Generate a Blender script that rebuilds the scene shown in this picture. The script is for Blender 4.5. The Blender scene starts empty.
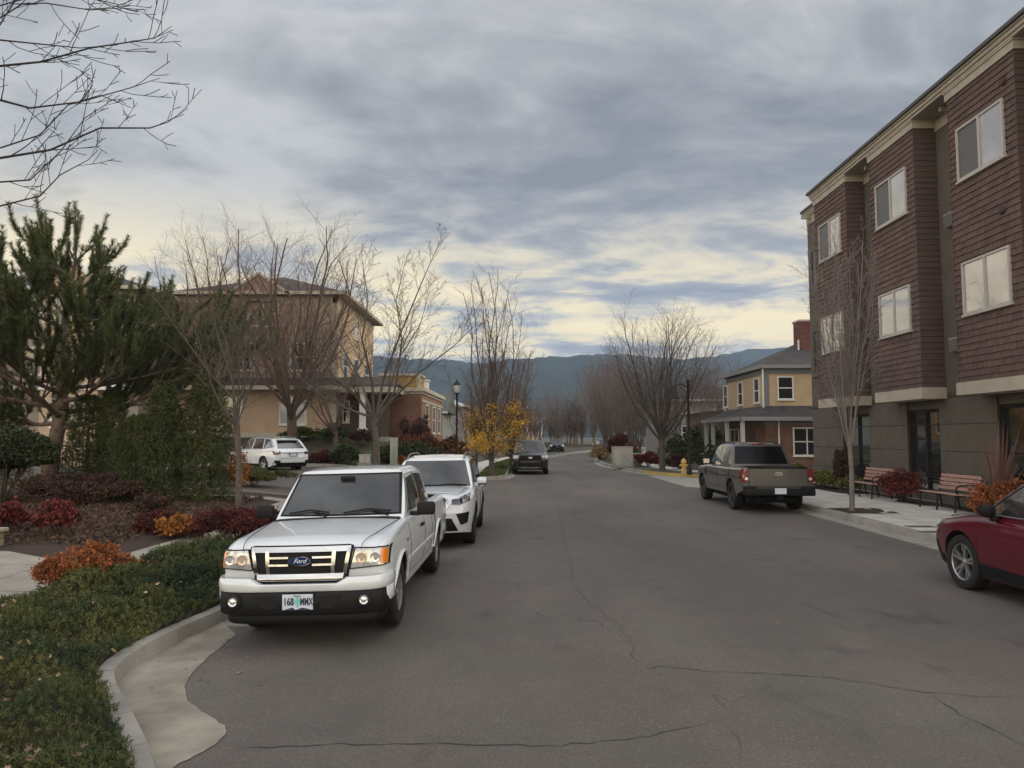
import bpy, bmesh, math, random
import numpy as np
from mathutils import Vector, Matrix, Euler
R = math.radians
sc = bpy.context.scene
COL = sc.collection
random.seed(7); rng = np.random.default_rng(7)

# ------------------------------------------------------------ camera
CAMH = 2.05; FPX = 740.0; PITCH = math.atan(52/740)
cd = bpy.data.cameras.new('camera'); cam = bpy.data.objects.new('camera', cd); COL.objects.link(cam)
cam.location = (0, 0, CAMH); cam.rotation_euler = (math.pi/2 + PITCH, 0, 0)
cd.sensor_width = 36; cd.lens = 36*FPX/1024; cd.clip_start = 0.05; cd.clip_end = 20000
sc.camera = cam

# ------------------------------------------------------------ world, sun, exposure
w = bpy.data.worlds.new('World'); sc.world = w; w.use_nodes = True
def build_world():
    nt = w.node_tree; nt.nodes.clear(); N = nt.nodes.new; L = nt.links.new
    out = N('ShaderNodeOutputWorld')
    sky = N('ShaderNodeTexSky'); sky.sky_type = 'NISHITA'; sky.sun_disc = False
    sky.sun_elevation = R(24); sky.sun_rotation = R(58)
    b1 = N('ShaderNodeBackground'); b1.inputs[1].default_value = 0.11
    L(sky.outputs[0], b1.inputs[0])
    geo = N('ShaderNodeTexCoord')
    sep = N('ShaderNodeSeparateXYZ'); L(geo.outputs['Generated'], sep.inputs[0])
    def M(op, a, b=None, c=None, clamp=False):
        n = N('ShaderNodeMath'); n.operation = op; n.use_clamp = clamp
        for i, v in enumerate((a, b, c)):
            if v is None: continue
            if isinstance(v, (int, float)): n.inputs[i].default_value = v
            else: L(v, n.inputs[i])
        return n.outputs[0]
    X, Y, Z = sep.outputs
    zc = M('ADD', M('MAXIMUM', Z, 0.0), 0.10)
    px = M('DIVIDE', X, zc); py = M('DIVIDE', Y, zc)
    cb = N('ShaderNodeCombineXYZ'); L(px, cb.inputs[0]); L(py, cb.inputs[1])
    def noise(scale, det, rough, loc, dist=0.0, sx=1, sy=1):
        mp = N('ShaderNodeMapping'); mp.inputs['Location'].default_value = loc
        mp.inputs['Scale'].default_value = (sx, sy, 1)
        L(cb.outputs[0], mp.inputs[0])
        n = N('ShaderNodeTexNoise'); n.inputs['Scale'].default_value = scale
        n.inputs['Detail'].default_value = det; n.inputs['Roughness'].default_value = rough
        n.inputs['Distortion'].default_value = dist
        L(mp.outputs[0], n.inputs['Vector']); return n.outputs[0]
    n1 = noise(0.62, 9, 0.55, (8.8, 21.5, 0.0), 0.5, 0.8, 1.0)
    n2 = noise(1.7, 9, 0.56, (17.7, 3.4, 1.0), 0.7, 0.85, 1.0)
    n3 = noise(4.5, 7, 0.55, (1.3, 5.2, 2.0), 0.3, 0.7, 1.0)
    bl = N('ShaderNodeMapRange'); bl.interpolation_type = 'SMOOTHSTEP'; L(Z, bl.inputs[0])
    bl.inputs[1].default_value = 0.30; bl.inputs[2].default_value = 0.15; bl.inputs[3].default_value = -0.004; bl.inputs[4].default_value = 0.052
    c = M('ADD', M('ADD', M('ADD', M('MULTIPLY', n1, 0.50), M('MULTIPLY', n2, 0.34)), M('MULTIPLY', n3, 0.16)), bl.outputs[0])
    c = M('ADD', M('MULTIPLY', M('SUBTRACT', c, .5), 1.22), .5)
    def ramp(fac, els):
        r = N('ShaderNodeValToRGB'); cr = r.color_ramp
        cr.elements[0].position = els[0][0]; cr.elements[0].color = (*els[0][1], 1)
        cr.elements[1].position = els[1][0]; cr.elements[1].color = (*els[1][1], 1)
        for p, col in els[2:]:
            e = cr.elements.new(p); e.color = (*col, 1)
        L(fac, r.inputs[0]); return r.outputs[0]
    high = ramp(c, [(0.44, (.26, .285, .335)), (0.50, (.345, .37, .415)), (0.55, (.46, .48, .51)), (0.60, (.58, .60, .62))])
    low = ramp(c, [(0.42, (.30, .355, .44)), (0.485, (.43, .46, .50)), (0.515, (.64, .63, .585)), (0.545, (.92, .82, .60)), (0.60, (1.12, .96, .62))])
    elev = N('ShaderNodeMapRange'); elev.interpolation_type = 'SMOOTHSTEP'
    L(Z, elev.inputs[0]); elev.inputs[1].default_value = 0.34; elev.inputs[2].default_value = 0.16
    mx = N('ShaderNodeMix'); mx.data_type = 'RGBA'
    L(elev.outputs[0], mx.inputs[0]); L(high, mx.inputs[6]); L(low, mx.inputs[7])
    # added fill: sky boosted and warmed away from the camera axis, outside the view
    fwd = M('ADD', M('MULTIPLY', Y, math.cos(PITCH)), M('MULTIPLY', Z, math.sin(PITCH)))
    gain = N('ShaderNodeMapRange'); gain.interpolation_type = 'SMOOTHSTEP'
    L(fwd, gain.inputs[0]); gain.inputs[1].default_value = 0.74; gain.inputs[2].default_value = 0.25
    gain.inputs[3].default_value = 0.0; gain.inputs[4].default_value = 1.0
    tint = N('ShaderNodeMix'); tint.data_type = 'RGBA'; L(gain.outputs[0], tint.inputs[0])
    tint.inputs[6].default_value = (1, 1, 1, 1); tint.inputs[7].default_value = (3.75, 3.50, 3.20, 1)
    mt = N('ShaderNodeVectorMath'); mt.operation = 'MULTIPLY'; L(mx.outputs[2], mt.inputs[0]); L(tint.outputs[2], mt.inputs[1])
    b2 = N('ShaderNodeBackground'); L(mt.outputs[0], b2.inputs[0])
    gap = N('ShaderNodeMapRange'); L(n2, gap.inputs[0])
    gap.inputs[1].default_value = 0.60; gap.inputs[2].default_value = 0.70
    gap.inputs[3].default_value = 0.0; gap.inputs[4].default_value = 0.35
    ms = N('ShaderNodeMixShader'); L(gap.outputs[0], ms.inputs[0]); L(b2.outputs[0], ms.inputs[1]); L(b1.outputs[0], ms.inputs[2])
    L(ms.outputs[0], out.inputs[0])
build_world()
sd = bpy.data.lights.new('sun', 'SUN'); sun = bpy.data.objects.new('sun', sd); COL.objects.link(sun)
sd.energy = 0.8; sd.angle = R(25); sd.color = (1.0, 0.93, 0.82)
# sun from ahead and to the right, low behind cloud
sun.rotation_euler = Vector((-math.sin(R(58))*math.cos(R(24)), -math.cos(R(58))*math.cos(R(24)), -math.sin(R(24)))).to_track_quat('-Z', 'Y').to_euler()
vs = sc.view_settings; vs.view_transform = 'Standard'; vs.look = 'None'; vs.exposure = 0.0; vs.gamma = 1.0; vs.use_curve_mapping = False
sc.render.film_transparent = False
cy = sc.cycles; cy.max_bounces = 6; cy.volume_bounces = 0; cy.transparent_max_bounces = 6

# ------------------------------------------------------------ pixel helpers (turn a photo pixel into a point of the place)
def ray(px, py):
    v = 384 - py
    return (px-512, FPX*math.cos(PITCH)-v*math.sin(PITCH), FPX*math.sin(PITCH)+v*math.cos(PITCH))
def ground(px, py, z=0.0):
    r = ray(px, py); t = (z-CAMH)/r[2]; return Vector((r[0]*t, r[1]*t, z))
def at(px, py, Y):
    r = ray(px, py); t = Y/r[1]; return Vector((r[0]*t, Y, CAMH+r[2]*t))

# ------------------------------------------------------------ materials
MATS = {}
def mat(name, col, rough=0.8, var=0.0, vscale=5.0, bump=0.0, bscale=40.0, metal=0.0, coat=0.0, spec=0.5, island=None, emit=0.0, col2=None, detail=6, ior=None, vr=None, ivar=(1.6, (.75, .75, .8), (1.3, 1.25, 1.15))):
    """procedural principled material; var/col2 = noise mottling, island = ramp over random per island"""
    if name in MATS: return MATS[name]
    m = bpy.data.materials.new(name); m.use_nodes = True; nt = m.node_tree; N = nt.nodes.new; L = nt.links.new
    b = nt.nodes['Principled BSDF']
    b.inputs['Roughness'].default_value = rough; b.inputs['Metallic'].default_value = metal
    b.inputs['Specular IOR Level'].default_value = spec
    if ior: b.inputs['IOR'].default_value = ior
    b.inputs['Coat Weight'].default_value = coat; b.inputs['Coat Roughness'].default_value = 0.04
    tc = N('ShaderNodeTexCoord')
    fol = None
    if island:
        g = N('ShaderNodeNewGeometry'); r = N('ShaderNodeValToRGB'); cr = r.color_ramp
        k = len(island)
        cr.elements[0].color = (*island[0], 1); cr.elements[0].position = 0
        cr.elements[1].color = (*island[-1], 1); cr.elements[1].position = 1
        for i in range(1, k-1):
            e = cr.elements.new(i/(k-1)); e.color = (*island[i], 1)
        L(g.outputs['Random Per Island'], r.inputs[0])
        n = N('ShaderNodeTexNoise'); n.inputs['Scale'].default_value = ivar[0]; n.inputs['Detail'].default_value = 4; L(tc.outputs['Object'], n.inputs['Vector'])
        q = N('ShaderNodeMapRange'); L(n.outputs[0], q.inputs[0]); q.inputs[1].default_value = .36; q.inputs[2].default_value = .64
        pm = N('ShaderNodeMix'); pm.data_type = 'RGBA'; L(q.outputs[0], pm.inputs[0]); pm.inputs[6].default_value = (*ivar[1], 1); pm.inputs[7].default_value = (*ivar[2], 1)
        ml = N('ShaderNodeVectorMath'); ml.operation = 'MULTIPLY'; L(r.outputs[0], ml.inputs[0]); L(pm.outputs[2], ml.inputs[1]); L(ml.outputs[0], b.inputs['Base Color'])
    elif var > 0 or col2:
        n = N('ShaderNodeTexNoise'); n.inputs['Scale'].default_value = vscale; n.inputs['Detail'].default_value = detail
        n.inputs['Roughness'].default_value = 0.6
        L(tc.outputs['Object'], n.inputs['Vector'])
        mr = N('ShaderNodeMapRange'); L(n.outputs[0], mr.inputs[0]); mr.inputs[1].default_value = 0.32; mr.inputs[2].default_value = 0.68
        mx = N('ShaderNodeMix'); mx.data_type = 'RGBA'; L(mr.outputs[0], mx.inputs[0])
        c1 = tuple(c*(1-var) for c in col); c2 = col2 or tuple(min(1, c*(1+var)) for c in col)
        mx.inputs[6].default_value = (*c1, 1); mx.inputs[7].default_value = (*c2, 1)
        L(mx.outputs[2], b.inputs['Base Color'])
    else:
        b.inputs['Base Color'].default_value = (*col, 1)
    if vr:
        n3 = N('ShaderNodeTexNoise'); n3.inputs['Scale'].default_value = vr[0]; n3.inputs['Detail'].default_value = 5
        L(tc.outputs['Object'], n3.inputs['Vector'])
        m3 = N('ShaderNodeMapRange'); L(n3.outputs[0], m3.inputs[0]); m3.inputs[1].default_value = .35; m3.inputs[2].default_value = .65
        m3.inputs[3].default_value = vr[1]; m3.inputs[4].default_value = vr[2]; L(m3.outputs[0], b.inputs['Roughness'])
    if bump > 0:
        n2 = N('ShaderNodeTexNoise'); n2.inputs['Scale'].default_value = bscale; n2.inputs['Detail'].default_value = 5
        L(tc.outputs['Object'], n2.inputs['Vector'])
        bp = N('ShaderNodeBump'); bp.inputs['Strength'].default_value = bump; bp.inputs['Distance'].default_value = 0.02
        L(n2.outputs[0], bp.inputs['Height']); L(bp.outputs[0], b.inputs['Normal'])
    if emit: b.inputs['Emission Color'].default_value = (*col, 1); b.inputs['Emission Strength'].default_value = emit
    MATS[name] = m; return m
def brickmat(name, c1, c2, mortar, bw=0.21, bh=0.075, ms=0.010, bump=0.5, rough=0.85, off=0.5, bias=0.0, blotch=0.25, bsc=1.2):
    if name in MATS: return MATS[name]
    m = bpy.data.materials.new(name); m.use_nodes = True; nt = m.node_tree; N = nt.nodes.new; L = nt.links.new
    b = nt.nodes['Principled BSDF']; b.inputs['Roughness'].default_value = rough
    tc = N('ShaderNodeTexCoord'); s = N('ShaderNodeSeparateXYZ'); L(tc.outputs['Object'], s.inputs[0])
    a = N('ShaderNodeMath'); a.operation = 'ADD'; L(s.outputs[0], a.inputs[0]); L(s.outputs[1], a.inputs[1])
    c = N('ShaderNodeCombineXYZ'); L(a.outputs[0], c.inputs[0]); L(s.outputs[2], c.inputs[1])
    br = N('ShaderNodeTexBrick'); L(c.outputs[0], br.inputs['Vector']); br.offset = off
    br.inputs['Scale'].default_value = 1; br.inputs['Brick Width'].default_value = bw; br.inputs['Row Height'].default_value = bh
    br.inputs['Mortar Size'].default_value = ms; br.inputs['Mortar Smooth'].default_value = 0.2; br.inputs['Bias'].default_value = bias
    br.inputs['Color1'].default_value = (*c1, 1); br.inputs['Color2'].default_value = (*c2, 1); br.inputs['Mortar'].default_value = (*mortar, 1)
    n = N('ShaderNodeTexNoise'); n.inputs['Scale'].default_value = bsc; n.inputs['Detail'].default_value = 8; n.inputs['Roughness'].default_value = .7
    L(tc.outputs['Object'], n.inputs['Vector'])
    mr = N('ShaderNodeMapRange'); L(n.outputs[0], mr.inputs[0]); mr.inputs[1].default_value = .3; mr.inputs[2].default_value = .7
    mr.inputs[3].default_value = 1-blotch; mr.inputs[4].default_value = 1+blotch
    mx = N('ShaderNodeVectorMath'); mx.operation = 'SCALE'; L(br.outputs[0], mx.inputs[0]); L(mr.outputs[0], mx.inputs['Scale'])
    L(mx.outputs[0], b.inputs['Base Color'])
    bp = N('ShaderNodeBump'); bp.inputs['Strength'].default_value = bump; bp.inputs['Distance'].default_value = 0.01; bp.invert = True
    L(br.outputs['Fac'], bp.inputs['Height']); L(bp.outputs[0], b.inputs['Normal'])
    MATS[name] = m; return m

# ------------------------------------------------------------ object helpers
def shade(me, ang=35):
    bm = bmesh.new(); bm.from_mesh(me)
    bmesh.ops.recalc_face_normals(bm, faces=bm.faces)
    for f in bm.faces: f.smooth = True
    for e in bm.edges:
        if len(e.link_faces) == 2:
            try: e.smooth = e.calc_face_angle() < math.radians(ang)
            except ValueError: pass
    bm.to_mesh(me); bm.free()
def obj(name, me, m, parent=None, smooth=None):
    o = bpy.data.objects.new(name, me); COL.objects.link(o)
    if m is not None:
        for k in (m if isinstance(m, (list, tuple)) else [m]): me.materials.append(k)
    if parent is not None: o.parent = parent
    if smooth: shade(me, smooth)
    return o
def tag(o, label=None, cat=None, group=None, kind=None):
    if label: o['label'] = label
    if cat: o['category'] = cat
    if group: o['group'] = group
    if kind: o['kind'] = kind
    return o
def thing(name, label, cat, loc=(0, 0, 0), rz=0, group=None):
    o = bpy.data.objects.new(name, None); COL.objects.link(o); o.empty_display_size = .2
    o.location = loc; o.rotation_euler = (0, 0, rz); return tag(o, label, cat, group)
def kids(o): return [c for c in bpy.data.objects if c.parent is o]
def dup(root, loc=None, rz=None, scale=None, label=None, group=None):
    table = {}
    for c in bpy.data.objects:
        if c.parent: table.setdefault(c.parent.name, []).append(c)
    def rec(o, par):
        c = o.copy(); COL.objects.link(c); c.parent = par
        for ch in table.get(o.name, []): rec(ch, c)
        return c
    r = rec(root, None)
    if loc is not None: r.location = loc
    if rz is not None: r.rotation_euler = (0, 0, rz)
    if scale is not None: r.scale = scale if isinstance(scale, (tuple, list)) else (scale,)*3
    if label: r['label'] = label
    if group: r['group'] = group
    return r

class MB:
    """collects boxes, tubes, loops into ONE mesh"""
    def __init__(s): s.v = []; s.f = []; s.mi = []; s.cur = 0
    def add(s, vs, fs):
        o = len(s.v); s.v += [tuple(v) for v in vs]; s.f += [tuple(i+o for i in f) for f in fs]; s.mi += [s.cur]*len(fs); return s
    def box(s, x0, x1, y0, y1, z0, z1, bev=0.0):
        if bev <= 0:
            vs = [(x, y, z) for z in (z0, z1) for y in (y0, y1) for x in (x0, x1)]
            return s.add(vs, [(0, 2, 3, 1), (4, 5, 7, 6), (0, 1, 5, 4), (2, 6, 7, 3), (0, 4, 6, 2), (1, 3, 7, 5)])
        bm = bmesh.new(); bmesh.ops.create_cube(bm, size=1)
        for v in bm.verts:
            v.co = Vector(((x0+x1)/2+v.co.x*(x1-x0), (y0+y1)/2+v.co.y*(y1-y0), (z0+z1)/2+v.co.z*(z1-z0)))
        bmesh.ops.bevel(bm, geom=bm.edges[:], offset=min(bev, .45*min(abs(x1-x0), abs(y1-y0), abs(z1-z0))), segments=2, affect='EDGES', profile=.5)
        s.bm(bm); return s
    def bm(s, b):
        b.verts.ensure_lookup_table(); b.verts.index_update()
        s.add([v.co[:] for v in b.verts], [[v.index for v in f.verts] for f in b.faces]); b.free()
    def tube(s, pts, rad, n=8, caps=True):
        pts = [Vector(p) for p in pts]
        if not isinstance(rad, (list, tuple)): rad = [rad]*len(pts)
        vs = []; fs = []; pu = None
        for i, p in enumerate(pts):
            t = (pts[min(i+1, len(pts)-1)]-pts[max(i-1, 0)]).normalized()
            u = pu if pu is not None else (Vector((0, 0, 1)) if abs(t.z) < .9 else Vector((1, 0, 0)))
            a = (u - t*u.dot(t)); a = a.normalized() if a.length > 1e-5 else t.orthogonal().normalized(); b = t.cross(a); pu = a
            for k in range(n):
                q = 2*math.pi*k/n; vs.append(p+a*(math.cos(q)*rad[i])+b*(math.sin(q)*rad[i]))
        for i in range(len(pts)-1):
            for k in range(n):
                fs.append((i*n+k, i*n+(k+1) % n, (i+1)*n+(k+1) % n, (i+1)*n+k))
        if caps: fs += [tuple(range(n-1, -1, -1)), tuple(range((len(pts)-1)*n, len(pts)*n))]
        return s.add(vs, fs)
    def lathe(s, prof, n=24, axis='Z', c=(0, 0, 0), closed=False):
        """prof = [(r, h)]"""
        vs = []; fs = []; m = len(prof)
        for r, h in prof:
            for k in range(n):
                q = 2*math.pi*k/n; a, b = r*math.cos(q), r*math.sin(q)
                p = {'Z': (a, b, h), 'X': (h, a, b), 'Y': (b, h, a)}[axis]
                vs.append((p[0]+c[0], p[1]+c[1], p[2]+c[2]))
        for i in range(m if closed else m-1):
            j = (i+1) % m
            for k in range(n): fs.append((i*n+k, i*n+(k+1) % n, j*n+(k+1) % n, j*n+k))
        if not closed:
            if prof[0][0] > 1e-6: fs.append(tuple(range(n-1, -1, -1)))
            if prof[-1][0] > 1e-6: fs.append(tuple(range((m-1)*n, m*n)))
        return s.add(vs, fs)
    def prism(s, poly, z0, z1, axis='Z'):
        """poly in the plane across the axis; Z:(x,y)  X:(y,z)  Y:(x,z)"""
        n = len(poly); vs = []
        for h in (z0, z1):
            for a, b in poly: vs.append({'Z': (a, b, h), 'X': (h, a, b), 'Y': (a, h, b)}[axis])
        return s.add(vs, [tuple(range(n-1, -1, -1)), tuple(range(n, 2*n))]+[(k, (k+1) % n, n+(k+1) % n, n+k) for k in range(n)])
    def mesh(s, name='m'):
        me = bpy.data.meshes.new(name); me.from_pydata(s.v, [], s.f); me.update()
        if any(s.mi): me.polygons.foreach_set('material_index', s.mi)
        return me
    def build(s, name, m, parent=None, smooth=None):
        me = s.mesh(name); o = obj(name, me, m, parent)
        if smooth: shade(me, smooth)
        else:
            bm = bmesh.new(); bm.from_mesh(me); bmesh.ops.recalc_face_normals(bm, faces=bm.faces); bm.to_mesh(me); bm.free()
        return o
def npmesh(name, V, F, smooth=False):
    """fast mesh from numpy; all faces with the same corner count"""
    me = bpy.data.meshes.new(name); nf, k = F.shape
    me.vertices.add(len(V)); me.vertices.foreach_set('co', V.astype(np.float32).ravel())
    me.loops.add(nf*k); me.loops.foreach_set('vertex_index', F.astype(np.int32).ravel())
    me.polygons.add(nf); me.polygons.foreach_set('loop_start', (np.arange(nf)*k).astype(np.int32))
    if smooth: me.polygons.foreach_set('use_smooth', np.ones(nf, bool))
    me.update(calc_edges=True); me.validate(); return me
def rotmats(n, up=None, tilt=1.0):
    """random orientation frames; if up (n,3) given z axis = up"""
    if up is None: z = rng.normal(size=(n, 3))
    else: z = up + rng.normal(size=(n, 3))*tilt
    z /= np.linalg.norm(z, axis=1, keepdims=True)+1e-9
    a = rng.normal(size=(n, 3)); x = a-(a*z).sum(1, keepdims=True)*z; x /= np.linalg.norm(x, axis=1, keepdims=True)+1e-9
    y = np.cross(z, x); return np.stack([x, y, z], axis=2)
def scatter(P, M3, S, tv, tf):
    """copies of a template (tv,tf) at P with frames M3 and scales S -> V,F"""
    n = len(P); k = len(tv)
    V = np.einsum('nij,kj->nki', M3, tv)*S[:, None, None]+P[:, None, :]
    F = (tf[None]+(np.arange(n)*k)[:, None, None]).reshape(-1, tf.shape[1]); return V.reshape(-1, 3), F
LEAF_V = np.array([(0, 0, 0), (.5, .08, .5), (0, 0, 1.0), (-.5, .08, .5)], float); LEAF_F = np.array([(0, 1, 2, 3)])
def sprig(k=6, wid=.16, seed=1, droop=.5):
    """one small twig of k blades leaving a stem along +z"""
    r = random.Random(seed); v = []; f = []
    for i in range(k):
        h = i/k*.8; a = i*2.4+r.random(); l = .55*(1-h*.5)
        d = Vector((math.cos(a), math.sin(a), droop)).normalized(); s = d.cross(Vector((0, 0, 1))).normalized()*wid
        b = Vector((0, 0, h)); o = len(v)
        v += [b, b+d*l*.5+s, b+d*l, b+d*l*.5-s]; f.append((o, o+1, o+2, o+3))
    return np.array([tuple(x) for x in v]), np.array(f)
def ss(a, b, x):
    t = min(1, max(0, (x-a)/(b-a))); return t*t*(3-2*t)
# ------------------------------------------------------------ vehicles
PAINT_W = mat('white_car_paint', (.64, .665, .69), .26, coat=.8, var=.015, vscale=3)
PAINT_W2 = mat('white_pearl_paint', (.63, .655, .68), .25, coat=1.0, var=.01, vscale=3)
PAINT_G = mat('grey_green_car_paint', (.066, .061, .053), .32, coat=1.0, metal=.15, var=.03, vscale=4)
PAINT_R = mat('dark_red_car_paint', (.085, .003, .011), .3, spec=.3, coat=.7, metal=.0, var=.04, vscale=4)
PAINT_K = mat('black_car_paint', (.012, .013, .015), .2, coat=1.0)
GLASS = mat('car_glass', (.018, .022, .024), .04, spec=.9, coat=1.0, ior=1.55)
GLASS_P = mat('privacy_glass', (.006, .007, .008), .12, spec=.25)
GLASS_L = mat('windscreen_glass', (.014, .016, .017), .05, spec=.5, coat=.25, ior=1.5, col2=(.055, .060, .062), vscale=1.3, detail=2)
BLACKP = mat('black_plastic', (.009, .009, .010), .6, var=.15, vscale=30, bump=.1, bscale=300, spec=.25)
DARK = mat('dark_gap', (.006, .006, .007), .9)
RUBBER = mat('tyre_rubber', (.011, .011, .011), .85, var=.3, vscale=18, bump=.2, bscale=120)
CHROME = mat('chrome', (.50, .50, .51), .16, metal=1.0, vr=(8, .10, .28))
ALLOY = mat('silver_alloy', (.42, .42, .43), .3, metal=.85, vr=(9, .25, .45))
ALLOY_D = mat('dark_alloy', (.12, .12, .125), .35, metal=.8)
LENS = mat('headlamp_lens', (.62, .63, .63), .10, metal=.35, coat=1.0, col2=(.33, .33, .33), vscale=14, detail=2)
LENS_D = mat('dark_lens', (.05, .045, .06), .1, coat=1.0, metal=.4)
REFL = mat('lamp_reflector', (.72, .73, .75), .22, metal=.7)
WARM = mat('peach_reflector', (.60, .47, .38), .25, metal=.4)
AMBER = mat('amber_lens', (.75, .22, .02), .2, coat=1.0)
REDL = mat('red_lens', (.15, .008, .012), .15, coat=1.0)
PLATE = mat('plate_white', (.55, .60, .68), .4, var=.06, vscale=10)
PLATE_D = mat('plate_navy', (.015, .02, .06), .5)
PLATE_G = mat('plate_green', (.16, .50, .42), .5)
BADGE_B = mat('badge_blue', (.012, .03, .12), .2, coat=1.0)
GREYM = mat('grey_trim', (.18, .18, .18), .5)

def interp(tab, x):
    if x <= tab[0][0]: return tab[0][1]
    for (a, p), (b, q) in zip(tab, tab[1:]):
        if x <= b:
            t = (x-a)/(b-a) if b > a else 1; return p+(q-p)*t
    return tab[-1][1]
def smooth_tab(tab, n=160, k=2):
    """sampled and lightly rounded version of a polyline table"""
    x0, x1 = tab[0][0], tab[-1][0]; xs = [x0+(x1-x0)*i/n for i in range(n+1)]; ys = [interp(tab, x) for x in xs]
    for _ in range(k):
        ys = [ys[0]]+[(ys[i-1]+2*ys[i]+ys[i+1])/4 for i in range(1, n)]+[ys[-1]]
    return list(zip(xs, ys))
class Car:
    """body as functions: s = metres behind the nose, x across, z up. Nose looks along -Y of the thing."""
    def __init__(c, name, label, cat, **k):
        c.__dict__.update(dict(L=4.8, hw=.9, rf=.45, ef=.20, rr=.35, er=.14, crown=.03, sr=.07, side=[(0, .05), (.4, .0), (2, .0)],
                               Ff=[(0, 0)], Rf=[(0, 0)], cf=.12, cr=.06, gcurve=.16, rcurve=.06, g_in=.05, g_lean=.28, g_sr=.10, g_crown=.03, group=None), **k)
        c.root = thing(name, label, cat, group=c.group)
        c.sidetab = c.__dict__.pop('side'); c.top = smooth_tab(c.top); c.roof = smooth_tab(c.roof, k=4)
    # --- lower body
    def zt(c, s, x=0): return interp(c.top, s)-c.crown*(x/c.hw)**2
    def hwid(c, s, z, rounded=True):
        w = c.hw-interp(c.sidetab, z)
        if s < c.rf: w -= c.ef*(1-math.sqrt(max(0, 1-(1-max(s, 0)/c.rf)**2)))
        e = c.L-s
        if e < c.rr: w -= c.er*(1-math.sqrt(max(0, 1-(1-max(e, 0)/c.rr)**2)))
        if rounded:
            d = interp(c.top, s)-c.crown-z
            if d < c.sr: w -= c.sr-math.sqrt(max(0, c.sr**2-(c.sr-max(d, 0))**2))
        return w
    def nose(c, x, z): return interp(c.Ff, z)+c.cf*abs(x/c.hw)**2.4
    def tail(c, x, z): return c.L-interp(c.Rf, z)-c.cr*abs(x/c.hw)**2.4
    def P(c, x, s, z): return Vector((x, s-c.L/2, z))
    def hsurf(c, s, z):
        s0 = s
        for _ in range(6):
            x = c.hwid(max(0, min(c.L, s0)), z); n = c.nose(x, z); t = c.tail(x, z); s0 = (s-n)/(t-n)*c.L
        return c.hwid(max(0, min(c.L, s0)), z)
    def endpt(c, x, z, rear=False):
        lim = c.hwid(c.L if rear else 0, z); n = c.nose(x, z); t = c.tail(x, z)
        if abs(x) <= lim: return t if rear else n
        a, b = 0.0, (c.rr if rear else c.rf)
        for _ in range(14):
            m = (a+b)/2
            if c.hwid(c.L-m if rear else m, z) < abs(x): a = m
            else: b = m
        q = (c.L-b if rear else b)/c.L
        return n*(1-q)+t*q
    def side(c, sg, off=0.0): return lambda s, z: c.P(sg*(c.hsurf(s, z)+off), s, z)
    def front(c, off=0.0): return lambda x, z: c.P(x*(1+off*.4), c.endpt(x, z)-off, z)
    def back(c, off=0.0): return lambda x, z: c.P(x*(1+off*.4), c.endpt(x, z, True)+off, z)
    def deck(c, off=0.0): return lambda x, s: c.P(x, s, c.zt(s, x)+off)
    def cube(c, fn, nx, ny, nz, tl, ql, rl):
        """closed box grid mapped through fn(t,q,r)"""
        idx = {}; vs = []; fs = []
        def vid(i, j, k):
            if (i, j, k) not in idx: idx[(i, j, k)] = len(vs); vs.append(fn(tl(i/nx), ql(j/ny), rl(k/nz)))
            return idx[(i, j, k)]
        for j in range(ny):
            for k in range(nz):
                for i, fl in ((0, 0), (nx, 1)):
                    q = [vid(i, j, k), vid(i, j+1, k), vid(i, j+1, k+1), vid(i, j, k+1)]; fs.append(q if fl else q[::-1])
        for i in range(nx):
            for k in range(nz):
                for j, fl in ((0, 1), (ny, 0)):
                    q = [vid(i, j, k), vid(i+1, j, k), vid(i+1, j, k+1), vid(i, j, k+1)]; fs.append(q if fl else q[::-1])
        for i in range(nx):
            for j in range(ny):
                for k, fl in ((0, 0), (nz, 1)):
                    q = [vid(i, j, k), vid(i+1, j, k), vid(i+1, j+1, k), vid(i, j+1, k)]; fs.append(q if fl else q[::-1])
        m = MB(); m.add(vs, fs); return m
    def body(c, paint, name='body', bed=None, archmat=None):
        def fn(t, q, r):
            s0 = q*c.L; z = interp(c.bot, s0)+r*(c.zt(s0, t*c.hw*.93)-interp(c.bot, s0))
            x = t*c.hwid(s0, z); y = c.nose(x, z)*(1-q)+c.tail(x, z)*q
            z = interp(c.bot, s0)+r*(c.zt(s0, x)-interp(c.bot, s0)); x = t*c.hwid(s0, min(z, interp(c.top, s0)-c.crown))
            return c.P(x, y, z)
        ease = lambda u: 2*u-1
        tl = lambda u: math.sin((2*u-1)*math.pi/2)*.45+(2*u-1)*.55
        def ql(u):   # clustered at the ends
            return (u+.0)-.115*math.sin(2*math.pi*u)/1.0*.9
        rl = lambda u: 1-(1-u)**1.7
        m = c.cube(fn, 18, 72, 18, tl, ql, rl)
        o = m.build(name, [paint, DARK], c.root)
        me = o.data
        # wheel openings (and the load bed) are cut out
        cut = MB()
        for ws, wr in c.wheels:
            for sg in (-1, 1):
                x0 = c.hw-.30; a, b = (x0, c.hw+.2) if sg > 0 else (-c.hw-.2, -x0)
                prof = []
                n = 26; R_ = wr+c.arch_gap
                poly = [(ws-c.L/2+R_*math.cos(2*math.pi*k/n), wr+.015+R_*math.sin(2*math.pi*k/n)) for k in range(n)]
                # legs go straight down
                cut.prism([(ws-c.L/2+R_, -.3)]+[(ws-c.L/2+R_*math.cos(math.pi*k/20), wr+.015+R_*math.sin(math.pi*k/20)) for k in range(21)]+[(ws-c.L/2-R_, -.3)], a, b, 'X')
        if bed: cut.box(*bed)
        co = cut.build('cutter', DARK)
        md = o.modifiers.new('b', 'BOOLEAN'); md.object = co; md.operation = 'DIFFERENCE'; md.solver = 'EXACT'
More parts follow.
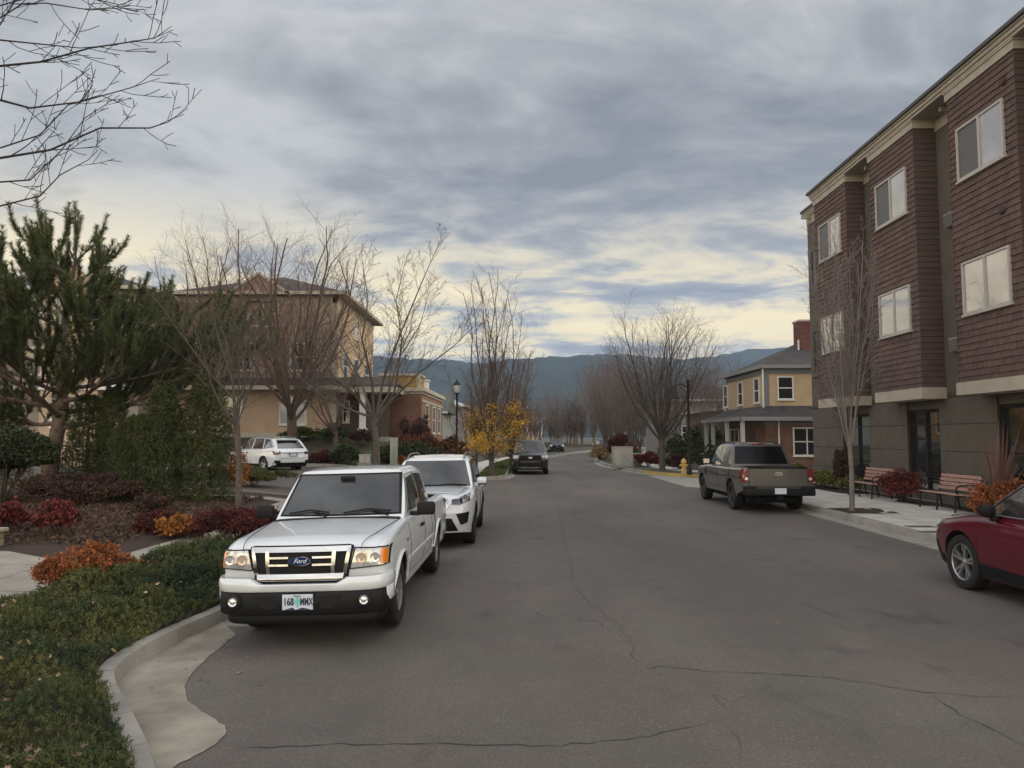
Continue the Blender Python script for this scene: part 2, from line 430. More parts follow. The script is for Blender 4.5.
        dg = bpy.context.evaluated_depsgraph_get(); me2 = bpy.data.meshes.new_from_object(o.evaluated_get(dg))
        o.modifiers.clear(); o.data = me2; bpy.data.objects.remove(co)
        me2.materials.clear(); me2.materials.append(paint); me2.materials.append(DARK)
        mi = []
        for p in me2.polygons:
            v = p.center; dark = 0
            for ws, wr in c.wheels:
                d = math.hypot(v.y-(ws-c.L/2), v.z-(wr+.015)); R_ = wr+c.arch_gap
                if abs(v.x) > c.hw-.35 and abs(v.x) < c.hw+.1:
                    if abs(d-R_) < .02 and v.z > wr-.05 and abs(p.normal.x) < .3: dark = 1
                    if d < R_ and abs(v.x) < c.hw-.25 and abs(p.normal.x) > .8: dark = 1
            if bed and bed[0]-.01 < v.x < bed[1]+.01 and bed[2]-.01 < v.y < bed[3]+.01 and v.z >= bed[4]-.01 and v.z < bed[5] and (v.z < interp(c.top, v.y+c.L/2)-.06 or abs(p.normal.z) < .5): dark = 1
            if v.z < .32 and p.normal.z < -.6: dark = 1
            mi.append(dark)
        me2.polygons.foreach_set('material_index', mi); shade(me2, 32)
        c.bodyo = o; return o
    # --- greenhouse
    def gF(c, x, z):
        (sa, za), (sb, zb) = c.ws; t = (z-za)/(zb-za); return sa+(sb-sa)*t+c.gcurve*(x/c.hw)**2
    def gR(c, x, z):
        (sa, za), (sb, zb) = c.rw; t = (z-za)/(zb-za); return sa+(sb-sa)*t-c.rcurve*(x/c.hw)**2
    def gw(c, s, z):
        zr = interp(c.roof, s); w = c.hw-c.g_in-c.g_lean*max(0, z-c.zbelt)-.10*max(0, z-c.zbelt)**2
        e = c.gpinch; f = s-c.ws[0][0]; 
        if f < 1.2: w -= e[0]*(1-f/1.2)**2
        b = c.rw[0][0]-s
        if b < 1.2: w -= e[1]*(1-b/1.2)**2
        d = zr-z
        if d < c.g_sr: w -= c.g_sr-math.sqrt(max(0, c.g_sr**2-(c.g_sr-max(0, d))**2))
        return w
    def gside(c, sg, off=.004): return lambda s, z: c.P(sg*(c.gw(s, z)+off), s, z)
    def gfront(c, off=.004):
        (sa, za), (sb, zb) = c.ws; n = Vector((0, -(zb-za), (sb-sa))).normalized()
        return lambda x, z: c.P(x, c.gF(x, z), z)+n*off
    def gback(c, off=.004):
        (sa, za), (sb, zb) = c.rw; n = Vector((0, (zb-za), -(sb-sa))).normalized()
        if n.z < 0 and (sb-sa) > 0: pass
        return lambda x, z: c.P(x, c.gR(x, z), z)+n*off
    def cabin(c, paint, name='cab'):
        def fn(t, q, r):
            z0 = c.zbelt-.10
            s = c.ws[1][0]*(1-q)+c.rw[1][0]*q; zr = interp(c.roof, s); z = z0+r*(zr-z0)
            x = t*c.gw(c.gF(0, z)*(1-q)+c.gR(0, z)*q, z)
            zr2 = zr-c.g_crown*(x/c.hw)**2; z = z0+r*(zr2-z0)
            y = c.gF(x, z)*(1-q)+c.gR(x, z)*q; return c.P(x, y, z)
        tl = lambda u: math.sin((2*u-1)*math.pi/2)*.5+(2*u-1)*.5
        m = c.cube(fn, 16, 40, 16, tl, lambda u: u-.09*math.sin(2*math.pi*u), lambda u: 1-(1-u)**1.9)
        c.cabo = m.build(name, paint, c.root, 38); return c.cabo
    def patch(c, name, fn, A, B, m, n=14, rows=6, th=.012, parent=None, fn_in=None, smooth=40):
        """solid sheet on a surface between two 2-D polylines A (one edge) and B (other edge)"""
        def res(pl, u):
            d = [0]
            for p, q in zip(pl, pl[1:]): d.append(d[-1]+math.hypot(q[0]-p[0], q[1]-p[1]))
            t = u*d[-1]
            for i in range(len(pl)-1):
                if t <= d[i+1] or i == len(pl)-2:
                    k = (t-d[i])/max(1e-9, d[i+1]-d[i]); return (pl[i][0]+(pl[i+1][0]-pl[i][0])*k, pl[i][1]+(pl[i+1][1]-pl[i][1])*k)
        g = []
        for j in range(rows+1):
            v = j/rows
            for i in range(n+1):
                a = res(A, i/n); b = res(B, i/n); g.append((a[0]+(b[0]-a[0])*v, a[1]+(b[1]-a[1])*v))
        outer = [fn(*p) for p in g]
        # normals by finite differences -> inner shell
        inner = []
        cen = Vector((0, 0, .6))
        for p, q in zip(g, outer):
            du = fn(p[0]+.004, p[1])-q; dv = fn(p[0], p[1]+.004)-q; nn = du.cross(dv)
            nn = nn.normalized() if nn.length > 1e-9 else Vector((0, 0, 1))
            if nn.dot(q-cen) < 0: nn = -nn
            inner.append(q-nn*th)
        W = n+1; f = []; o2 = len(outer)
        for j in range(rows):
            for i in range(n):
                q = (j*W+i, j*W+i+1, (j+1)*W+i+1, (j+1)*W+i); f.append(q); f.append(tuple(o2+k for k in q[::-1]))
        ring = [i for i in range(W)]+[j*W+n for j in range(1, rows+1)]+[rows*W+i for i in range(n-1, -1, -1)]+[j*W for j in range(rows-1, 0, -1)]
        for a, b in zip(ring, ring[1:]+ring[:1]): f.append((a, b, o2+b, o2+a))
        mb = MB(); mb.add(outer+inner, f); return mb.build(name, m, parent or c.root, smooth)
    def seam(c, mb, fn, pts, r=.004, n=4, step=.06):
        out = []
        for (a, b), (p, q) in zip(pts, pts[1:]):
            k = max(1, int(math.hypot(p-a, q-b)/step))
            for i in range(k): out.append(fn(a+(p-a)*i/k, b+(q-b)*i/k))
        out.append(fn(*pts[-1])); mb.tube(out, r, n)
    def wheel(c, s, r, sg, width=.235, rimr=.2, spokes=5, rimmat=None, style='twin', twist=0.0, steer=0.0):
        rimmat = rimmat or ALLOY
        # the wheel's own frame: outer face at +X
        w2 = width/2; m = MB()
        prof = [(rimr-.004, -w2*.80), (rimr+.012, -w2*.93), (r-.05, -w2), (r-.018, -w2*.93), (r-.004, -w2*.78)]
        for g in (-.5, -.18, .18, .5):
            prof += [(r, w2*(g-.10)), (r, w2*(g-.045)), (r-.008, w2*(g-.035)), (r-.008, w2*(g+.035)), (r, w2*(g+.045))]
        prof += [(r-.004, w2*.78), (r-.018, w2*.93), (r-.05, w2), (rimr+.012, w2*.93), (rimr-.004, w2*.80)]
        m.lathe(prof, 40, 'X', closed=True)
        t = m.build('wheel', RUBBER, c.root, 30)
        t.location = (sg*(c.hw-w2-c.tuck), s-c.L/2, r); t.rotation_euler = (0, 0, (0 if sg > 0 else math.pi)+steer)
        m = MB()
        o = w2*.80
        m.lathe([(rimr, -o), (rimr, o), (rimr-.006, o+.006), (rimr-.018, o-.004), (rimr-.022, -o)], 40, 'X', closed=True)
        m.lathe([(0.0, o-.014), (.028, o-.014), (.032, o-.02), (.062, o-.03), (.062, -.02), (0, -.02)], 20, 'X')
        for k in range(spokes):
            a = 2*math.pi*k/spokes+twist
            for d in ((-.13, .13) if style == 'twin' else (0,)):
                ca = a+d*.35; cb = a+d*1.35
                h = .017 if style == 'twin' else .028
                vs = []
                for rr_, hh, ang, xx in ((.05, h*1.2, ca, o-.028), (rimr-.012, h*(.8 if style == 'twin' else 1.35), cb, o-.010)):
                    cx, cz = math.cos(ang)*rr_, math.sin(ang)*rr_; tx, tz = -math.sin(ang)*hh, math.cos(ang)*hh
                    for xo in (xx, xx-.035): vs += [(xo, cx-tx, cz-tz), (xo, cx+tx, cz+tz)]
                m.add(vs, [(0, 1, 3, 2), (4, 6, 7, 5), (0, 4, 5, 1), (2, 3, 7, 6), (0, 2, 6, 4), (1, 5, 7, 3)])
        rim = m.build('rim', rimmat, t, 30)
        m = MB(); m.lathe([(0, -.02), (rimr*.98, -.02), (rimr*.98, -.05), (0, -.05)], 24, 'X'); m.build('brake_disc', DARK, t)
        return t
    def place(c, x, y, rz=0.0, z=0.0, roll=0.0, pitch=0.0):
        c.root.location = (x, y, z); c.root.rotation_euler = (pitch, roll, rz); return c
def text_mesh(name, s, size, m, parent, loc, rot, depth=.002, shear=0.0, sx=1.0, spacing=1.0, bold=0.0):
    cu = bpy.data.curves.new('t', 'FONT'); cu.body = s; cu.size = size; cu.extrude = depth; cu.align_x = 'CENTER'; cu.align_y = 'CENTER'
    cu.shear = shear; cu.space_character = spacing; cu.resolution_u = 4; cu.offset = bold
    o = bpy.data.objects.new('t', cu); COL.objects.link(o)
    dg = bpy.context.evaluated_depsgraph_get(); me = bpy.data.meshes.new_from_object(o.evaluated_get(dg))
    bpy.data.objects.remove(o); ob = obj(name, me, m, parent); ob.location = loc; ob.rotation_euler = rot; ob.scale = (sx, 1, 1); return ob
def mirror_pair(c, s, z, xin, xout, h, m, d=.10, stalk=True, depth=None):
    for sg in (-1, 1):
        b = MB(); x0, x1 = sorted((sg*xin, sg*xout)); y = s-c.L/2
        b.box(x0, x1, y-d*.5, y+d*.5, z-h/2, z+h/2, .035)
        if stalk: b.box(*sorted((sg*(xin-.09), sg*(xin+.04))), y-.03, y+.03, z-h/2-.005, z-h/2+.05, .01)
        o = b.build('side_mirror', m, c.root, 35)
        b = MB(); b.box(x0+.015, x1-.015, y+d*.5+.001, y+d*.5+.004, z-h/2+.02, z+h/2-.02); b.build('mirror_glass', CHROME, o)
def oval(cx, cz, a, b, n=24): return [(cx+a*math.cos(2*math.pi*k/n), cz+b*math.sin(2*math.pi*k/n)) for k in range(n)]
def flat_badge(c, name, fn, cx, cz, a, b, m, m2=None, th=.01, txt=None):
    """small oval emblem with bright rim"""
    p0 = fn(cx, cz); q = MB()
    fy = 1 if p0.y > 0 else -1
    q.prism([(p0.x+u, p0.z+v) for u, v in oval(0, 0, a, b)], p0.y, p0.y+fy*th, 'Y'); o = q.build(name, m2 or CHROME, c.root)
    q = MB(); q.prism([(p0.x+u, p0.z+v) for u, v in oval(0, 0, a*.88, b*.80)], p0.y+fy*th, p0.y+fy*(th+.003), 'Y'); q.build('emblem_field', m, o)
    if txt:
        text_mesh('emblem_script', txt, b*1.25, mat('silver_script', (.75, .76, .78), .4), o, (p0.x, p0.y+fy*(th+.0045), p0.z), (math.pi/2, 0, 0 if fy < 0 else math.pi), .001, .45, 1.05)
    return o
def licence_plate(c, x, z, yface, fy, txt=None, w=.305, h=.152, tree=False):
    q = MB(); q.box(x-w/2, x+w/2, *sorted((yface, yface+fy*.006)), z-h/2, z+h/2, .002); o = q.build('licence_plate', PLATE, c.root)
    ro = (math.pi/2, 0, 0 if fy < 0 else math.pi); y = yface+fy*.0085
    if tree:
        q = MB()
        q.prism([(x-.008, z-.052), (x+.008, z-.052), (x+.008, z-.025), (x+.024, z-.02), (x+.030, z+.0), (x+.020, z+.03), (x, z+.060), (x-.020, z+.03), (x-.030, z+.0), (x-.024, z-.02), (x-.008, z-.025)], yface+fy*.006, yface+fy*.0085, 'Y'); q.build('plate_tree', PLATE_G, o)
        q = MB(); q.prism([(x-.145, z-.074), (x-.05, z-.05), (x-.02, z-.072), (x+.05, z-.052), (x+.145, z-.074)], yface+fy*.006, yface+fy*.0075, 'Y'); q.build('plate_hills', PLATE_D, o)
        text_mesh('plate_characters', txt[0], .098, PLATE_D, o, (x-.088, y, z+.002), ro, .0012, 0, .72, bold=.0028)
        text_mesh('plate_characters', txt[1], .098, PLATE_D, o, (x+.089, y, z+.002), ro,   .0012, 0, .57, bold=.0028)
        text_mesh('plate_name', 'Oregon', .024, PLATE_D, o, (x, y+fy*.001, z+.062), ro, .001)
    return o
# ------------------------------------------------------------ white compact pickup, nose to the camera
def white_pickup():
    c = Car('pickup_truck', 'white pickup with chrome grille and Oregon plate, nearest car at the left kerb', 'pickup truck',
            L=5.13, hw=.86, rf=.30, ef=.085, rr=.10, er=.03, crown=.028, sr=.055, cf=.10, cr=.0,
            top=[(0, .93), (.03, 1.0), (.10, 1.04), (.25, 1.068), (.7, 1.10), (1.20, 1.128), (1.5, 1.14), (3.3, 1.13), (5.13, 1.13)],
            bot=[(0, .40), (.5, .34), (5.13, .38)],
            side=[(.3, .055), (.45, .03), (.62, .0), (.80, -.012), (.95, .004), (1.05, .03), (1.15, .055)],
            Ff=[(.3, .06), (.55, .03), (.80, .0), (.95, .015), (1.05, .05)],
            Rf=[(0, 0)], zbelt=1.12, ws=((1.42, 1.12), (2.04, 1.62)), rw=((3.66, 1.12), (3.44, 1.62)),
            roof=[(1.9, 1.655), (2.1, 1.685), (2.6, 1.70), (3.2, 1.695), (3.6, 1.66)], gpinch=(.03, .02), g_in=.045, g_lean=.20, g_sr=.09, gcurve=.14, rcurve=.04, g_crown=.035,
            wheels=[(.92, .355), (4.11, .355)], arch_gap=.065, tuck=.02)
    bx = (-.70, .70, 3.72-c.L/2, 5.05-c.L/2, .62, 1.3)
    c.body(PAINT_W, bed=bx); c.cabin(PAINT_W)
    # windscreen and its seal, rear window, side windows
    W = .70
    c.patch('windscreen_seal', c.gfront(.003), [(-.745, 1.15), (.745, 1.15)], [(-.665, 1.63), (.665, 1.63)], BLACKP, 20, 8)
    ws = c.patch('windscreen', c.gfront(.008), [(-.715, 1.165), (.715, 1.165)], [(-.63, 1.605), (.63, 1.605)], GLASS_L, 24, 10)
    m = MB(); m.box(-.09, .09, -.03, .03, -.025, .025, .012); rm = m.build('rear_view_mirror', BLACKP, ws, 35); p = c.gfront(.03)(0, 1.555); rm.location = p
    c.patch('rear_window', c.gback(.006), [(-.58, 1.20), (.58, 1.20)], [(-.54, 1.56), (.54, 1.56)], GLASS, 12, 6)
    for sg in (-1, 1):
        g = c.gside(sg, .005)
        c.patch('side_window', g, [(1.80, 1.165), (2.58, 1.165)], [(2.11, 1.56), (2.60, 1.59)], GLASS, 14, 8)
        c.patch('side_window', g, [(2.68, 1.165), (3.36, 1.165)], [(2.69, 1.59), (3.26, 1.56)], GLASS, 14, 8)
        f = c.side(sg, .0)
        d = MB(); c.seam(d, f, [(1.50, 1.06), (1.50, .47), (2.62, .45), (2.66, .60), (2.66, 1.06)]); c.seam(d, c.gside(sg, 0), [(1.72, 1.14), (2.06, 1.60), (2.62, 1.615), (2.64, 1.14)])
        c.seam(d, f, [(2.70, .47), (3.30, .47), (3.36, .62), (3.36, 1.05)]); c.seam(d, f, [(3.68, .40), (3.68, 1.07)], .009)
        c.seam(d, f, [(.72, 1.0), (1.42, 1.055)], .003)
        d.build('door_seam', DARK, c.root)
        m = MB()
        for a, b in ((.62+.70, .97),):
            pass
        c.patch('body_moulding', c.side(sg, .010), [(1.38, .66), (3.62, .66)], [(1.38, .60), (3.62, .60)], PAINT_W, 26, 3, .015)
        c.patch('fender_badge', c.side(sg, .006), [(1.22, .90), (1.36, .90)], [(1.23, .86), (1.36, .86)], GREYM, 4, 2, .008)
        for s0 in (2.40,):
            p = c.side(sg, .02)(s0, .93); m.box(p.x-.018, p.x+.018, p.y-.085, p.y+.085, p.z-.02, p.z+.02, .012)
        m.build('door_handle', BLACKP, c.root, 35)
        # flared lip over each wheel
        for ws_, wr in c.wheels:
            m = MB(); pts = []
            for k in range(15):
                a = math.pi*k/14; s_ = ws_+math.cos(a)*(wr+.075); z_ = wr+.02+math.sin(a)*(wr+.075)
                pts.append(c.side(sg, .004)(s_, max(z_, .44)))
            m.tube(pts, .020, 6); m.build('wheel_arch_lip', PAINT_W, c.root, 60)
    # grille
    f = c.front
    def frontbox(name, x0, x1, z0, z1, off0, off1, m, n=14, parent=None, rows=3):
        return c.patch(name, f(off1), [(x0, z1), (x1, z1)], [(x0, z0), (x1, z0)], m, n, rows, off1-off0, parent=parent)
    rec = c.patch('grille_surround', f(.012), [(-.525, 1.00), (-.50, 1.012), (.50, 1.012), (.525, 1.00)], [(-.47, .68), (-.40, .655), (.40, .655), (.47, .68)], BLACKP, 22, 8, .03)
    gr = c.patch('grille', f(.032), [(-.50, 1.0), (.50, 1.0)], [(-.49, .948), (.49, .948)], CHROME, 18, 3, .03)
    def bar(pa, pb, hw_, off=.036, th=.03):
        return c.patch('grille_bar', f(off), [(pa[0]-hw_[0], pa[1]), (pb[0]-hw_[1], pb[1])], [(pa[0]+hw_[0], pa[1]), (pb[0]+hw_[1], pb[1])], CHROME, 6, 3, th, parent=gr)
    for sg in (-1, 1):
        bar((sg*.484, .985), (sg*.430, .69), (.017, .019)); bar((sg*.335, .96), (sg*.318, .70), (.019, .019))
    for z0, z1 in ((.884, .904), (.812, .832)):
        for a, b in ((-.32, -.12), (.12, .32)):
            c.patch('grille_bar', f(.036), [(a, z1), (b, z1)], [(a, z0), (b, z0)], CHROME, 6, 3, .03, parent=gr)
    c.patch('grille_mesh', f(.016), [(-.49, .955), (.49, .955)], [(-.44, .70), (.44, .70)], DARK, 14, 4, .006, parent=gr)
    lip = lambda x, z: c.P(x, c.nose(x, z)-.040-.03*ss(.76, .68, z), z)
    c.patch('grille_bar', lip, [(-.44, .735), (.44, .735)], [(-.43, .682), (-.38, .668), (.38, .668), (.43, .682)], CHROME, 22, 6, .03, parent=gr)
    c.patch('grille_bar', lambda x, z: lip(x, z)+Vector((0, .012, 0)), [(-.47, .745), (.47, .745)], [(-.46, .66), (-.40, .640), (.40, .640), (.46, .66)], BLACKP, 22, 6, .03, parent=gr)
    flat_badge(c, 'emblem', f(.028), 0, .862, .118, .050, BADGE_B, CHROME, .020, 'Ford')
    # head lamps with reflectors and corner indicator
    for sg in (-1, 1):
        A = [(sg*.545, .968), (sg*.845, .955)]; B = [(sg*.495, .775), (sg*.845, .80)]
        h = c.patch('headlight', f(.022), A, B, LENS, 10, 6, .05)
        c.patch('headlight_rim', f(.014), [(sg*.535, .98), (sg*.855, .967)], [(sg*.48, .762), (sg*.857, .788)], DARK, 10, 5, .03, parent=h)
        for cx, m_ in ((.60, WARM), (.735, REFL)):
            p = f(.026)(sg*cx, .872); q = MB(); q.lathe([(.052, 0), (.056, -.006), (.045, -.008), (.02, .006), (0, .008)], 20, 'Y', (p.x, p.y, p.z)); q.build('lamp_reflector', m_, h, 40)
        # indicator on the corner
        c.patch('indicator', f(.030), [(sg*.785, .948), (sg*.842, .944)], [(sg*.79, .81), (sg*.842, .812)], AMBER, 4, 5, .03)
        c.patch('indicator', c.side(sg, .012), [(.07, .945), (.17, .935)], [(.07, .805), (.17, .815)], AMBER, 6, 5, .03)
    # bumper: white upper, black lower air dam
    fb = lambda off: (lambda x, z: c.P(x, c.nose(x, z)-off-.02*(1-(abs(x)/.92)**2), z))
    bm_ = MB()
    def bump(name, z0, z1, off, m, x=.90, wrap=.44, th=.10, n=60, notch=None):
        pts = []
        for i in range(n+1):
            u = -1+2*i/n; ang = u
            # superellipse plan of the bumper
            t = abs(u)**1.0; xx = math.copysign(min(1, 1.06*math.sin(t*math.pi/2)**.85), u)*x if t < 1 else math.copysign(x, u)
            pts.append((xx, t))
        V = []; F = []
        rings = [(z0, -.02), (z0, 0), (z0+.015, .012), ((z0+z1)/2, .018), (z1-.015, .012), (z1, 0), (z1, -.05)]
        prof = []
        for k in range(n+1):
            a = -math.pi/2+math.pi*k/n; e = .36
            cx = math.copysign(abs(math.sin(a))**e, math.sin(a))*x; cyy = -(abs(math.cos(a))**.55)*wrap
            prof.append((cx, cyy))
        for (zz, o_) in rings:
            for cx, cyy in prof:
                k_ = 1+o_/x; V.append(Vector((cx*k_, cyy*(1+o_/wrap)+wrap-off-c.L/2, zz if not notch or zz < notch else notch+(zz-notch)*ss(.40, .50, abs(cx)))))
        W = n+1
        for j in range(len(rings)-1):
            for i in range(n): F.append((j*W+i, j*W+i+1, (j+1)*W+i+1, (j+1)*W+i))
        q = MB(); q.add(V, F); o = q.build(name, m, c.root, 40)
        md = o.modifiers.new('s', 'SOLIDIFY'); md.thickness = .01; md.offset = -1; return o
    bump('bumper', .575, .705, .10, PAINT_W, .875, .45, notch=.648)
    bump('lower_bumper', .35, .578, .085, BLACKP, .862, .42)
    for sg in (-1, 1):   # white ends of the bumper reach lower than its middle
        V = []
    bump('air_dam', .25, .355, .03, BLACKP, .79, .36)
    yb = -c.L/2-.085
    for sg in (-1, 1):
        q = MB(); q.lathe([(.046, .03), (.048, -.012), (.042, -.018), (.030, -.012), (.015, -.020), (0, -.022)], 24, 'Y', (sg*.655, yb-.004, .485)); o = q.build('fog_light', REFL, c.root, 40)
        q = MB(); q.lathe([(.048, .03), (.080, .02), (.084, -.012), (.056, -.022), (.050, -.006)], 24, 'Y', (sg*.655, yb-.006, .485)); q.build('fog_light_ring', BLACKP, o, 40)
        q = MB(); q.prism([(sg*.44, .535), (sg*.22, .535), (sg*.22, .41), (sg*.36, .41)], yb-.020, yb+.01, 'Y'); q.build('air_intake', DARK, c.root)
        # white bumper corner
        q = MB(); pts = []
        V = []; F = []
        for zz, k_ in ((.42, 1.0), (.44, 1.012), (.578, 1.012)):
            for i in range(9):
                a = math.pi*(.735+.265*i/8)/2; e = .36
                cx = abs(math.sin(a))**e*.872*k_; cyy = -(abs(math.cos(a))**.55)*.45*k_
                V.append((sg*cx, cyy+.45-.10-c.L/2, zz if i > 2 else max(zz, .50-.02*i)))
        for j in range(2):
            for i in range(8): F.append((j*9+i, j*9+i+1, (j+1)*9+i+1, (j+1)*9+i))
        q.add(V, F); o = q.build('bumper_corner', PAINT_W, c.root, 40); md = o.modifiers.new('s', 'SOLIDIFY'); md.thickness = .012; md.offset = -1
    licence_plate(c, 0, .475, yb-.024, -1, ('168', 'MMX'), tree=True)
    q = MB(); q.box(-.17, .17, yb-.022, yb+.02, .385, .56, .01); q.build('plate_bracket', BLACKP, c.root)
    # hood seams, wipers, cowl
    q = MB(); dk = c.deck(.001)
    for sg in (-1, 1):
        c.seam(q, dk, [(sg*.60, .03), (sg*.66, .35), (sg*.765, 1.40)], .004)
    c.seam(q, dk, [(-.60, .035), (.60, .035)], .005); c.seam(q, dk, [(-.76, 1.40), (.76, 1.40)], .006)
    q.build('bonnet_seam', DARK, c.root)
    c.patch('cowl', c.deck(.006), [(-.76, 1.36), (.76, 1.36)], [(-.74, 1.50), (.74, 1.50)], BLACKP, 12, 2, .012)
    for x0, x1 in ((-.62, -.12), (.06, .62)):
        q = MB(); g = c.gfront(.028)
        q.tube([g(x0, 1.165), g((x0+x1)/2, 1.20), g(x1, 1.175)], .010, 6); q.tube([g(x1-.02, 1.125), g((x0+x1)/2+.05, 1.20)], .012, 6); q.build('wiper', BLACKP, c.root)
    mirror_pair(c, 1.80, 1.19, .90, 1.125, .165, BLACKP, .09)
    q = MB(); pass
    # tail end
    for sg in (-1, 1):
        c.patch('tail_light', c.back(.012), [(sg*.70, 1.05), (sg*.86, 1.05)], [(sg*.70, .74), (sg*.86, .74)], REDL, 4, 4, .03)
    q = MB(); q.box(-.85, .85, c.L/2-.02, c.L/2+.12, .46, .62, .03); q.build('rear_bumper', CHROME, c.root, 35)
    q = MB(); q.box(-.05, .16, .42, .60, 1.14, 1.24, .04); 
    q.build('bed_cargo', GREYM, c.root, 35)
    for s_, r_ in c.wheels:
        for sg in (-1, 1): c.wheel(s_, r_, sg, .245, .205, 5, ALLOY, 'single', .3)
    q = MB(); q.tube([(-.7, c.wheels[0][0]-c.L/2, .33), (.7, c.wheels[0][0]-c.L/2, .33)], .05, 8); q.tube([(-.7, c.wheels[1][0]-c.L/2, .33), (.7, c.wheels[1][0]-c.L/2, .33)], .06, 8)
    q.box(-.62, .62, -2.0, 2.2, .40, .50); q.build('chassis', DARK, c.root)
    c.place(-2.03, 7.55+c.L/2, -.028, -.062, roll=R(-1.5))
white_pickup()
# ------------------------------------------------------------ shared pieces of the estate cars and utility vehicles
def seams(c, sg, lines, name='door_seam', r=.004, up=None):
    d = MB()
    for l in lines: c.seam(d, c.side(sg, 0), l, r)
    for l in (up or []): c.seam(d, c.gside(sg, 0), l, r)
    d.build(name, DARK, c.root)
def lower_cladding(c, sg, z0, z1, m=None, arch=.055, arches=True):
    m = m or BLACKP; (s1, r1), (s2, r2) = c.wheels
    a = s1+r1+c.arch_gap; b = s2-r2-c.arch_gap
    c.patch('sill', c.side(sg, .008), [(a, z1), (b, z1)], [(a, z0), (b, z0)], m, 20, 3, .02)
    for ws_, wr in (c.wheels if arches else []):
        V = []; F = []; n = 20
        for k in range(n+1):
            an = math.pi*k/n
            for R_, o_ in ((wr+c.arch_gap-.005, .010), (wr+c.arch_gap+arch, .008)):
                s_ = ws_+math.cos(an)*R_; z_ = wr+.015+math.sin(an)*R_
                V.append(c.side(sg, o_)(min(max(s_, .04), c.L-.04), max(z_, .24)))
        V2 = [v-Vector((sg*.018, 0, 0)) for v in V]; W = len(V)
        for k in range(n):
            F += [(2*k, 2*k+1, 2*k+3, 2*k+2), (W+2*k, W+2*k+2, W+2*k+3, W+2*k+1), (2*k, 2*k+2, W+2*k+2, W+2*k), (2*k+1, W+2*k+1, W+2*k+3, 2*k+3)]
        q = MB(); q.add(V+V2, F); q.build('wheel_arch_trim', m, c.root, 40)
def roof_rails(c, s0, s1, zoff=.045, w=.60, m=None):
    for sg in (-1, 1):
        q = MB(); pts = []
        for i in range(13):
            s = s0+(s1-s0)*i/12; z = interp(c.roof, s)-c.g_crown*(w/c.hw)**2; h = zoff*min(1, math.sin(math.pi*i/12)*3.0)
            pts.append(c.P(sg*w, s, z+h-.012))
        q.tube(pts, .016, 8); q.build('roof_rail', m or GREYM, c.root, 50)
def all_wheels(c, width, rimr, spokes, rimmat, style, tw=0.2):
    for s_, r_ in c.wheels:
        for sg in (-1, 1): c.wheel(s_, r_, sg, width, rimr, spokes, rimmat, style, tw)
    q = MB(); q.box(-c.hw*.68, c.hw*.68, -c.L/2+.5, c.L/2-.5, .24, .40)
    for s_, r_ in c.wheels: q.tube([(-c.hw*.8, s_-c.L/2, r_), (c.hw*.8, s_-c.L/2, r_)], .05, 8)
    q.build('chassis', DARK, c.root)
def handles(c, sg, ss_, z, m):
    for s_ in ss_:
        q = MB(); p = c.side(sg, .018)(s_, z); q.box(p.x-.014, p.x+.014, p.y-.09, p.y+.09, p.z-.014, p.z+.014, .010); q.build('door_handle', m, c.root, 35)

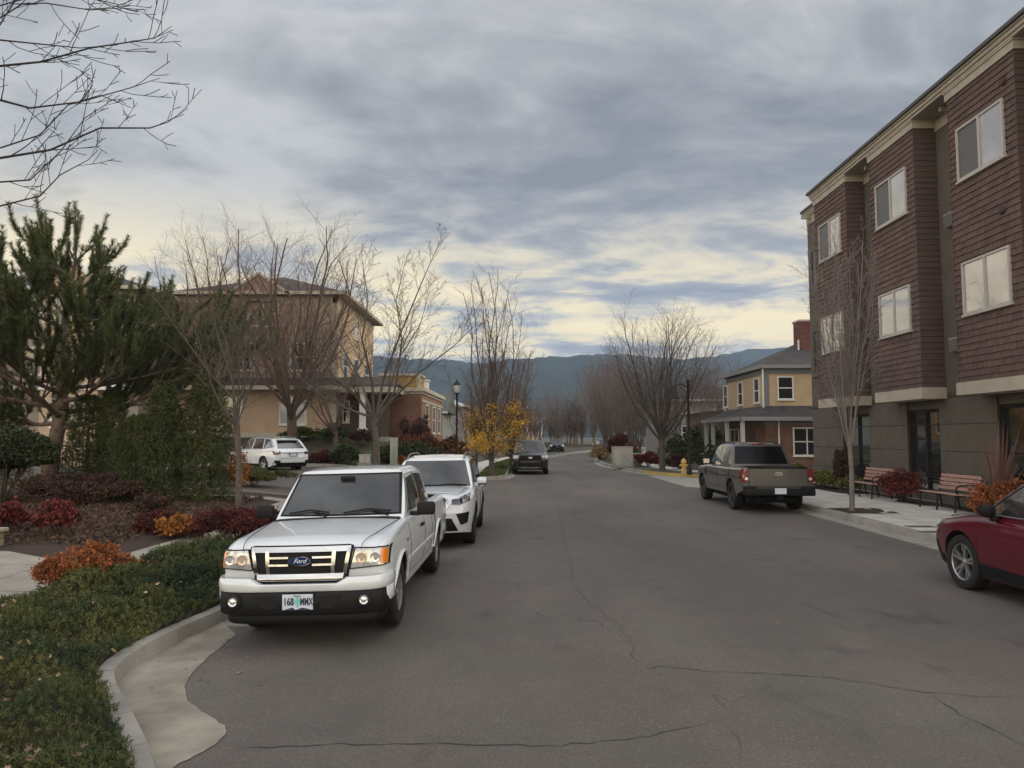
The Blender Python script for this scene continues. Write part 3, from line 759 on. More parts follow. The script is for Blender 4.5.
# ------------------------------------------------------------ white utility vehicle behind the pickup (seen from ahead)
def white_suv():
    c = Car('utility_vehicle', 'white compact utility vehicle parked nose out right behind the white pickup', 'car',
            L=4.62, hw=.905, rf=.55, ef=.20, rr=.35, er=.12, crown=.05, sr=.07, cf=.20, cr=.08,
            top=[(0, .87), (.04, .95), (.12, 1.0), (.30, 1.035), (.7, 1.075), (1.1, 1.10), (1.35, 1.10), (3, 1.10), (4.3, 1.10), (4.62, 1.06)],
            bot=[(0, .30), (.4, .24), (4.1, .25), (4.62, .36)],
            side=[(.2, .06), (.45, .025), (.62, .0), (.80, .0), (.95, .012), (1.10, .035)],
            Ff=[(.25, .10), (.45, .02), (.66, .0), (.86, .035), (.98, .09)],
            Rf=[(.3, .08), (.5, 0), (1.1, .06)], zbelt=1.07, ws=((1.12, 1.05), (1.86, 1.60)), rw=((4.50, 1.05), (4.10, 1.60)),
            roof=[(1.6, 1.60), (1.9, 1.655), (2.5, 1.70), (3.3, 1.695), (4.0, 1.655), (4.4, 1.60)], gpinch=(.05, .06), g_in=.04, g_lean=.26, g_sr=.12, gcurve=.22, rcurve=.10, g_crown=.04,
            wheels=[(.93, .35), (3.60, .35)], arch_gap=.05, tuck=.015)
    c.body(PAINT_W2); c.cabin(PAINT_W2)
    c.patch('windscreen', c.gfront(.004), [(-.78, 1.08), (.78, 1.08)], [(-.625, 1.585), (.625, 1.585)], GLASS_L, 24, 10)
    c.patch('rear_window', c.gback(.005), [(-.62, 1.15), (.62, 1.15)], [(-.54, 1.54), (.54, 1.54)], GLASS, 12, 6)
    for sg in (-1, 1):
        c.patch('side_window', c.gside(sg), [(1.42, 1.10), (2.52, 1.12)], [(2.02, 1.555), (2.56, 1.60)], GLASS, 14, 8)
        c.patch('side_window', c.gside(sg), [(2.62, 1.12), (3.50, 1.14)], [(2.65, 1.60), (3.42, 1.585)], GLASS, 14, 8)
        c.patch('side_window', c.gside(sg), [(3.58, 1.145), (4.16, 1.20)], [(3.52, 1.575), (3.98, 1.53)], GLASS, 10, 8)
        seams(c, sg, [[(1.36, .98), (1.34, .40), (2.58, .36), (2.58, 1.04)], [(2.58, .36), (3.18, .40), (3.42, .75), (3.50, 1.04)]])
        lower_cladding(c, sg, .27, .40); handles(c, sg, (2.42, 3.34), .96, PAINT_W2)
        A = [(sg*.50, .915), (sg*.66, .96), (sg*.82, 1.0)]; B = [(sg*.51, .825), (sg*.66, .825), (sg*.83, .88)]
        h = c.patch('headlight', c.front(.014), A, B, LENS_D, 12, 6, .04)
        p = c.front(.016)(sg*.70, .90); q = MB(); q.lathe([(.040, 0), (.042, -.008), (.03, -.006), (0, .004)], 16, 'Y', (p.x, p.y, p.z)); q.build('lamp_reflector', REFL, h, 40)
        c.patch('daytime_light', c.front(.022), [(sg*.57, .935), (sg*.80, .98)], [(sg*.57, .922), (sg*.80, .965)], REFL, 8, 2, .01, parent=h)
        c.patch('fog_light_housing', c.front(.010), [(sg*.585, .65), (sg*.82, .68)], [(sg*.665, .44), (sg*.79, .48)], BLACKP, 8, 6, .03)
        c.patch('tail_light', c.back(.01), [(sg*.62, .98), (sg*.86, .98)], [(sg*.62, .80), (sg*.86, .82)], REDL, 6, 4, .03)
    g = c.patch('grille', c.front(.010), [(-.40, .935), (.40, .935)], [(-.30, .66), (.30, .66)], DARK, 16, 8, .04)
    for pa, pb in (((-.42, .94), (.42, .94)), ((-.31, .66), (.31, .66))):
        c.patch('grille_frame', c.front(.022), [(pa[0], pa[1]+.014), (pb[0], pb[1]+.014)], [(pa[0], pa[1]-.014), (pb[0], pb[1]-.014)], CHROME, 14, 2, .03, parent=g)
    for sg in (-1, 1):
        c.patch('grille_frame', c.front(.022), [(sg*.40, .94), (sg*.435, .83), (sg*.30, .66)], [(sg*.43, .94), (sg*.465, .83), (sg*.33, .66)], CHROME, 10, 2, .03, parent=g)
    c.patch('grille_bar', c.front(.020), [(-.42, .835), (.42, .835)], [(-.42, .805), (.42, .805)], CHROME, 14, 2, .03, parent=g)
    c.patch('lower_grille', c.front(.008), [(-.50, .57), (.50, .57)], [(-.62, .33), (.62, .33)], BLACKP, 16, 6, .03)
    flat_badge(c, 'emblem', c.front(.034), 0, .82, .075, .040, BADGE_B)
    q = MB(); c.seam(q, c.deck(0), [(-.60, .24), (.60, .24)], .004)
    for sg in (-1, 1): c.seam(q, c.deck(0), [(sg*.60, .24), (sg*.66, .5), (sg*.72, 1.22)], .004)
    q.build('bonnet_seam', DARK, c.root)
    q = MB(); g_ = c.gfront(.02)
    q.tube([g_(-.66, 1.09), g_(-.30, 1.11), g_(.05, 1.10)], .010, 6); q.tube([g_(.02, 1.095), g_(.4, 1.12), g_(.70, 1.095)], .010, 6); q.build('wiper', BLACKP, c.root)
    q = MB()
    for sg in (-1, 1):
        b = MB(); b.box(*sorted((sg*.88, sg*1.09)), 1.72-c.L/2-.06, 1.72-c.L/2+.06, 1.10, 1.24, .045); b.box(*sorted((sg*.84, sg*.92)), 1.72-c.L/2-.02, 1.72-c.L/2+.05, 1.06, 1.13, .01)
        o = b.build('side_mirror', PAINT_W2, c.root, 35); b = MB(); b.box(*sorted((sg*.90, sg*1.08)), 1.72-c.L/2-.055, 1.72-c.L/2+.055, 1.085, 1.102, .006); b.build('mirror_base', BLACKP, o)
    roof_rails(c, 1.95, 4.0, .06, .60)
    all_wheels(c, .235, .215, 5, ALLOY_D, 'twin')
    c.place(-1.59, 13.85+c.L/2, -.012, -.058, roll=R(-.9))
white_suv()

# ------------------------------------------------------------ estate car, in white and in dark red
def estate(name, label, paint, front_detail=True):
    c = Car(name, label, 'car', L=4.82, hw=.92, rf=.75, ef=.24, rr=.40, er=.15, crown=.05, sr=.07, cf=.22, cr=.10,
            top=[(0, .72), (.04, .80), (.12, .86), (.35, .935), (.8, 1.01), (1.2, 1.05), (1.45, 1.06), (3, 1.06), (4.5, 1.07), (4.82, 1.0)],
            bot=[(0, .30), (.4, .23), (4.3, .25), (4.82, .38)],
            side=[(.2, .06), (.42, .025), (.60, .0), (.78, .0), (.93, .015), (1.06, .04)],
            Ff=[(.25, .10), (.45, .02), (.62, .0), (.80, .06), (.92, .12)],
            Rf=[(.3, .10), (.5, 0), (.72, .0), (.95, .06), (1.06, .10)], zbelt=1.03, ws=((1.22, 1.01), (2.10, 1.55)), rw=((4.76, 1.01), (4.22, 1.53)),
            roof=[(1.8, 1.53), (2.1, 1.585), (2.6, 1.62), (3.3, 1.61), (4.1, 1.565), (4.5, 1.51)], gpinch=(.05, .07), g_in=.04, g_lean=.27, g_sr=.11, gcurve=.24, rcurve=.13, g_crown=.04,
            wheels=[(1.02, .36), (3.76, .36)], arch_gap=.045, tuck=.012)
    c.body(paint); c.cabin(paint)
    c.patch('windscreen', c.gfront(.004), [(-.76, 1.04), (.76, 1.04)], [(-.60, 1.54), (.60, 1.54)], GLASS, 24, 10)
    c.patch('rear_window', c.gback(.006), [(-.68, 1.10), (.68, 1.10)], [(-.55, 1.47), (.55, 1.47)], GLASS, 16, 8)
    for sg in (-1, 1):
        fr = [[(1.46, 1.045), (2.0, 1.38), (2.22, 1.515), (2.75, 1.565), (3.4, 1.56), (4.05, 1.515), (4.28, 1.36), (4.50, 1.20)]]
        w1 = c.patch('side_window', c.gside(sg), [(1.56, 1.07), (2.62, 1.085)], [(2.05, 1.38), (2.24, 1.495), (2.66, 1.54)], GLASS, 18, 8)
        c.patch('side_window', c.gside(sg), [(2.72, 1.085), (3.60, 1.10)], [(2.75, 1.545), (3.52, 1.535)], GLASS, 14, 8)
        c.patch('side_window', c.gside(sg), [(3.68, 1.105), (4.36, 1.19)], [(3.62, 1.53), (4.02, 1.495), (4.15, 1.40)], GLASS, 10, 8)
        d = MB()
        for l in fr: c.seam(d, c.gside(sg, .003), l, .011, 6)
        c.seam(d, c.gside(sg, .003), [(1.46, 1.050), (2.6, 1.066), (3.6, 1.082), (4.45, 1.19)], .010, 6); d.build('window_trim', CHROME if front_detail else GREYM, c.root, 60)
        seams(c, sg, [[(1.42, .99), (1.40, .42), (2.66, .38), (2.66, 1.02)], [(2.66, .38), (3.26, .40), (3.52, .75), (3.60, 1.02)]])
        c.patch('body_crease', c.side(sg, .004), [(.75, .80), (2.4, .84), (4.4, .86)], [(.75, .785), (2.4, .825), (4.4, .845)], paint, 30, 2, .01)
        lower_cladding(c, sg, .25, .40, arches=False); c.patch('bumper_cladding', c.side(sg, .006), [(.14, .42), (.56, .40)], [(.14, .28), (.56, .28)], BLACKP, 12, 4, .02); handles(c, sg, (2.48, 3.42), .90, paint)
        c.patch('headlight', c.front(.012), [(sg*.46, .79), (sg*.80, .84)], [(sg*.47, .70), (sg*.82, .72)], LENS, 12, 6, .04)
        c.patch('headlight', c.side(sg, .006), [(.06, .80), (.34, .86), (.50, .885)], [(.06, .70), (.30, .745), (.47, .85)], LENS, 12, 6, .03)
        c.patch('fog_light_housing', c.front(.010), [(sg*.60, .55), (sg*.84, .58)], [(sg*.62, .40), (sg*.84, .42)], BLACKP, 8, 6, .03)
        t = c.patch('tail_light', c.back(.012), [(sg*.58, .975), (sg*.87, 1.0)], [(sg*.60, .865), (sg*.88, .82)], REDL, 8, 6, .04)
        c.patch('tail_light', c.side(sg, .008), [(4.48, .985), (4.80, .99)], [(4.55, .89), (4.80, .83)], REDL, 8, 6, .03)
        b = MB(); b.box(*sorted((sg*.90, sg*1.08)), 1.78-c.L/2-.07, 1.78-c.L/2+.07, 1.04, 1.19, .05); b.box(*sorted((sg*.86, sg*.95)), 1.74-c.L/2, 1.74-c.L/2+.09, .985, 1.06, .02)
        b.build('side_mirror', BLACKP if front_detail else paint, c.root, 35)
    c.patch('grille', c.front(.010), [(-.38, .80), (.38, .80)], [(-.33, .58), (.33, .58)], DARK, 14, 6, .03)
    c.patch('lower_grille', c.front(.008), [(-.52, .50), (.52, .50)], [(-.60, .32), (.60, .32)], BLACKP, 16, 6, .03)
    # tail
    c.patch('rear_bumper_skirt', c.back(.008), [(-.88, .46), (.88, .46)], [(-.84, .27), (.84, .27)], BLACKP, 20, 5, .03)
    for sg in (-1, 1): c.patch('rear_reflector_housing', c.back(.010), [(sg*.62, .56), (sg*.86, .58)], [(sg*.64, .44), (sg*.86, .44)], BLACKP, 6, 4, .02)
    q = MB(); c.seam(q, c.back(0), [(-.60, .66), (.60, .66)], .006); c.seam(q, c.back(0), [(-.66, 1.0), (-.60, .66)], .004); c.seam(q, c.back(0), [(.66, 1.0), (.60, .66)], .004); q.build('tailgate_seam', DARK, c.root)
    c.patch('plate_recess', c.back(.006), [(-.24, .90), (.24, .90)], [(-.21, .73), (.21, .73)], GREYM, 6, 4, .01)
    p = c.back(.012)(0, .81); licence_plate(c, 0, .81, p.y, 1)
    flat_badge(c, 'emblem', c.back(.006), 0, .945, .06, .032, CHROME)
    q = MB(); z = interp(c.roof, 4.2)
    q.add([c.P(-.55, 4.12, z-.01), c.P(.55, 4.12, z-.01), c.P(.50, 4.42, z-.05), c.P(-.50, 4.42, z-.05), c.P(-.55, 4.12, z-.05), c.P(.55, 4.12, z-.05), c.P(.50, 4.42, z-.075), c.P(-.50, 4.42, z-.075)],
          [(0, 1, 2, 3), (7, 6, 5, 4), (0, 4, 5, 1), (1, 5, 6, 2), (2, 6, 7, 3), (3, 7, 4, 0)]); q.build('spoiler', paint, c.root)
    q = MB(); c.seam(q, c.deck(0), [(-.60, .30), (.60, .30)], .004)
    for sg in (-1, 1): c.seam(q, c.deck(0), [(sg*.60, .30), (sg*.68, .6), (sg*.74, 1.30)], .004)
    q.build('bonnet_seam', DARK, c.root)
    roof_rails(c, 2.2, 4.1, .05, .60, GREYM)
    return c
c = estate('estate_car', 'white estate car seen from behind on the side lot before the tan house', PAINT_W2, False)
all_wheels(c, .225, .235, 5, ALLOY, 'single')
c.place(-11.75, 35.5, R(180+48), .38)
c = estate('estate_car', 'dark red estate car at the right edge by the benches', PAINT_R)
all_wheels(c, .225, .245, 5, ALLOY, 'twin')
c.place(6.93, 11.12-c.L/2, math.pi-.015)

# ------------------------------------------------------------ grey double-cab pickup on the right kerb (seen from behind)
def grey_pickup():
    c = Car('pickup_truck', 'grey-green double-cab pickup seen from behind, parked at the right kerb', 'pickup truck',
            L=5.35, hw=.955, rf=.35, ef=.14, rr=.10, er=.03, crown=.03, sr=.06, cf=.14, cr=.01,
            top=[(0, .95), (.04, 1.05), (.12, 1.09), (.5, 1.13), (1.2, 1.18), (1.5, 1.20), (3.6, 1.20), (5.35, 1.23)],
            bot=[(0, .42), (.5, .40), (4.6, .44), (5.35, .60)],
            side=[(.3, .06), (.5, .025), (.72, .0), (.95, .0), (1.1, .02), (1.22, .04)],
            Ff=[(.3, .06), (.55, .0), (.9, .0), (1.1, .04)], Rf=[(0, 0)], zbelt=1.19, ws=((1.46, 1.17), (2.16, 1.76)), rw=((4.02, 1.17), (3.70, 1.76)),
            roof=[(1.9, 1.79), (2.2, 1.84), (2.8, 1.87), (3.4, 1.855), (3.9, 1.82)], gpinch=(.04, .03), g_in=.05, g_lean=.24, g_sr=.10, gcurve=.16, rcurve=.05, g_crown=.035,
            wheels=[(.90, .395), (4.17, .395)], arch_gap=.07, tuck=.015)
    c.body(PAINT_G, bed=(-.76, .76, 4.06-c.L/2, 5.27-c.L/2, .72, 1.5)); c.cabin(PAINT_G)
    c.patch('windscreen', c.gfront(.004), [(-.78, 1.21), (.78, 1.21)], [(-.66, 1.74), (.66, 1.74)], GLASS, 20, 8)
    c.patch('rear_window', c.gback(.006), [(-.76, 1.26), (.76, 1.26)], [(-.66, 1.75), (.66, 1.75)], GLASS_P, 16, 8)
    for sg in (-1, 1):
        c.patch('side_window', c.gside(sg), [(1.80, 1.23), (2.72, 1.23)], [(2.20, 1.72), (2.74, 1.76)], GLASS_L, 14, 8)
        c.patch('side_window', c.gside(sg), [(2.84, 1.23), (3.72, 1.26)], [(2.84, 1.76), (3.56, 1.74)], GLASS_L, 14, 8)
        seams(c, sg, [[(1.48, 1.12), (1.48, .56), (2.78, .54), (2.78, 1.15)], [(2.78, .54), (3.55, .54), (3.84, .85), (3.84, 1.15)]])
        seams(c, sg, [[(4.03, .50), (4.03, 1.15)]], 'bed_gap', .010)
        c.patch('fender_vent', c.side(sg, .008), [(1.28, 1.04), (1.42, 1.04)], [(1.30, .86), (1.40, .86)], DARK, 4, 3, .01)
        handles(c, sg, (2.62, 3.62), 1.07, PAINT_G); lower_cladding(c, sg, .44, .50, PAINT_G, .05)
        c.patch('tail_light', c.back(.012), [(sg*.775, 1.17), (sg*.935, 1.17)], [(sg*.775, .83), (sg*.935, .83)], REDL, 5, 6, .03)
        c.patch('tail_light', c.side(sg, .008), [(5.10, 1.17), (5.34, 1.17)], [(5.14, .83), (5.34, .83)], REDL, 5, 6, .02)
        c.patch('reverse_lamp', c.back(.018), [(sg*.80, .95), (sg*.88, .95)], [(sg*.80, .88), (sg*.88, .88)], REFL, 3, 3, .02)
    # tailgate
    t = c.patch('tailgate', c.back(.012), [(-.765, 1.205), (.765, 1.205)], [(-.765, .72), (.765, .72)], PAINT_G, 16, 8, .04)
    c.patch('tailgate_step', c.back(.024), [(-.66, .90), (.66, .90)], [(-.70, .76), (.70, .76)], PAINT_G, 12, 4, .02, parent=t)
    c.patch('tailgate_lip', c.back(.028), [(-.765, 1.225), (.765, 1.225)], [(-.765, 1.18), (.765, 1.18)], BLACKP, 12, 3, .06, parent=t)
    q = MB(); c.seam(q, c.back(.004), [(-.775, 1.22), (-.775, .70), (.775, .70), (.775, 1.22)], .008); q.build('tailgate_seam', DARK, t)
    flat_badge(c, 'emblem', c.back(.026), 0, 1.04, .105, .045, GREYM)
    q = MB(); q.box(-.93, .93, c.L/2-.10, c.L/2+.16, .47, .66, .04); q.box(-.93, -.60, c.L/2-.12, c.L/2+.12, .60, .72, .03); q.box(.60, .93, c.L/2-.12, c.L/2+.12, .60, .72, .03)
    q.build('rear_bumper', BLACKP, c.root, 35)
    licence_plate(c, 0, .60, c.L/2+.163, 1)
    q = MB(); q.box(-.06, .06, c.L/2, c.L/2+.20, .38, .46, .01); q.tube([(.55, c.L/2-.3, .38), (.55, c.L/2+.10, .38)], .035, 10); q.build('tow_hitch', DARK, c.root)
    q = MB(); p = c.P(0, 3.66, interp(c.roof, 3.7)); q.box(-.16, .16, p.y-.04, p.y+.035, p.z-.035, p.z+.02, .01); q.build('brake_lamp', REDL, c.root, 35)
    mirror_pair(c, 1.95, 1.28, .97, 1.18, .17, BLACKP, .12)
    roof_rails(c, 2.3, 3.6, .03, .62, BLACKP)
    all_wheels(c, .26, .235, 6, ALLOY_D, 'twin')
    c.patch('grille', c.front(.01), [(-.6, 1.02), (.6, 1.02)], [(-.6, .7), (.6, .7)], DARK, 14, 5, .03)
    for sg in (-1, 1): c.patch('headlight', c.front(.012), [(sg*.64, 1.0), (sg*.92, 1.0)], [(sg*.64, .82), (sg*.92, .82)], LENS, 6, 5, .03)
    c.place(7.12, 19.8+c.L/2, math.pi-.015+.0)
grey_pickup()

# ------------------------------------------------------------ black utility vehicle far down the left kerb
def black_suv():
    c = Car('utility_vehicle', 'black utility vehicle facing us further down the street by the yellow-leaved tree', 'car',
            L=4.95, hw=.98, rf=.35, ef=.14, rr=.3, er=.10, crown=.04, sr=.07, cf=.14, cr=.06,
            top=[(0, .98), (.04, 1.06), (.12, 1.10), (.5, 1.15), (1.2, 1.19), (1.5, 1.20), (4.6, 1.20), (4.95, 1.15)],
            bot=[(0, .34), (.4, .26), (4.4, .28), (4.95, .4)],
            side=[(.2, .06), (.5, .02), (.8, .0), (1.0, .01), (1.2, .04)], Ff=[(.3, .06), (.6, .0), (.9, .0), (1.1, .05)],
            Rf=[(.3, .08), (.5, 0), (1.1, .06)], zbelt=1.18, ws=((1.30, 1.16), (1.95, 1.74)), rw=((4.85, 1.16), (4.5, 1.74)),
            roof=[(1.7, 1.76), (2.0, 1.80), (3, 1.83), (4.2, 1.80), (4.6, 1.76)], gpinch=(.03, .04), g_in=.05, g_lean=.26, g_sr=.10, gcurve=.16, rcurve=.08, g_crown=.035,
            wheels=[(.95, .38), (3.95, .38)], arch_gap=.05, tuck=.015)
    c.body(PAINT_K); c.cabin(PAINT_K)
    c.patch('windscreen', c.gfront(.004), [(-.80, 1.21), (.80, 1.21)], [(-.68, 1.74), (.68, 1.74)], GLASS_L, 16, 8)
    for sg in (-1, 1):
        c.patch('side_window', c.gside(sg), [(1.7, 1.22), (2.8, 1.22)], [(2.1, 1.70), (2.8, 1.74)], GLASS, 10, 6)
        c.patch('side_window', c.gside(sg), [(2.9, 1.22), (4.3, 1.24)], [(2.9, 1.74), (4.1, 1.70)], GLASS, 10, 6)
        h = c.patch('headlight', c.front(.014), [(sg*.60, 1.02), (sg*.93, 1.03)], [(sg*.62, .86), (sg*.93, .84)], LENS, 8, 5, .03)
        c.patch('bumper_blade', c.front(.014), [(sg*.60, .80), (sg*.95, .82)], [(sg*.66, .76), (sg*.95, .76)], CHROME, 6, 2, .02)
        c.patch('tail_light', c.back(.012), [(sg*.7, 1.1), (sg*.92, 1.1)], [(sg*.7, .85), (sg*.92, .85)], REDL, 4, 4, .03)
    g = c.patch('grille', c.front(.012), [(-.58, 1.03), (.58, 1.03)], [(-.52, .76), (.52, .76)], DARK, 14, 6, .03)
    for z in (.96, .88, .80): c.patch('grille_bar', c.front(.022), [(-.56, z+.015), (.56, z+.015)], [(-.56, z-.015), (.56, z-.015)], BLACKP, 10, 2, .02, parent=g)
    flat_badge(c, 'emblem', c.front(.036), 0, .905, .11, .05, CHROME)
    c.patch('lower_grille', c.front(.01), [(-.6, .62), (.6, .62)], [(-.66, .45), (.66, .45)], DARK, 12, 5, .03)
    c.patch('skid_plate', c.front(.02), [(-.55, .40), (.55, .40)], [(-.5, .33), (.5, .33)], CHROME, 12, 2, .03)
    mirror_pair(c, 1.75, 1.24, .97, 1.20, .17, BLACKP, .12); roof_rails(c, 2.1, 4.3, .04, .64, BLACKP)
    all_wheels(c, .25, .24, 5, ALLOY_D, 'single')
    return c
c = black_suv(); c.place(1.02, 39.3+2.5, -.02)
# further cars, a few pixels each, share its build
FARCARS = [('small pale parked car glimpsed just past the black utility vehicle', 2.05, 66, -.05), ('dark parked car far off under the bare trees on the right kerb', 10.2, 84, math.pi-.1),
           ('farthest parked car at the bend of the street', 5.6, 92, -.08)]
for i, (lb, x, y, rz) in enumerate(FARCARS):
    d = dup(c.root, (x, y, 0), rz, .92, lb, 'parked cars at the far end of the street'); d.name = 'parked_car'
    if i == 0:
        for k in bpy.data.objects:
            if k.parent is d and k.name.split('.')[0] in ('body', 'cab'):
                k.data = k.data.copy(); k.data.materials[0] = mat('silver_car_paint', (.5, .5, .5), .3, metal=.4, coat=1)
# ------------------------------------------------------------ ground, roads, kerbs, paths
from mathutils.geometry import delaunay_2d_cdt
def zroad(x, y):
    a = -.02*min(5.3, max(0.0, 2-x))*(1-ss(22, 34, y))
    if x < -3: a += .48*ss(-3.5, -9.5, x)*ss(21.5, 24, y)
    return a
KL = [(-1.1, -12), (-1.25, 0), (-1.35, 2.2), (-1.52, 3.2)]+[tuple(ground(a, b, .05)[:2]) for a, b in [(163, 790), (157, 768), (149, 742), (136, 716), (121, 688), (115, 676), (117, 665), (135, 650), (170, 631), (222, 609)]]+[(-3.33, 9.2), (-3.28, 11), (-3.20, 16), (-3.16, 20), (-3.35, 21.2), (-3.95, 22.2), (-4.9, 22.85), (-6.2, 23.1), (-14, 23.4), (-30, 23.8)]
KL2 = [(-30, 38.8), (-14, 38.6), (-9, 38.2), (-5.5, 36.4), (-3.5, 35.4), (-1.7, 34.9), (-.85, 35.1), (-.45, 35.9), (-.22, 38), (-.12, 44), (.3, 50), (1.3, 60), (3.2, 70), (5.6, 82), (9, 95), (15, 112), (24, 130)]
KR = [(7.70, -12), (7.85, 0), (8.0, 10), (8.15, 20), (8.27, 28), (8.5, 29.6), (9.1, 30.8), (10.2, 31.6), (12, 31.9), (30, 32.2)]
KR2 = [(30, 36.6), (12, 36.4), (10.2, 36.5), (9.0, 37.0), (7.9, 38.4), (7.15, 41), (6.7, 46), (6.35, 52), (6.9, 60), (8.0, 67), (10.5, 78), (13.8, 90), (20, 106), (29, 126)]
def refine(pl, step=.5):
    out = []
    for p, q in zip(pl, pl[1:]):
        n = max(1, int(math.dist(p, q)/step))
        for i in range(n): out.append((p[0]+(q[0]-p[0])*i/n, p[1]+(q[1]-p[1])*i/n))
    return out+[pl[-1]]
def smoothpl(pl, it=2):
    for _ in range(it):
        o = [pl[0]]
        for p, q in zip(pl, pl[1:]): o += [(p[0]*.75+q[0]*.25, p[1]*.75+q[1]*.25), (p[0]*.25+q[0]*.75, p[1]*.25+q[1]*.75)]
        pl = o+[pl[-1]]
    return pl
def offset(pl, d):
    """positive d = to the left of the walking direction"""
    out = []
    for i, p in enumerate(pl):
        a = pl[max(0, i-1)]; b = pl[min(len(pl)-1, i+1)]; t = (b[0]-a[0], b[1]-a[1]); l = math.hypot(*t) or 1
        out.append((p[0]-t[1]/l*d, p[1]+t[0]/l*d))
    return out
def sheet(name, poly, zfn, m, step=1.0, kind='structure', maxn=20000, jitter=.2, uvn=None):
    """a ground surface: polygon filled with a triangulated grid following zfn"""
    xs = [p[0] for p in poly]; ys = [p[1] for p in poly]; pts = [Vector(p) for p in poly]; n = len(pts)
    def inside(x, y):
        c = False; j = n-1
        for i in range(n):
            if (poly[i][1] > y) != (poly[j][1] > y) and x < (poly[j][0]-poly[i][0])*(y-poly[i][1])/(poly[j][1]-poly[i][1])+poly[i][0]: c = not c
            j = i
        return c
    r = random.Random(3); y = min(ys)+step/2
    while y < max(ys):
        st = step if not callable(step) else step; x = min(xs)+st/2
        while x < max(xs):
            px_, py_ = x+r.uniform(-jitter, jitter)*st, y+r.uniform(-jitter, jitter)*st
            if inside(px_, py_): pts.append(Vector((px_, py_)))
            x += st
        y += step
    V, E, F, *_ = delaunay_2d_cdt(pts, [], [list(range(n))], 1, 1e-4)
    me = bpy.data.meshes.new(name); me.from_pydata([(v.x, v.y, zfn(v.x, v.y)) for v in V], [], [tuple(f) for f in F]); me.update()
    bm = bmesh.new(); bm.from_mesh(me)
    for f in bm.faces:
        f.smooth = True
        if f.normal.z < 0: f.normal_flip()
    bm.to_mesh(me); bm.free()
    o = obj(name, me, m)
    if kind: o['kind'] = kind
    return o
def ribbon(name, pl, w0, w1, zfn, th, m, kind='structure', skirt=.15):
    """kerb / gutter: solid strip between offsets w0 and w1 of a line; zfn gives the top"""
    a = offset(pl, w0); b = offset(pl, w1); V = []; F = []
    for p, q in zip(a, b): V += [(p[0], p[1], zfn(*p)), (q[0], q[1], zfn(*q)), (p[0], p[1], zfn(*p)-th), (q[0], q[1], zfn(*q)-th)]
    for i in range(len(a)-1):
        o = 4*i
        F += [(o, o+1, o+5, o+4), (o+2, o+6, o+7, o+3), (o, o+4, o+6, o+2), (o+1, o+3, o+7, o+5)]
    q = MB(); q.add(V, F+[(0, 2, 3, 1), (len(V)-4, len(V)-3, len(V)-1, len(V)-2)]); o = q.build(name, m, None, 35)
    if kind: o['kind'] = kind
    return o

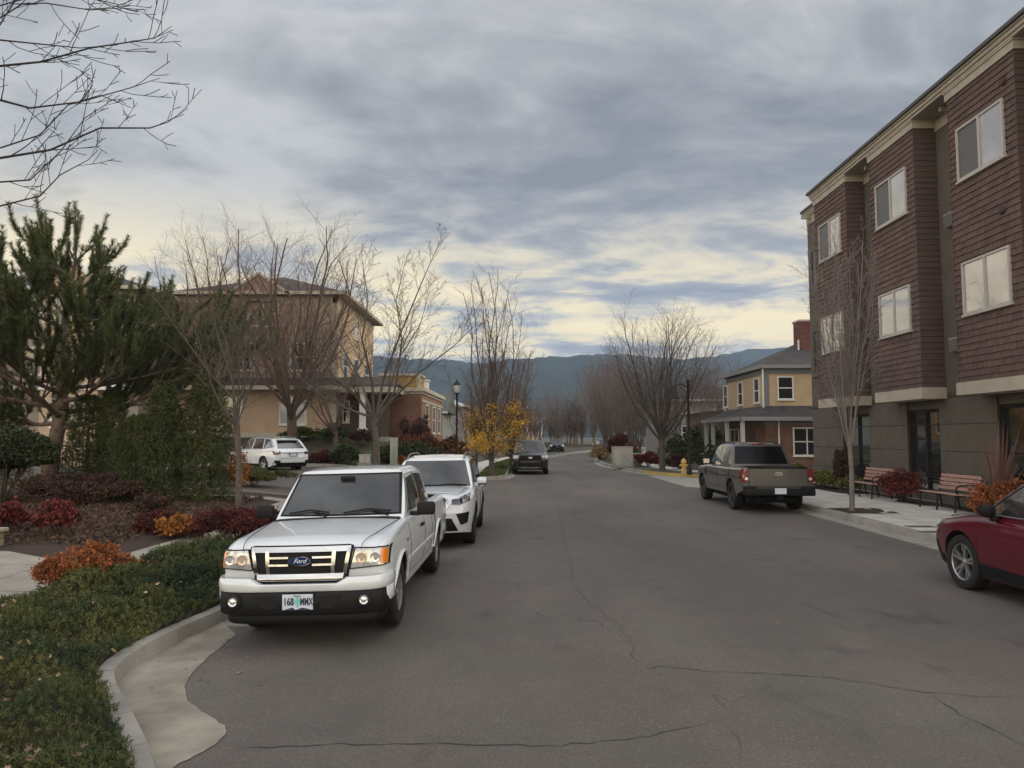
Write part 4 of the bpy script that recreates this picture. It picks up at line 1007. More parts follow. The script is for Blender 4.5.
def asphalt():
    m = bpy.data.materials.new('asphalt'); m.use_nodes = True; nt = m.node_tree; N = nt.nodes.new; L = nt.links.new; b = nt.nodes['Principled BSDF']
    tc = N('ShaderNodeTexCoord')
    def noise(sc_, det=4, rough=.6, scale=None, dist=0):
        src = tc.outputs['Object']
        if scale:
            mp = N('ShaderNodeMapping'); mp.inputs['Scale'].default_value = scale; L(src, mp.inputs[0]); src = mp.outputs[0]
        n = N('ShaderNodeTexNoise'); n.inputs['Scale'].default_value = sc_; n.inputs['Detail'].default_value = det; n.inputs['Roughness'].default_value = rough; n.inputs['Distortion'].default_value = dist
        L(src, n.inputs['Vector']); return n.outputs[0]
    def mr(s, a, b_, c, d):
        n = N('ShaderNodeMapRange'); L(s, n.inputs[0])
        for i, v in enumerate((a, b_, c, d)): n.inputs[i+1].default_value = v
        return n.outputs[0]
    def mul(a, b_):
        n = N('ShaderNodeMath'); n.operation = 'MULTIPLY'; L(a, n.inputs[0]); L(b_, n.inputs[1]); return n.outputs[0]
    big = mr(noise(.35, 3, .5, (1, .35, 1), .4), .35, .65, .84, 1.13)
    mid = mr(noise(2.2, 5, .6), .3, .7, .93, 1.07)
    lanes = mr(noise(.9, 2, .4, (1, .05, 1)), .35, .65, .94, 1.06)
    fine = mr(noise(110, 3, .8), .30, .70, .62, 1.38)
    v = N('ShaderNodeTexVoronoi'); v.inputs['Scale'].default_value = 95; L(tc.outputs['Object'], v.inputs['Vector'])
    sepc = N('ShaderNodeSeparateColor'); L(v.outputs['Color'], sepc.inputs[0])
    peb = mr(sepc.outputs[0], .82, 1.0, 1.0, 1.5)
    vc = N('ShaderNodeTexVoronoi'); vc.feature = 'DISTANCE_TO_EDGE'; vc.inputs['Scale'].default_value = .55
    nd_ = N('ShaderNodeTexNoise'); nd_.inputs['Scale'].default_value = 1.6; nd_.inputs['Detail'].default_value = 6; L(tc.outputs['Object'], nd_.inputs['Vector'])
    av = N('ShaderNodeVectorMath'); av.operation = 'MULTIPLY_ADD'; L(nd_.outputs['Color'], av.inputs[0]); av.inputs[1].default_value = (.9, .9, 0); L(tc.outputs['Object'], av.inputs[2]); L(av.outputs[0], vc.inputs['Vector'])
    line = mr(vc.outputs['Distance'], .0, .006, .0, 1.0)
    msk = mr(noise(.28, 3, .5, (1, .6, 1)), .52, .60, 1.0, .0)
    mxl = N('ShaderNodeMath'); mxl.operation = 'MAXIMUM'; L(line, mxl.inputs[0]); L(msk, mxl.inputs[1]); crk = mr(mxl.outputs[0], 0, 1, .62, 1.0)
    stain = mr(noise(1.1, 3, .5, (1.4, .7, 1), .8), .60, .74, 1.0, .74)
    f = mul(mul(mul(mul(big, mid), mul(lanes, fine)), peb), mul(crk, stain))
    base = N('ShaderNodeMix'); base.data_type = 'RGBA'; L(mr(noise(.55, 4, .6, None, .5), .38, .62, 0, 1), base.inputs[0]); base.inputs[6].default_value = (.118, .100, .087, 1); base.inputs[7].default_value = (.107, .094, .080, 1)
    sc_ = N('ShaderNodeVectorMath'); sc_.operation = 'SCALE'; L(base.outputs[2], sc_.inputs[0]); L(f, sc_.inputs['Scale']); L(sc_.outputs[0], b.inputs['Base Color'])
    b.inputs['Roughness'].default_value = .82; b.inputs['Specular IOR Level'].default_value = .35
    bp = N('ShaderNodeBump'); bp.inputs['Strength'].default_value = .45; bp.inputs['Distance'].default_value = .006; L(noise(160, 4, .7), bp.inputs['Height']); L(bp.outputs[0], b.inputs['Normal'])
    return m
ASPH = asphalt()
CONC = mat('kerb_concrete', (.33, .305, .265), .9, col2=(.20, .185, .16), vscale=1.8, bump=.25, bscale=90, detail=9)
def slab_mat(name, c1, c2, w, joint):
    return brickmat(name, c1, c2, joint, w, w, .012, .3, .9, 0.0, 0, .22, 1.6)
def paving(name, c1, c2, joint, bw, bh):
    m = bpy.data.materials.new(name); m.use_nodes = True; nt = m.node_tree; N = nt.nodes.new; L = nt.links.new; b = nt.nodes['Principled BSDF']; b.inputs['Roughness'].default_value = .9
    tc = N('ShaderNodeTexCoord'); br = N('ShaderNodeTexBrick'); L(tc.outputs['Object'], br.inputs['Vector']); br.offset = 0; br.inputs['Scale'].default_value = 1
    br.inputs['Brick Width'].default_value = bw; br.inputs['Row Height'].default_value = bh; br.inputs['Mortar Size'].default_value = .010; br.inputs['Mortar Smooth'].default_value = .3
    br.inputs['Color1'].default_value = (*c1, 1); br.inputs['Color2'].default_value = (*c2, 1); br.inputs['Mortar'].default_value = (*joint, 1)
    n = N('ShaderNodeTexNoise'); n.inputs['Scale'].default_value = 1.7; n.inputs['Detail'].default_value = 10; n.inputs['Roughness'].default_value = .68; L(tc.outputs['Object'], n.inputs['Vector'])
    r = N('ShaderNodeMapRange'); L(n.outputs[0], r.inputs[0]); r.inputs[1].default_value = .3; r.inputs[2].default_value = .7; r.inputs[3].default_value = .72; r.inputs[4].default_value = 1.2
    s = N('ShaderNodeVectorMath'); s.operation = 'SCALE'; L(br.outputs[0], s.inputs[0]); L(r.outputs[0], s.inputs['Scale']); L(s.outputs[0], b.inputs['Base Color'])
    bp = N('ShaderNodeBump'); bp.inputs['Strength'].default_value = .4; bp.inputs['Distance'].default_value = .006; bp.invert = True; L(br.outputs['Fac'], bp.inputs['Height']); L(bp.outputs[0], b.inputs['Normal'])
    return m
WALK = paving('sidewalk_concrete', (.56, .52, .455), (.51, .475, .42), (.10, .09, .08), 1.5, 1.5)
WALK2 = paving('path_concrete', (.32, .285, .235), (.29, .26, .215), (.10, .09, .08), 1.4, 1.6)
MULCH = mat('bark_mulch', (.070, .040, .027), .95, col2=(.022, .014, .011), vscale=22, bump=.9, bscale=60, detail=8)
EARTH = mat('bare_earth', (.075, .062, .038), .95, col2=(.045, .05, .022), vscale=.35, bump=.3, bscale=8)
GRASSM = mat('lawn', (.055, .085, .02), .95, col2=(.10, .12, .035), vscale=1.5, bump=.8, bscale=60)

# base ground reaching the horizon, below everything
def zbase(x, y):
    z = -.35
    if y > 60: z -= 0
    return z
g = MB(); nx = [-2500, -900, -300, -120, -60, -30, 0, 30, 60, 120, 300, 900, 2500]; ny = [-200, -30, 0, 30, 60, 100, 180, 320, 700, 1500, 3200]
V = [(x, y, zbase(x, y)) for y in ny for x in nx]; W = len(nx)
g.add(V, [(j*W+i, j*W+i+1, (j+1)*W+i+1, (j+1)*W+i) for j in range(len(ny)-1) for i in range(W-1)])
o = g.build('ground', EARTH); o['kind'] = 'structure'
roadpoly = refine([(-32, -14), (13, -14), (13, 30), (32, 30), (32, 38.5), (13, 38.5), (11, 60), (15, 80), (22, 100), (33, 128), (20, 134), (8, 112), (-3, 92), (-6, 60), (-6, 42), (-32, 42)], 3)
sheet('road', roadpoly, zroad, ASPH, .9)

KLs, KL2s, KRs, KR2s = [refine(smoothpl(k), .6) for k in (KL, KL2, KR, KR2)]
KT = .15
ktop = lambda x, y: zroad(x, y)+KT
kerbs = []
for pl, sg, nm in ((KLs, 1, 'kerb'), (KL2s, -1, 'kerb'), (KRs, -1, 'kerb'), (KR2s, 1, 'kerb')):
    pass
# walking direction away from us: left kerb grows to the left (+), right kerb to the right (-)
KS = []
def kerb(pl, sgn, m=CONC):
    # cast in lengths with a joint between each
    k = 0; n = 5 if len(pl) < 400 else 5
    while k < len(pl)-1:
        seg = pl[k:k+n+1]
        if len(seg) > 1:
            a, b = seg[0], seg[1]; l = math.dist(a, b) or 1; seg = [(a[0]+(b[0]-a[0])*.010/l, a[1]+(b[1]-a[1])*.010/l)]+list(seg[1:])
            V_ = offset(seg, 0); KS.append((seg, sgn))
        k += n
    q = MB()
    for seg, sg in KS:
        a = offset(seg, .012*sg); a0 = offset(seg, 0); b = offset(seg, sg*.15); V = []; F = []
        for p0, p, r_ in zip(a0, a, b):
            z = ktop(*p); V += [(p0[0], p0[1], z-.03), (p[0], p[1], z), (r_[0], r_[1], z), (r_[0], r_[1], z-.3), (p0[0]-(p[0]-p0[0])*2, p0[1]-(p[1]-p0[1])*2, z-.3)]
        for i in range(len(a)-1):
            o = 5*i
            for j in range(5): F.append((o+j, o+(j+1) % 5, o+5+(j+1) % 5, o+5+j))
        e = len(V)-5; F += [(0, 4, 3, 2, 1), (e, e+1, e+2, e+3, e+4)]; q.add(V, F)
    KS.clear(); o = q.build('kerb', m, None, 30); o['kind'] = 'structure'
kerb(KLs, 1); kerb(KL2s, 1); kerb(KRs, -1)
# the yellow stretch of kerb lies before the hydrant
ya = [i for i, p in enumerate(KR2s) if p[0] < 9.6 and p[1] < 41.2 and p[1] > 36.4]
i0, i1 = ya[0], ya[-1]
kerb(KR2s[:i0+1], -1); kerb(KR2s[i1:], -1)
ribbon('yellow_kerb', KR2s[i0:i1+1], 0, -.16, ktop, .32, mat('yellow_kerb_paint', (.50, .34, .035), .8, col2=(.36, .27, .12), vscale=3, bump=.2, bscale=50))
gt = lambda x, y: zroad(x, y)+.006
ribbon('gutter', [p for p in KRs if p[1] < 29], .40, .0, gt, .03, CONC)
ribbon('gutter', [p for p in KR2s if p[1] > 37.5], .40, .0, gt, .03, CONC)
ribbon('gutter', [p for p in KL2s if p[0] > -1.2], -.40, .0, gt, .03, CONC)
ribbon('gutter', [p for p in KLs if p[1] > 8.4 and p[0] > -4.5], -.42, .0, gt, .03, CONC)
# the flared gutter apron round the near left bulb, outline read off its edge with the asphalt
ap = [tuple(ground(*p, -.09)[:2]) for p in [(236, 634), (222, 646), (200, 664), (186, 680), (184, 692), (192, 706), (210, 717), (228, 729), (222, 742), (200, 756), (168, 772)]]
inner = [p for p in KLs if 4.0 < p[1] < 8.7]
poly = inner[::-1][:1]+ap+[(-1.95, 4.15)]+[p for p in KLs if 4.15 <= p[1] <= 8.7]
_r = random.Random(9); apj = [(x+_r.gauss(0, .006), y+_r.gauss(0, .006)) for x, y in refine(smoothpl(ap, 2), .07)]
sheet('gutter', apj+[p for p in KLs if 4.25 <= p[1] <= 8.9], lambda x, y: zroad(x, y)+.007, mat('gutter_concrete', (.36, .32, .255), .9, col2=(.18, .158, .125), vscale=1.9, bump=.3, bscale=120, detail=12), .4)

# ground of the left blocks
def hleft(x, y):
    d0 = zroad(-3.3, y)
    if y < 30:
        b = -.105+KT+.33*ss(8, 18, y)*ss(-4.5, -7.5, x)+.0
        if y > 20.5 and x > -9: b = max(ktop(x, min(y, 23)), b*(1-ss(20.5, 22.5, y))+ktop(x, 23)*ss(20.5, 22.5, y))
        return b
    base = ktop(max(x, -9.5), y) if y < 40 else KT+.30*ss(-3.5, -9.5, x)
    up = 1.45*ss(38.8, 42.2, y)*ss(-4.2, -7.2, x)
    return (KT+.38*ss(-3.5, -9.5, x))+up
blkL = offset(KLs, .15)
blkL = [p for p in blkL]
sheet('planting_bed', blkL+[(-30, -12)], lambda x, y: hleft(x, y)-.01, MULCH, .7)
blkL2 = offset(KL2s, .15)
sheet('planting_bed', blkL2+[(-60, 130), (-60, 60), (-45, 38.8)], lambda x, y: hleft(x, y)-.01, EARTH, 2.0)
# left sidewalk and its branches
sheet('path', refine([(-5.35, 4), (-5.35, 14), (-5.3, 20), (-5.3, 21.2), (-9.5, 21.6), (-9.5, 20.6), (-6.3, 20.3), (-6.1, 14), (-6.3, 12.1), (-7.3, 11.7), (-8.2, 12.2), (-12, 12.3), (-12, 9.0), (-6.9, 8.8), (-6.9, 4)], .8), lambda x, y: hleft(x, y)+.012, WALK2, .6)
sheet('path', refine([(-1.7, 37), (-1.6, 44), (-1.2, 52), (-.2, 61), (1.7, 72), (.6, 73), (-1.6, 61), (-2.6, 52), (-3.0, 44), (-3.1, 37)], 1), lambda x, y: hleft(x, y)+.012, WALK, 1)
# right block
zr_ = lambda x, y: KT
sheet('sidewalk', offset(KRs, -.15)+[(30, 30.9), (30, -12)], lambda x, y: KT-.004, WALK, 1.5)
sheet('planting_bed', offset(KR2s, -.15)+[(60, 126), (60, 36.6)], lambda x, y: KT-.01, EARTH, 3.0)
strip = [p for p in offset(KR2s, -1.75) if p[1] > 37.6]; strip2 = [p for p in offset(KR2s, -3.1) if p[1] > 37.6]
sheet('sidewalk', strip+strip2[::-1], lambda x, y: KT+.004, WALK, 1.0)
sheet('planting_bed', refine([(8.30, 18.35), (9.55, 18.35), (9.55, 19.75), (8.30, 19.75)], .3), lambda x, y: KT+.003+.02*math.sin(x*9)*math.sin(y*7), MULCH, .3)
bed = refine([(11.35, 17.2), (11.6, 20.2), (11.2, 20.5), (11.25, 22.0), (11.7, 22.2), (11.7, 24.4), (10.9, 24.8), (10.9, 30.4), (12.15, 30.4), (12.15, 10), (11.4, 10)], .5)
sheet('planting_bed', bed, lambda x, y: KT+.014, MULCH, .4)
lawn = [(-.35, 36.6), (-.3, 44), (.1, 50), (1.0, 60), (2.6, 69), (1.9, 70), (-.1, 61), (-1.1, 52), (-1.5, 44), (-1.55, 36.2), (-.9, 35.7)]
sheet('grass', refine(lawn, 1), lambda x, y: hleft(x, y)+.02, GRASSM, .6)

# cracks in the asphalt: thin dark sealed lines
CR = mat('crack_filler', (.045, .039, .033), .95)
def crack(px, w=.006, jag=.02, seed=1):
    r = random.Random(seed); P = refine([tuple(ground(a, b, -.03)[:2]) for a, b in px], .09)
    Q = [(p[0]+r.gauss(0, jag), p[1]+r.gauss(0, jag)) for p in P]; V = []; F = []
    for i, p in enumerate(Q):
        a = Q[max(0, i-1)]; b = Q[min(len(Q)-1, i+1)]; t = Vector((b[0]-a[0], b[1]-a[1])); t = t.normalized() if t.length else Vector((1, 0))
        ww = w*.55*(.25+1.2*r.random())*min(1, (i+1)/4, (len(Q)-i)/6); n = (-t.y*ww, t.x*ww)
        for s in (-1, 1): x, y = p[0]+s*n[0], p[1]+s*n[1]; V.append((x, y, zroad(x, y)+.004))
    for i in range(len(Q)-1): F.append((2*i, 2*i+1, 2*i+3, 2*i+2))
    q = MB(); q.add(V, F); o = q.build('road_crack', CR); o['kind'] = 'structure'
crack([(230, 741), (300, 740), (420, 741), (560, 745), (640, 739), (722, 724)], .009, .014, 1)
crack([(634, 672), (660, 668), (720, 675), (830, 681), (930, 697), (1030, 703)], .008, .012, 2)
crack([(935, 700), (960, 720), (1000, 737), (1030, 752)], .010, .012, 3)
crack([(634, 672), (632, 640), (598, 610), (575, 590), (566, 545)], .0045, .03, 4)
crack([(722, 724), (735, 740), (745, 768)], .004, .015, 5)
crack([(566, 545), (560, 520), (556, 500)], .006, .03, 6)
crack([(700, 560), (770, 590), (860, 640)], .003, .02, 7)
# repair patch of darker asphalt far left lane and an iron cover, the pale apron at the right opening
o = MB(); o.lathe([(.0, .006), (.30, .006), (.31, .0)], 28, 'Z', (3.2, 44, zroad(3.2, 44)+.0)); c_ = o.build('manhole_cover', mat('cast_iron', (.05, .05, .05), .6, metal=.5)); c_['kind'] = 'structure'
sheet('gutter', refine([(7.35, 29.5), (8.5, 30.2), (9.1, 31.6), (9.1, 36.2), (8.0, 37.6), (7.0, 38.6), (7.0, 30)], .6), lambda x, y: zroad(x, y)+.007, CONC, .6)
# ------------------------------------------------------------ buildings
GL_D = mat('window_glass_dark', (.020, .024, .026), .06, spec=.8, coat=.6)
GL_S = mat('window_glass_with_blind', (.42, .40, .39), .04, metal=.45, spec=1.0, coat=1.0, ior=1.8, var=.22, vscale=.9)
SCREEN = mat('window_insect_screen', (.085, .083, .085), .45, spec=.6)
WHITE = mat('white_trim', (.62, .60, .56), .6, var=.06, vscale=4)
CREAM = mat('cream_trim', (.40, .365, .29), .75, var=.10, vscale=3)
STUC_D = mat('dark_taupe_stucco', (.100, .085, .068), .92, var=.12, vscale=2.5, bump=.25, bscale=150)
BAND = mat('pale_taupe_band', (.37, .33, .27), .85, var=.10, vscale=3, bump=.1, bscale=80)
SHING = brickmat('red_brown_shingle', (.105, .052, .044), (.072, .037, .033), (.03, .018, .016), .34, .195, .006, .4, .85, .37, 0, .30, 2.2)
LAP = brickmat('red_brown_lap_board', (.092, .060, .052), (.082, .054, .047), (.02, .01, .01), 3.0, .195, .003, .2, .8, .5, 0, .15, 2.0)
ROOFM = brickmat('grey_roof_shingle', (.070, .066, .064), (.045, .043, .044), (.02, .02, .02), .35, .16, .008, .3, .95, .5, 0, .25, 1.5)
ROOFB = brickmat('brown_roof_shingle', (.085, .066, .055), (.055, .045, .04), (.02, .018, .016), .35, .16, .008, .3, .95, .5, 0, .25, 1.5)
TAN = mat('tan_stucco', (.42, .31, .22), .9, var=.10, vscale=1.5, bump=.2, bscale=90)
TANY = mat('yellow_tan_siding', (.46, .34, .215), .85, var=.08, vscale=1.5, bump=.15, bscale=90)
ROSE = mat('rosy_brown_siding', (.31, .215, .175), .9, var=.12, vscale=1.5, bump=.2, bscale=70)
BRICK = brickmat('red_brick', (.19, .075, .048), (.125, .052, .038), (.19, .16, .13), .21, .075, .010, .5, .9)
BRICKO = brickmat('orange_lit_brick', (.30, .155, .07), (.20, .095, .048), (.2, .17, .13), .21, .075, .010, .5, .9)
SIDW = brickmat('white_lap_siding', (.55, .55, .53), (.50, .50, .48), (.25, .25, .25), 3.0, .14, .006, .5, .7)
SIDG = mat('grey_blue_trim', (.17, .175, .18), .8, var=.06, vscale=3)
DOORM = mat('dark_door', (.06, .045, .035), .6)
POST = mat('black_steel', (.014, .014, .015), .55, spec=.3)

def face_box(mb, plane, u0, u1, z0, z1, pos, d0, d1):
    """box on a wall: plane 'y-' faces -Y, 'x-' faces -X, 'x+' faces +X; d = distance out of the wall"""
    if plane == 'y-': mb.box(u0, u1, pos-d1, pos-d0, z0, z1)
    elif plane == 'x-': mb.box(pos-d1, pos-d0, u0, u1, z0, z1)
    elif plane == 'x+': mb.box(pos+d0, pos+d1, u0, u1, z0, z1)
def window(par, plane, u0, u1, z0, z1, pos, fm=WHITE, gm=GL_D, cols=1, rows=2, fw=.07, out=.05, name='window', sill=True):
    m = MB(); face_box(m, plane, u0, u1, z0, z1, pos, .004, .012); w_ = m.build(name, gm, par)
    m = MB()
    for a, b, c_, d in ((u0-fw, u1+fw, z1, z1+fw), (u0-fw, u1+fw, z0-fw, z0), (u0-fw, u0, z0, z1), (u1, u1+fw, z0, z1)): face_box(m, plane, a, b, c_, d, pos, .0, out)
    for i in range(1, cols): x = u0+(u1-u0)*i/cols; face_box(m, plane, x-.03, x+.03, z0, z1, pos, .012, out*.8)
    for i in range(1, rows): z = z0+(z1-z0)*i/rows; face_box(m, plane, u0, u1, z-.028, z+.028, pos, .012, out*.72)
    m.build('window_frame', fm, w_)
    if sill: m = MB(); face_box(m, plane, u0-fw-.04, u1+fw+.04, z0-fw-.05, z0-fw-.002, pos, .0, out+.05); m.build('sill', fm, w_)
    return w_
def hip_roof(name, x0, x1, y0, y1, z, rise, m, par, over=.5, th=.14, fm=None):
    x0 -= over; x1 += over; y0 -= over; y1 += over; b = MB(); lx, ly = x1-x0, y1-y0; h = min(lx, ly)/2
    if lx >= ly: r = [(x0+h, (y0+y1)/2), (x1-h, (y0+y1)/2)]
    else: r = [((x0+x1)/2, y0+h), ((x0+x1)/2, y1-h)]
    V = [(x0, y0, z), (x1, y0, z), (x1, y1, z), (x0, y1, z), (r[0][0], r[0][1], z+rise), (r[1][0]+.001, r[1][1], z+rise)]
    F = [(0, 1, 5, 4), (1, 2, 5), (2, 3, 4, 5), (3, 0, 4), (3, 2, 1, 0)] if lx >= ly else [(0, 1, 4), (1, 2, 5, 4), (2, 3, 5), (3, 0, 4, 5), (3, 2, 1, 0)]
    b.add(V, F); o = b.build(name, m, par)
    f = MB()
    for a in ((x0-.02, x1+.02, y0-.06, y0), (x0-.02, x1+.02, y1, y1+.06), (x0-.06, x0, y0, y1), (x1, x1+.06, y0, y1)): f.box(a[0], a[1], a[2], a[3], z-th, z+.05)
    f.box(x0+.001, x1-.001, y0+.001, y1-.001, z-.06, z-.005)
    f.build('fascia', fm or CREAM, o); return o

# ---- the dark shingled apartment building on the right (its own frame: x across, y along the street)
def apartment():
    b = thing('apartment_building', 'three-storey dark red-brown shingled apartment building with projecting bays, on the right', 'building', rz=-.015)
    xr, xb, Y0, Y1 = 11.95, 11.30, 6.0, 30.75
    H = 11.05
    # piers and storefront openings of the ground floor
    opens = [(25.75, 27.9), (21.45, 23.25), (16.6, 18.85), (12.3, 14.4), (8.0, 10.2)]
    w_ = MB(); edges = [Y0]+[v for o in sorted(opens) for v in o]+[Y1]
    for a, c in zip(edges[::2], edges[1::2]):
        for z0, z1 in ((.0, .70), (.722, 1.46), (1.482, 2.22), (2.242, 2.96)): w_.box(xr, xr+.3, a, c, z0+.15, z1+.15)
        w_.box(xr+.02, xr+.3, a, c, .1, 3.2)
    w_.box(xr+.02, xr+.3, Y0, Y1, 3.09, 3.25)
    w_.box(xr, xr+.3, Y0, Y1, 3.25, H)
    w_.box(xr+.3, xr+9, Y1-.3, Y1, 0, H); w_.box(xr+.3, xr+9, Y0, Y0+.3, 0, H)
    w_.box(xr+.5, xr+.8, Y0+.3, Y1-.3, 0, 3.2)
    w_.build('wall', STUC_D, b)
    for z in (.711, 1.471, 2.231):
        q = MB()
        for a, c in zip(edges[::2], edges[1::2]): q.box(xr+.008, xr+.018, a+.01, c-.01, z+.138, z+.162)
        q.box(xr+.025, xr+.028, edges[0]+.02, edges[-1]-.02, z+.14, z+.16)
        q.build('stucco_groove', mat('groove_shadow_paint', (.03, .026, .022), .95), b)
    m = MB(); m.box(xr+.05, xr+9, Y0+.05, Y1-.05, H-.1, H+.15); m.build('roof', ROOFM, b)
    for k, (a, c) in enumerate(opens):
        m = MB(); m.box(xr+.16, xr+.19, a, c, .45, 2.78); g = m.build('storefront_window', mat('storefront_glass', (.02, .022, .022), .03, spec=1.0, coat=1.0, ior=1.7), b)
        m = MB()
        for y in (a+.04, c-.04, (a+c)/2): m.box(xr+.10, xr+.20, y-.04, y+.04, .40, 2.80)
        for z in (.44, 2.78): m.box(xr+.095, xr+.205, a, c, z-.04, z+.04)
        m.build('window_frame', POST, g)
        m = MB(); m.box(xr+.06, xr+.3, a, c, .1, .40); m.build('spandrel', STUC_D, g); m = MB(); m.box(xr+.06, xr+.3, a, c, 2.84, 3.09); m.build('lintel', STUC_D, g)
    # bays
    bays = [(25.55, 28.3), (21.05, 23.75), (16.62, 19.3), (12.3, 15.0), (8.0, 10.7)]
    for k, (a, c) in enumerate(bays):
        m = MB(); m.box(xb+.03, xr-.003, a+.03, c-.03, 3.12, 11.1); bay = m.build('bay', SHING, b)
        # shingle courses lap over one another
        z = 3.40; m = MB(); S2 = [MB(), MB()]; row = 0; r = random.Random(k)
        while z < 10.94:
            z1 = min(z+.165, 10.96)
            y = a
            while y < c-.001:
                wd = r.choice((.16, .20, .24, .30)); y2 = min(c, y+wd); d = r.uniform(0, .010); zz = z-r.uniform(0, .012)
                m.add([(xb-.014-d, y+.005, zz), (xb-.014-d, y2-.005, zz), (xb+.010, y2-.005, z1+.01), (xb+.010, y+.005, z1+.01), (xb+.03, y+.003, zz), (xb+.03, y2-.003, zz), (xb+.03, y2-.003, z1+.01), (xb+.03, y+.003, z1+.01)],
                      [(0, 1, 2, 3), (0, 4, 5, 1), (3, 2, 6, 7), (0, 3, 7, 4), (1, 5, 6, 2)])
                y = y2
            for yy, sg in ((a, -1), (c, 1)):
                y_o = yy+sg*.010; y_i = yy-sg*.030; yt = yy-sg*.008
                S2[0 if sg < 0 else 1].add([(xb-.014, y_o, z-.006), (xr-.004, y_o, z-.006), (xr-.004, yt, z1+.01), (xb-.014, yt, z1+.01), (xb-.014, y_i, z-.006), (xr-.004, y_i, z-.006), (xr-.004, y_i, z1+.01), (xb-.014, y_i, z1+.01)],
                      [(0, 1, 2, 3), (0, 4, 5, 1), (3, 2, 6, 7), (0, 3, 7, 4), (1, 5, 6, 2)])
            z = z1
        for part in S2: part.build('lap_cladding', LAP, bay)
        m.build('shingle_cladding', mat('shingle_wood', (.1, .05, .04), .88, ivar=(.8, (.93, .93, .93), (1.07, 1.07, 1.07)), island=[(.082, .051, .045), (.106, .065, .056), (.122, .076, .066), (.094, .058, .051)], bump=.3, bscale=60), bay)
        m = MB(); m.box(xb-.05, xr-.004, a-.05, c+.05, 3.10, 3.42); m.build('lower_band', BAND, bay)
        m = MB(); m.box(xb-.05, xr-.004, a-.05, c+.05, 10.93, 11.13); m.box(xb-.08, xr-.004, a-.08, c+.08, 11.13, 11.18); m.build('upper_band', BAND, bay)
        yc = (a+c)/2; 
        for z0, z1, wd in ((5.12, 6.47, 1.86), (8.60, 9.98, 1.86)):
            y0, y1 = yc-wd/2+.02, yc+wd/2+.02
            fm = mat('pale_vinyl_frame', (.40, .375, .345), .5)
            upper = z0 > 8
            m = MB(); m.box(xb-.022, xb-.016, yc+.05, y1-.05, z0+.05, z1-.05); g = m.build('window_pane', SCREEN if upper else GL_S, b)   # far half
            m = MB(); m.box(xb-.030, xb-.024, y0+.05, yc-.0, z0+.05, z1-.05); g2 = m.build('window_pane', GL_S, b)
            m = MB()
            for q in ((y0, y1, z1-.055, z1), (y0, y1, z0, z0+.055), (y0, y0+.055, z0+.055, z1-.055), (y1-.055, y1, z0+.055, z1-.055), (yc-.02, yc+.055, z0+.055, z1-.055)): m.box(xb-.060, xb+.01, *q)
            m.build('window_frame', fm, g)
            m = MB(); m.box(xb-.075, xb, y0-.05, y1+.05, z0-.05, z0-.002); m.build('sill', fm, g)
    # cornice
    m = MB()
    m.box(xr-.03, xr+.0, Y0, Y1+.02, 10.82, 11.17); m.build('frieze', BAND, b)
    m = MB(); ye = 28.42
    for d_, z0, z1 in ((.09, 11.18, 11.26), (.13, 11.26, 11.36), (.17, 11.36, 11.41)): m.box(xb-d_, xr+.4, Y0-.3, ye+d_*.5, z0, z1); m.box(xr-d_, xr+.4, ye+d_*.5, Y1+d_, z0+.001, z1-.001)
    m.build('cornice', BAND, b)
    m = MB(); m.box(xb-.24, xr+.4, Y0-.45, ye+.12, 11.41, 11.50); m.box(xr-.22, xr+.4, ye+.12, Y1+.2, 11.411, 11.499); m.build('gutter_edge', mat('dark_gutter', (.06, .06, .058), .6), b)
    for y in [7.3, 11.4, 15.6, 20.1, 24.6, 28.9, 30.3]:
        m = MB(); m.box(xr-.40, xr-.03, y-.05, y+.05, 11.02, 11.17); m.box(xr-.16, xr-.03, y-.045, y+.045, 10.80, 10.98); m.build('bracket', BAND, b)
    # air-conditioning sleeves, vents
    for y, z in ((20.2, 8.02), (20.2, 4.55), (24.62, 8.02), (24.62, 4.55)):
        if y > 24: continue
        m = MB(); m.box(xr-.20, xr-.001, y-.30, y+.30, z-.19, z+.19, .02); v = m.build('vent_unit', mat('vent_grey', (.26, .255, .25), .6), b, 35)
        m = MB()
        for i in range(6): m.box(xr-.215, xr-.199, y-.26, y+.26, z-.16+.055*i, z-.135+.055*i)
        m.build('louvre', mat('vent_dark', (.07, .07, .07), .6), v)
    for y, z in ((17.0, 10.35), (17.25, 7.35)):
        m = MB(); m.lathe([(.0, -.05), (.07, -.05), (.10, 0), (.10, .04)], 14, 'X', (xb-.03, y, z)); m.build('dryer_vent', mat('vent_brown', (.05, .03, .027), .7), b, 40)
    # corner balcony openings at the far end
    for z0, z1 in ((7.9, 9.6), (4.6, 6.3)):
        m = MB(); m.box(xr-.012, xr-.002, 29.1, 30.3, z0, z1); w2 = m.build('balcony_opening', mat('deep_shade_glass', (.03, .03, .032), .3), b)
        m = MB(); m.box(xr-.05, xr, 29.0, 29.1, z0-.1, z1+.1); m.box(xr-.05, xr, 30.3, 30.4, z0-.1, z1+.1); m.box(xr-.05, xr, 29.1, 30.3, z1, z1+.1); m.box(xr-.09, xr, 28.95, 30.45, z0-.16, z0)
        m.build('frame', STUC_D, w2)
    return b
apartment()

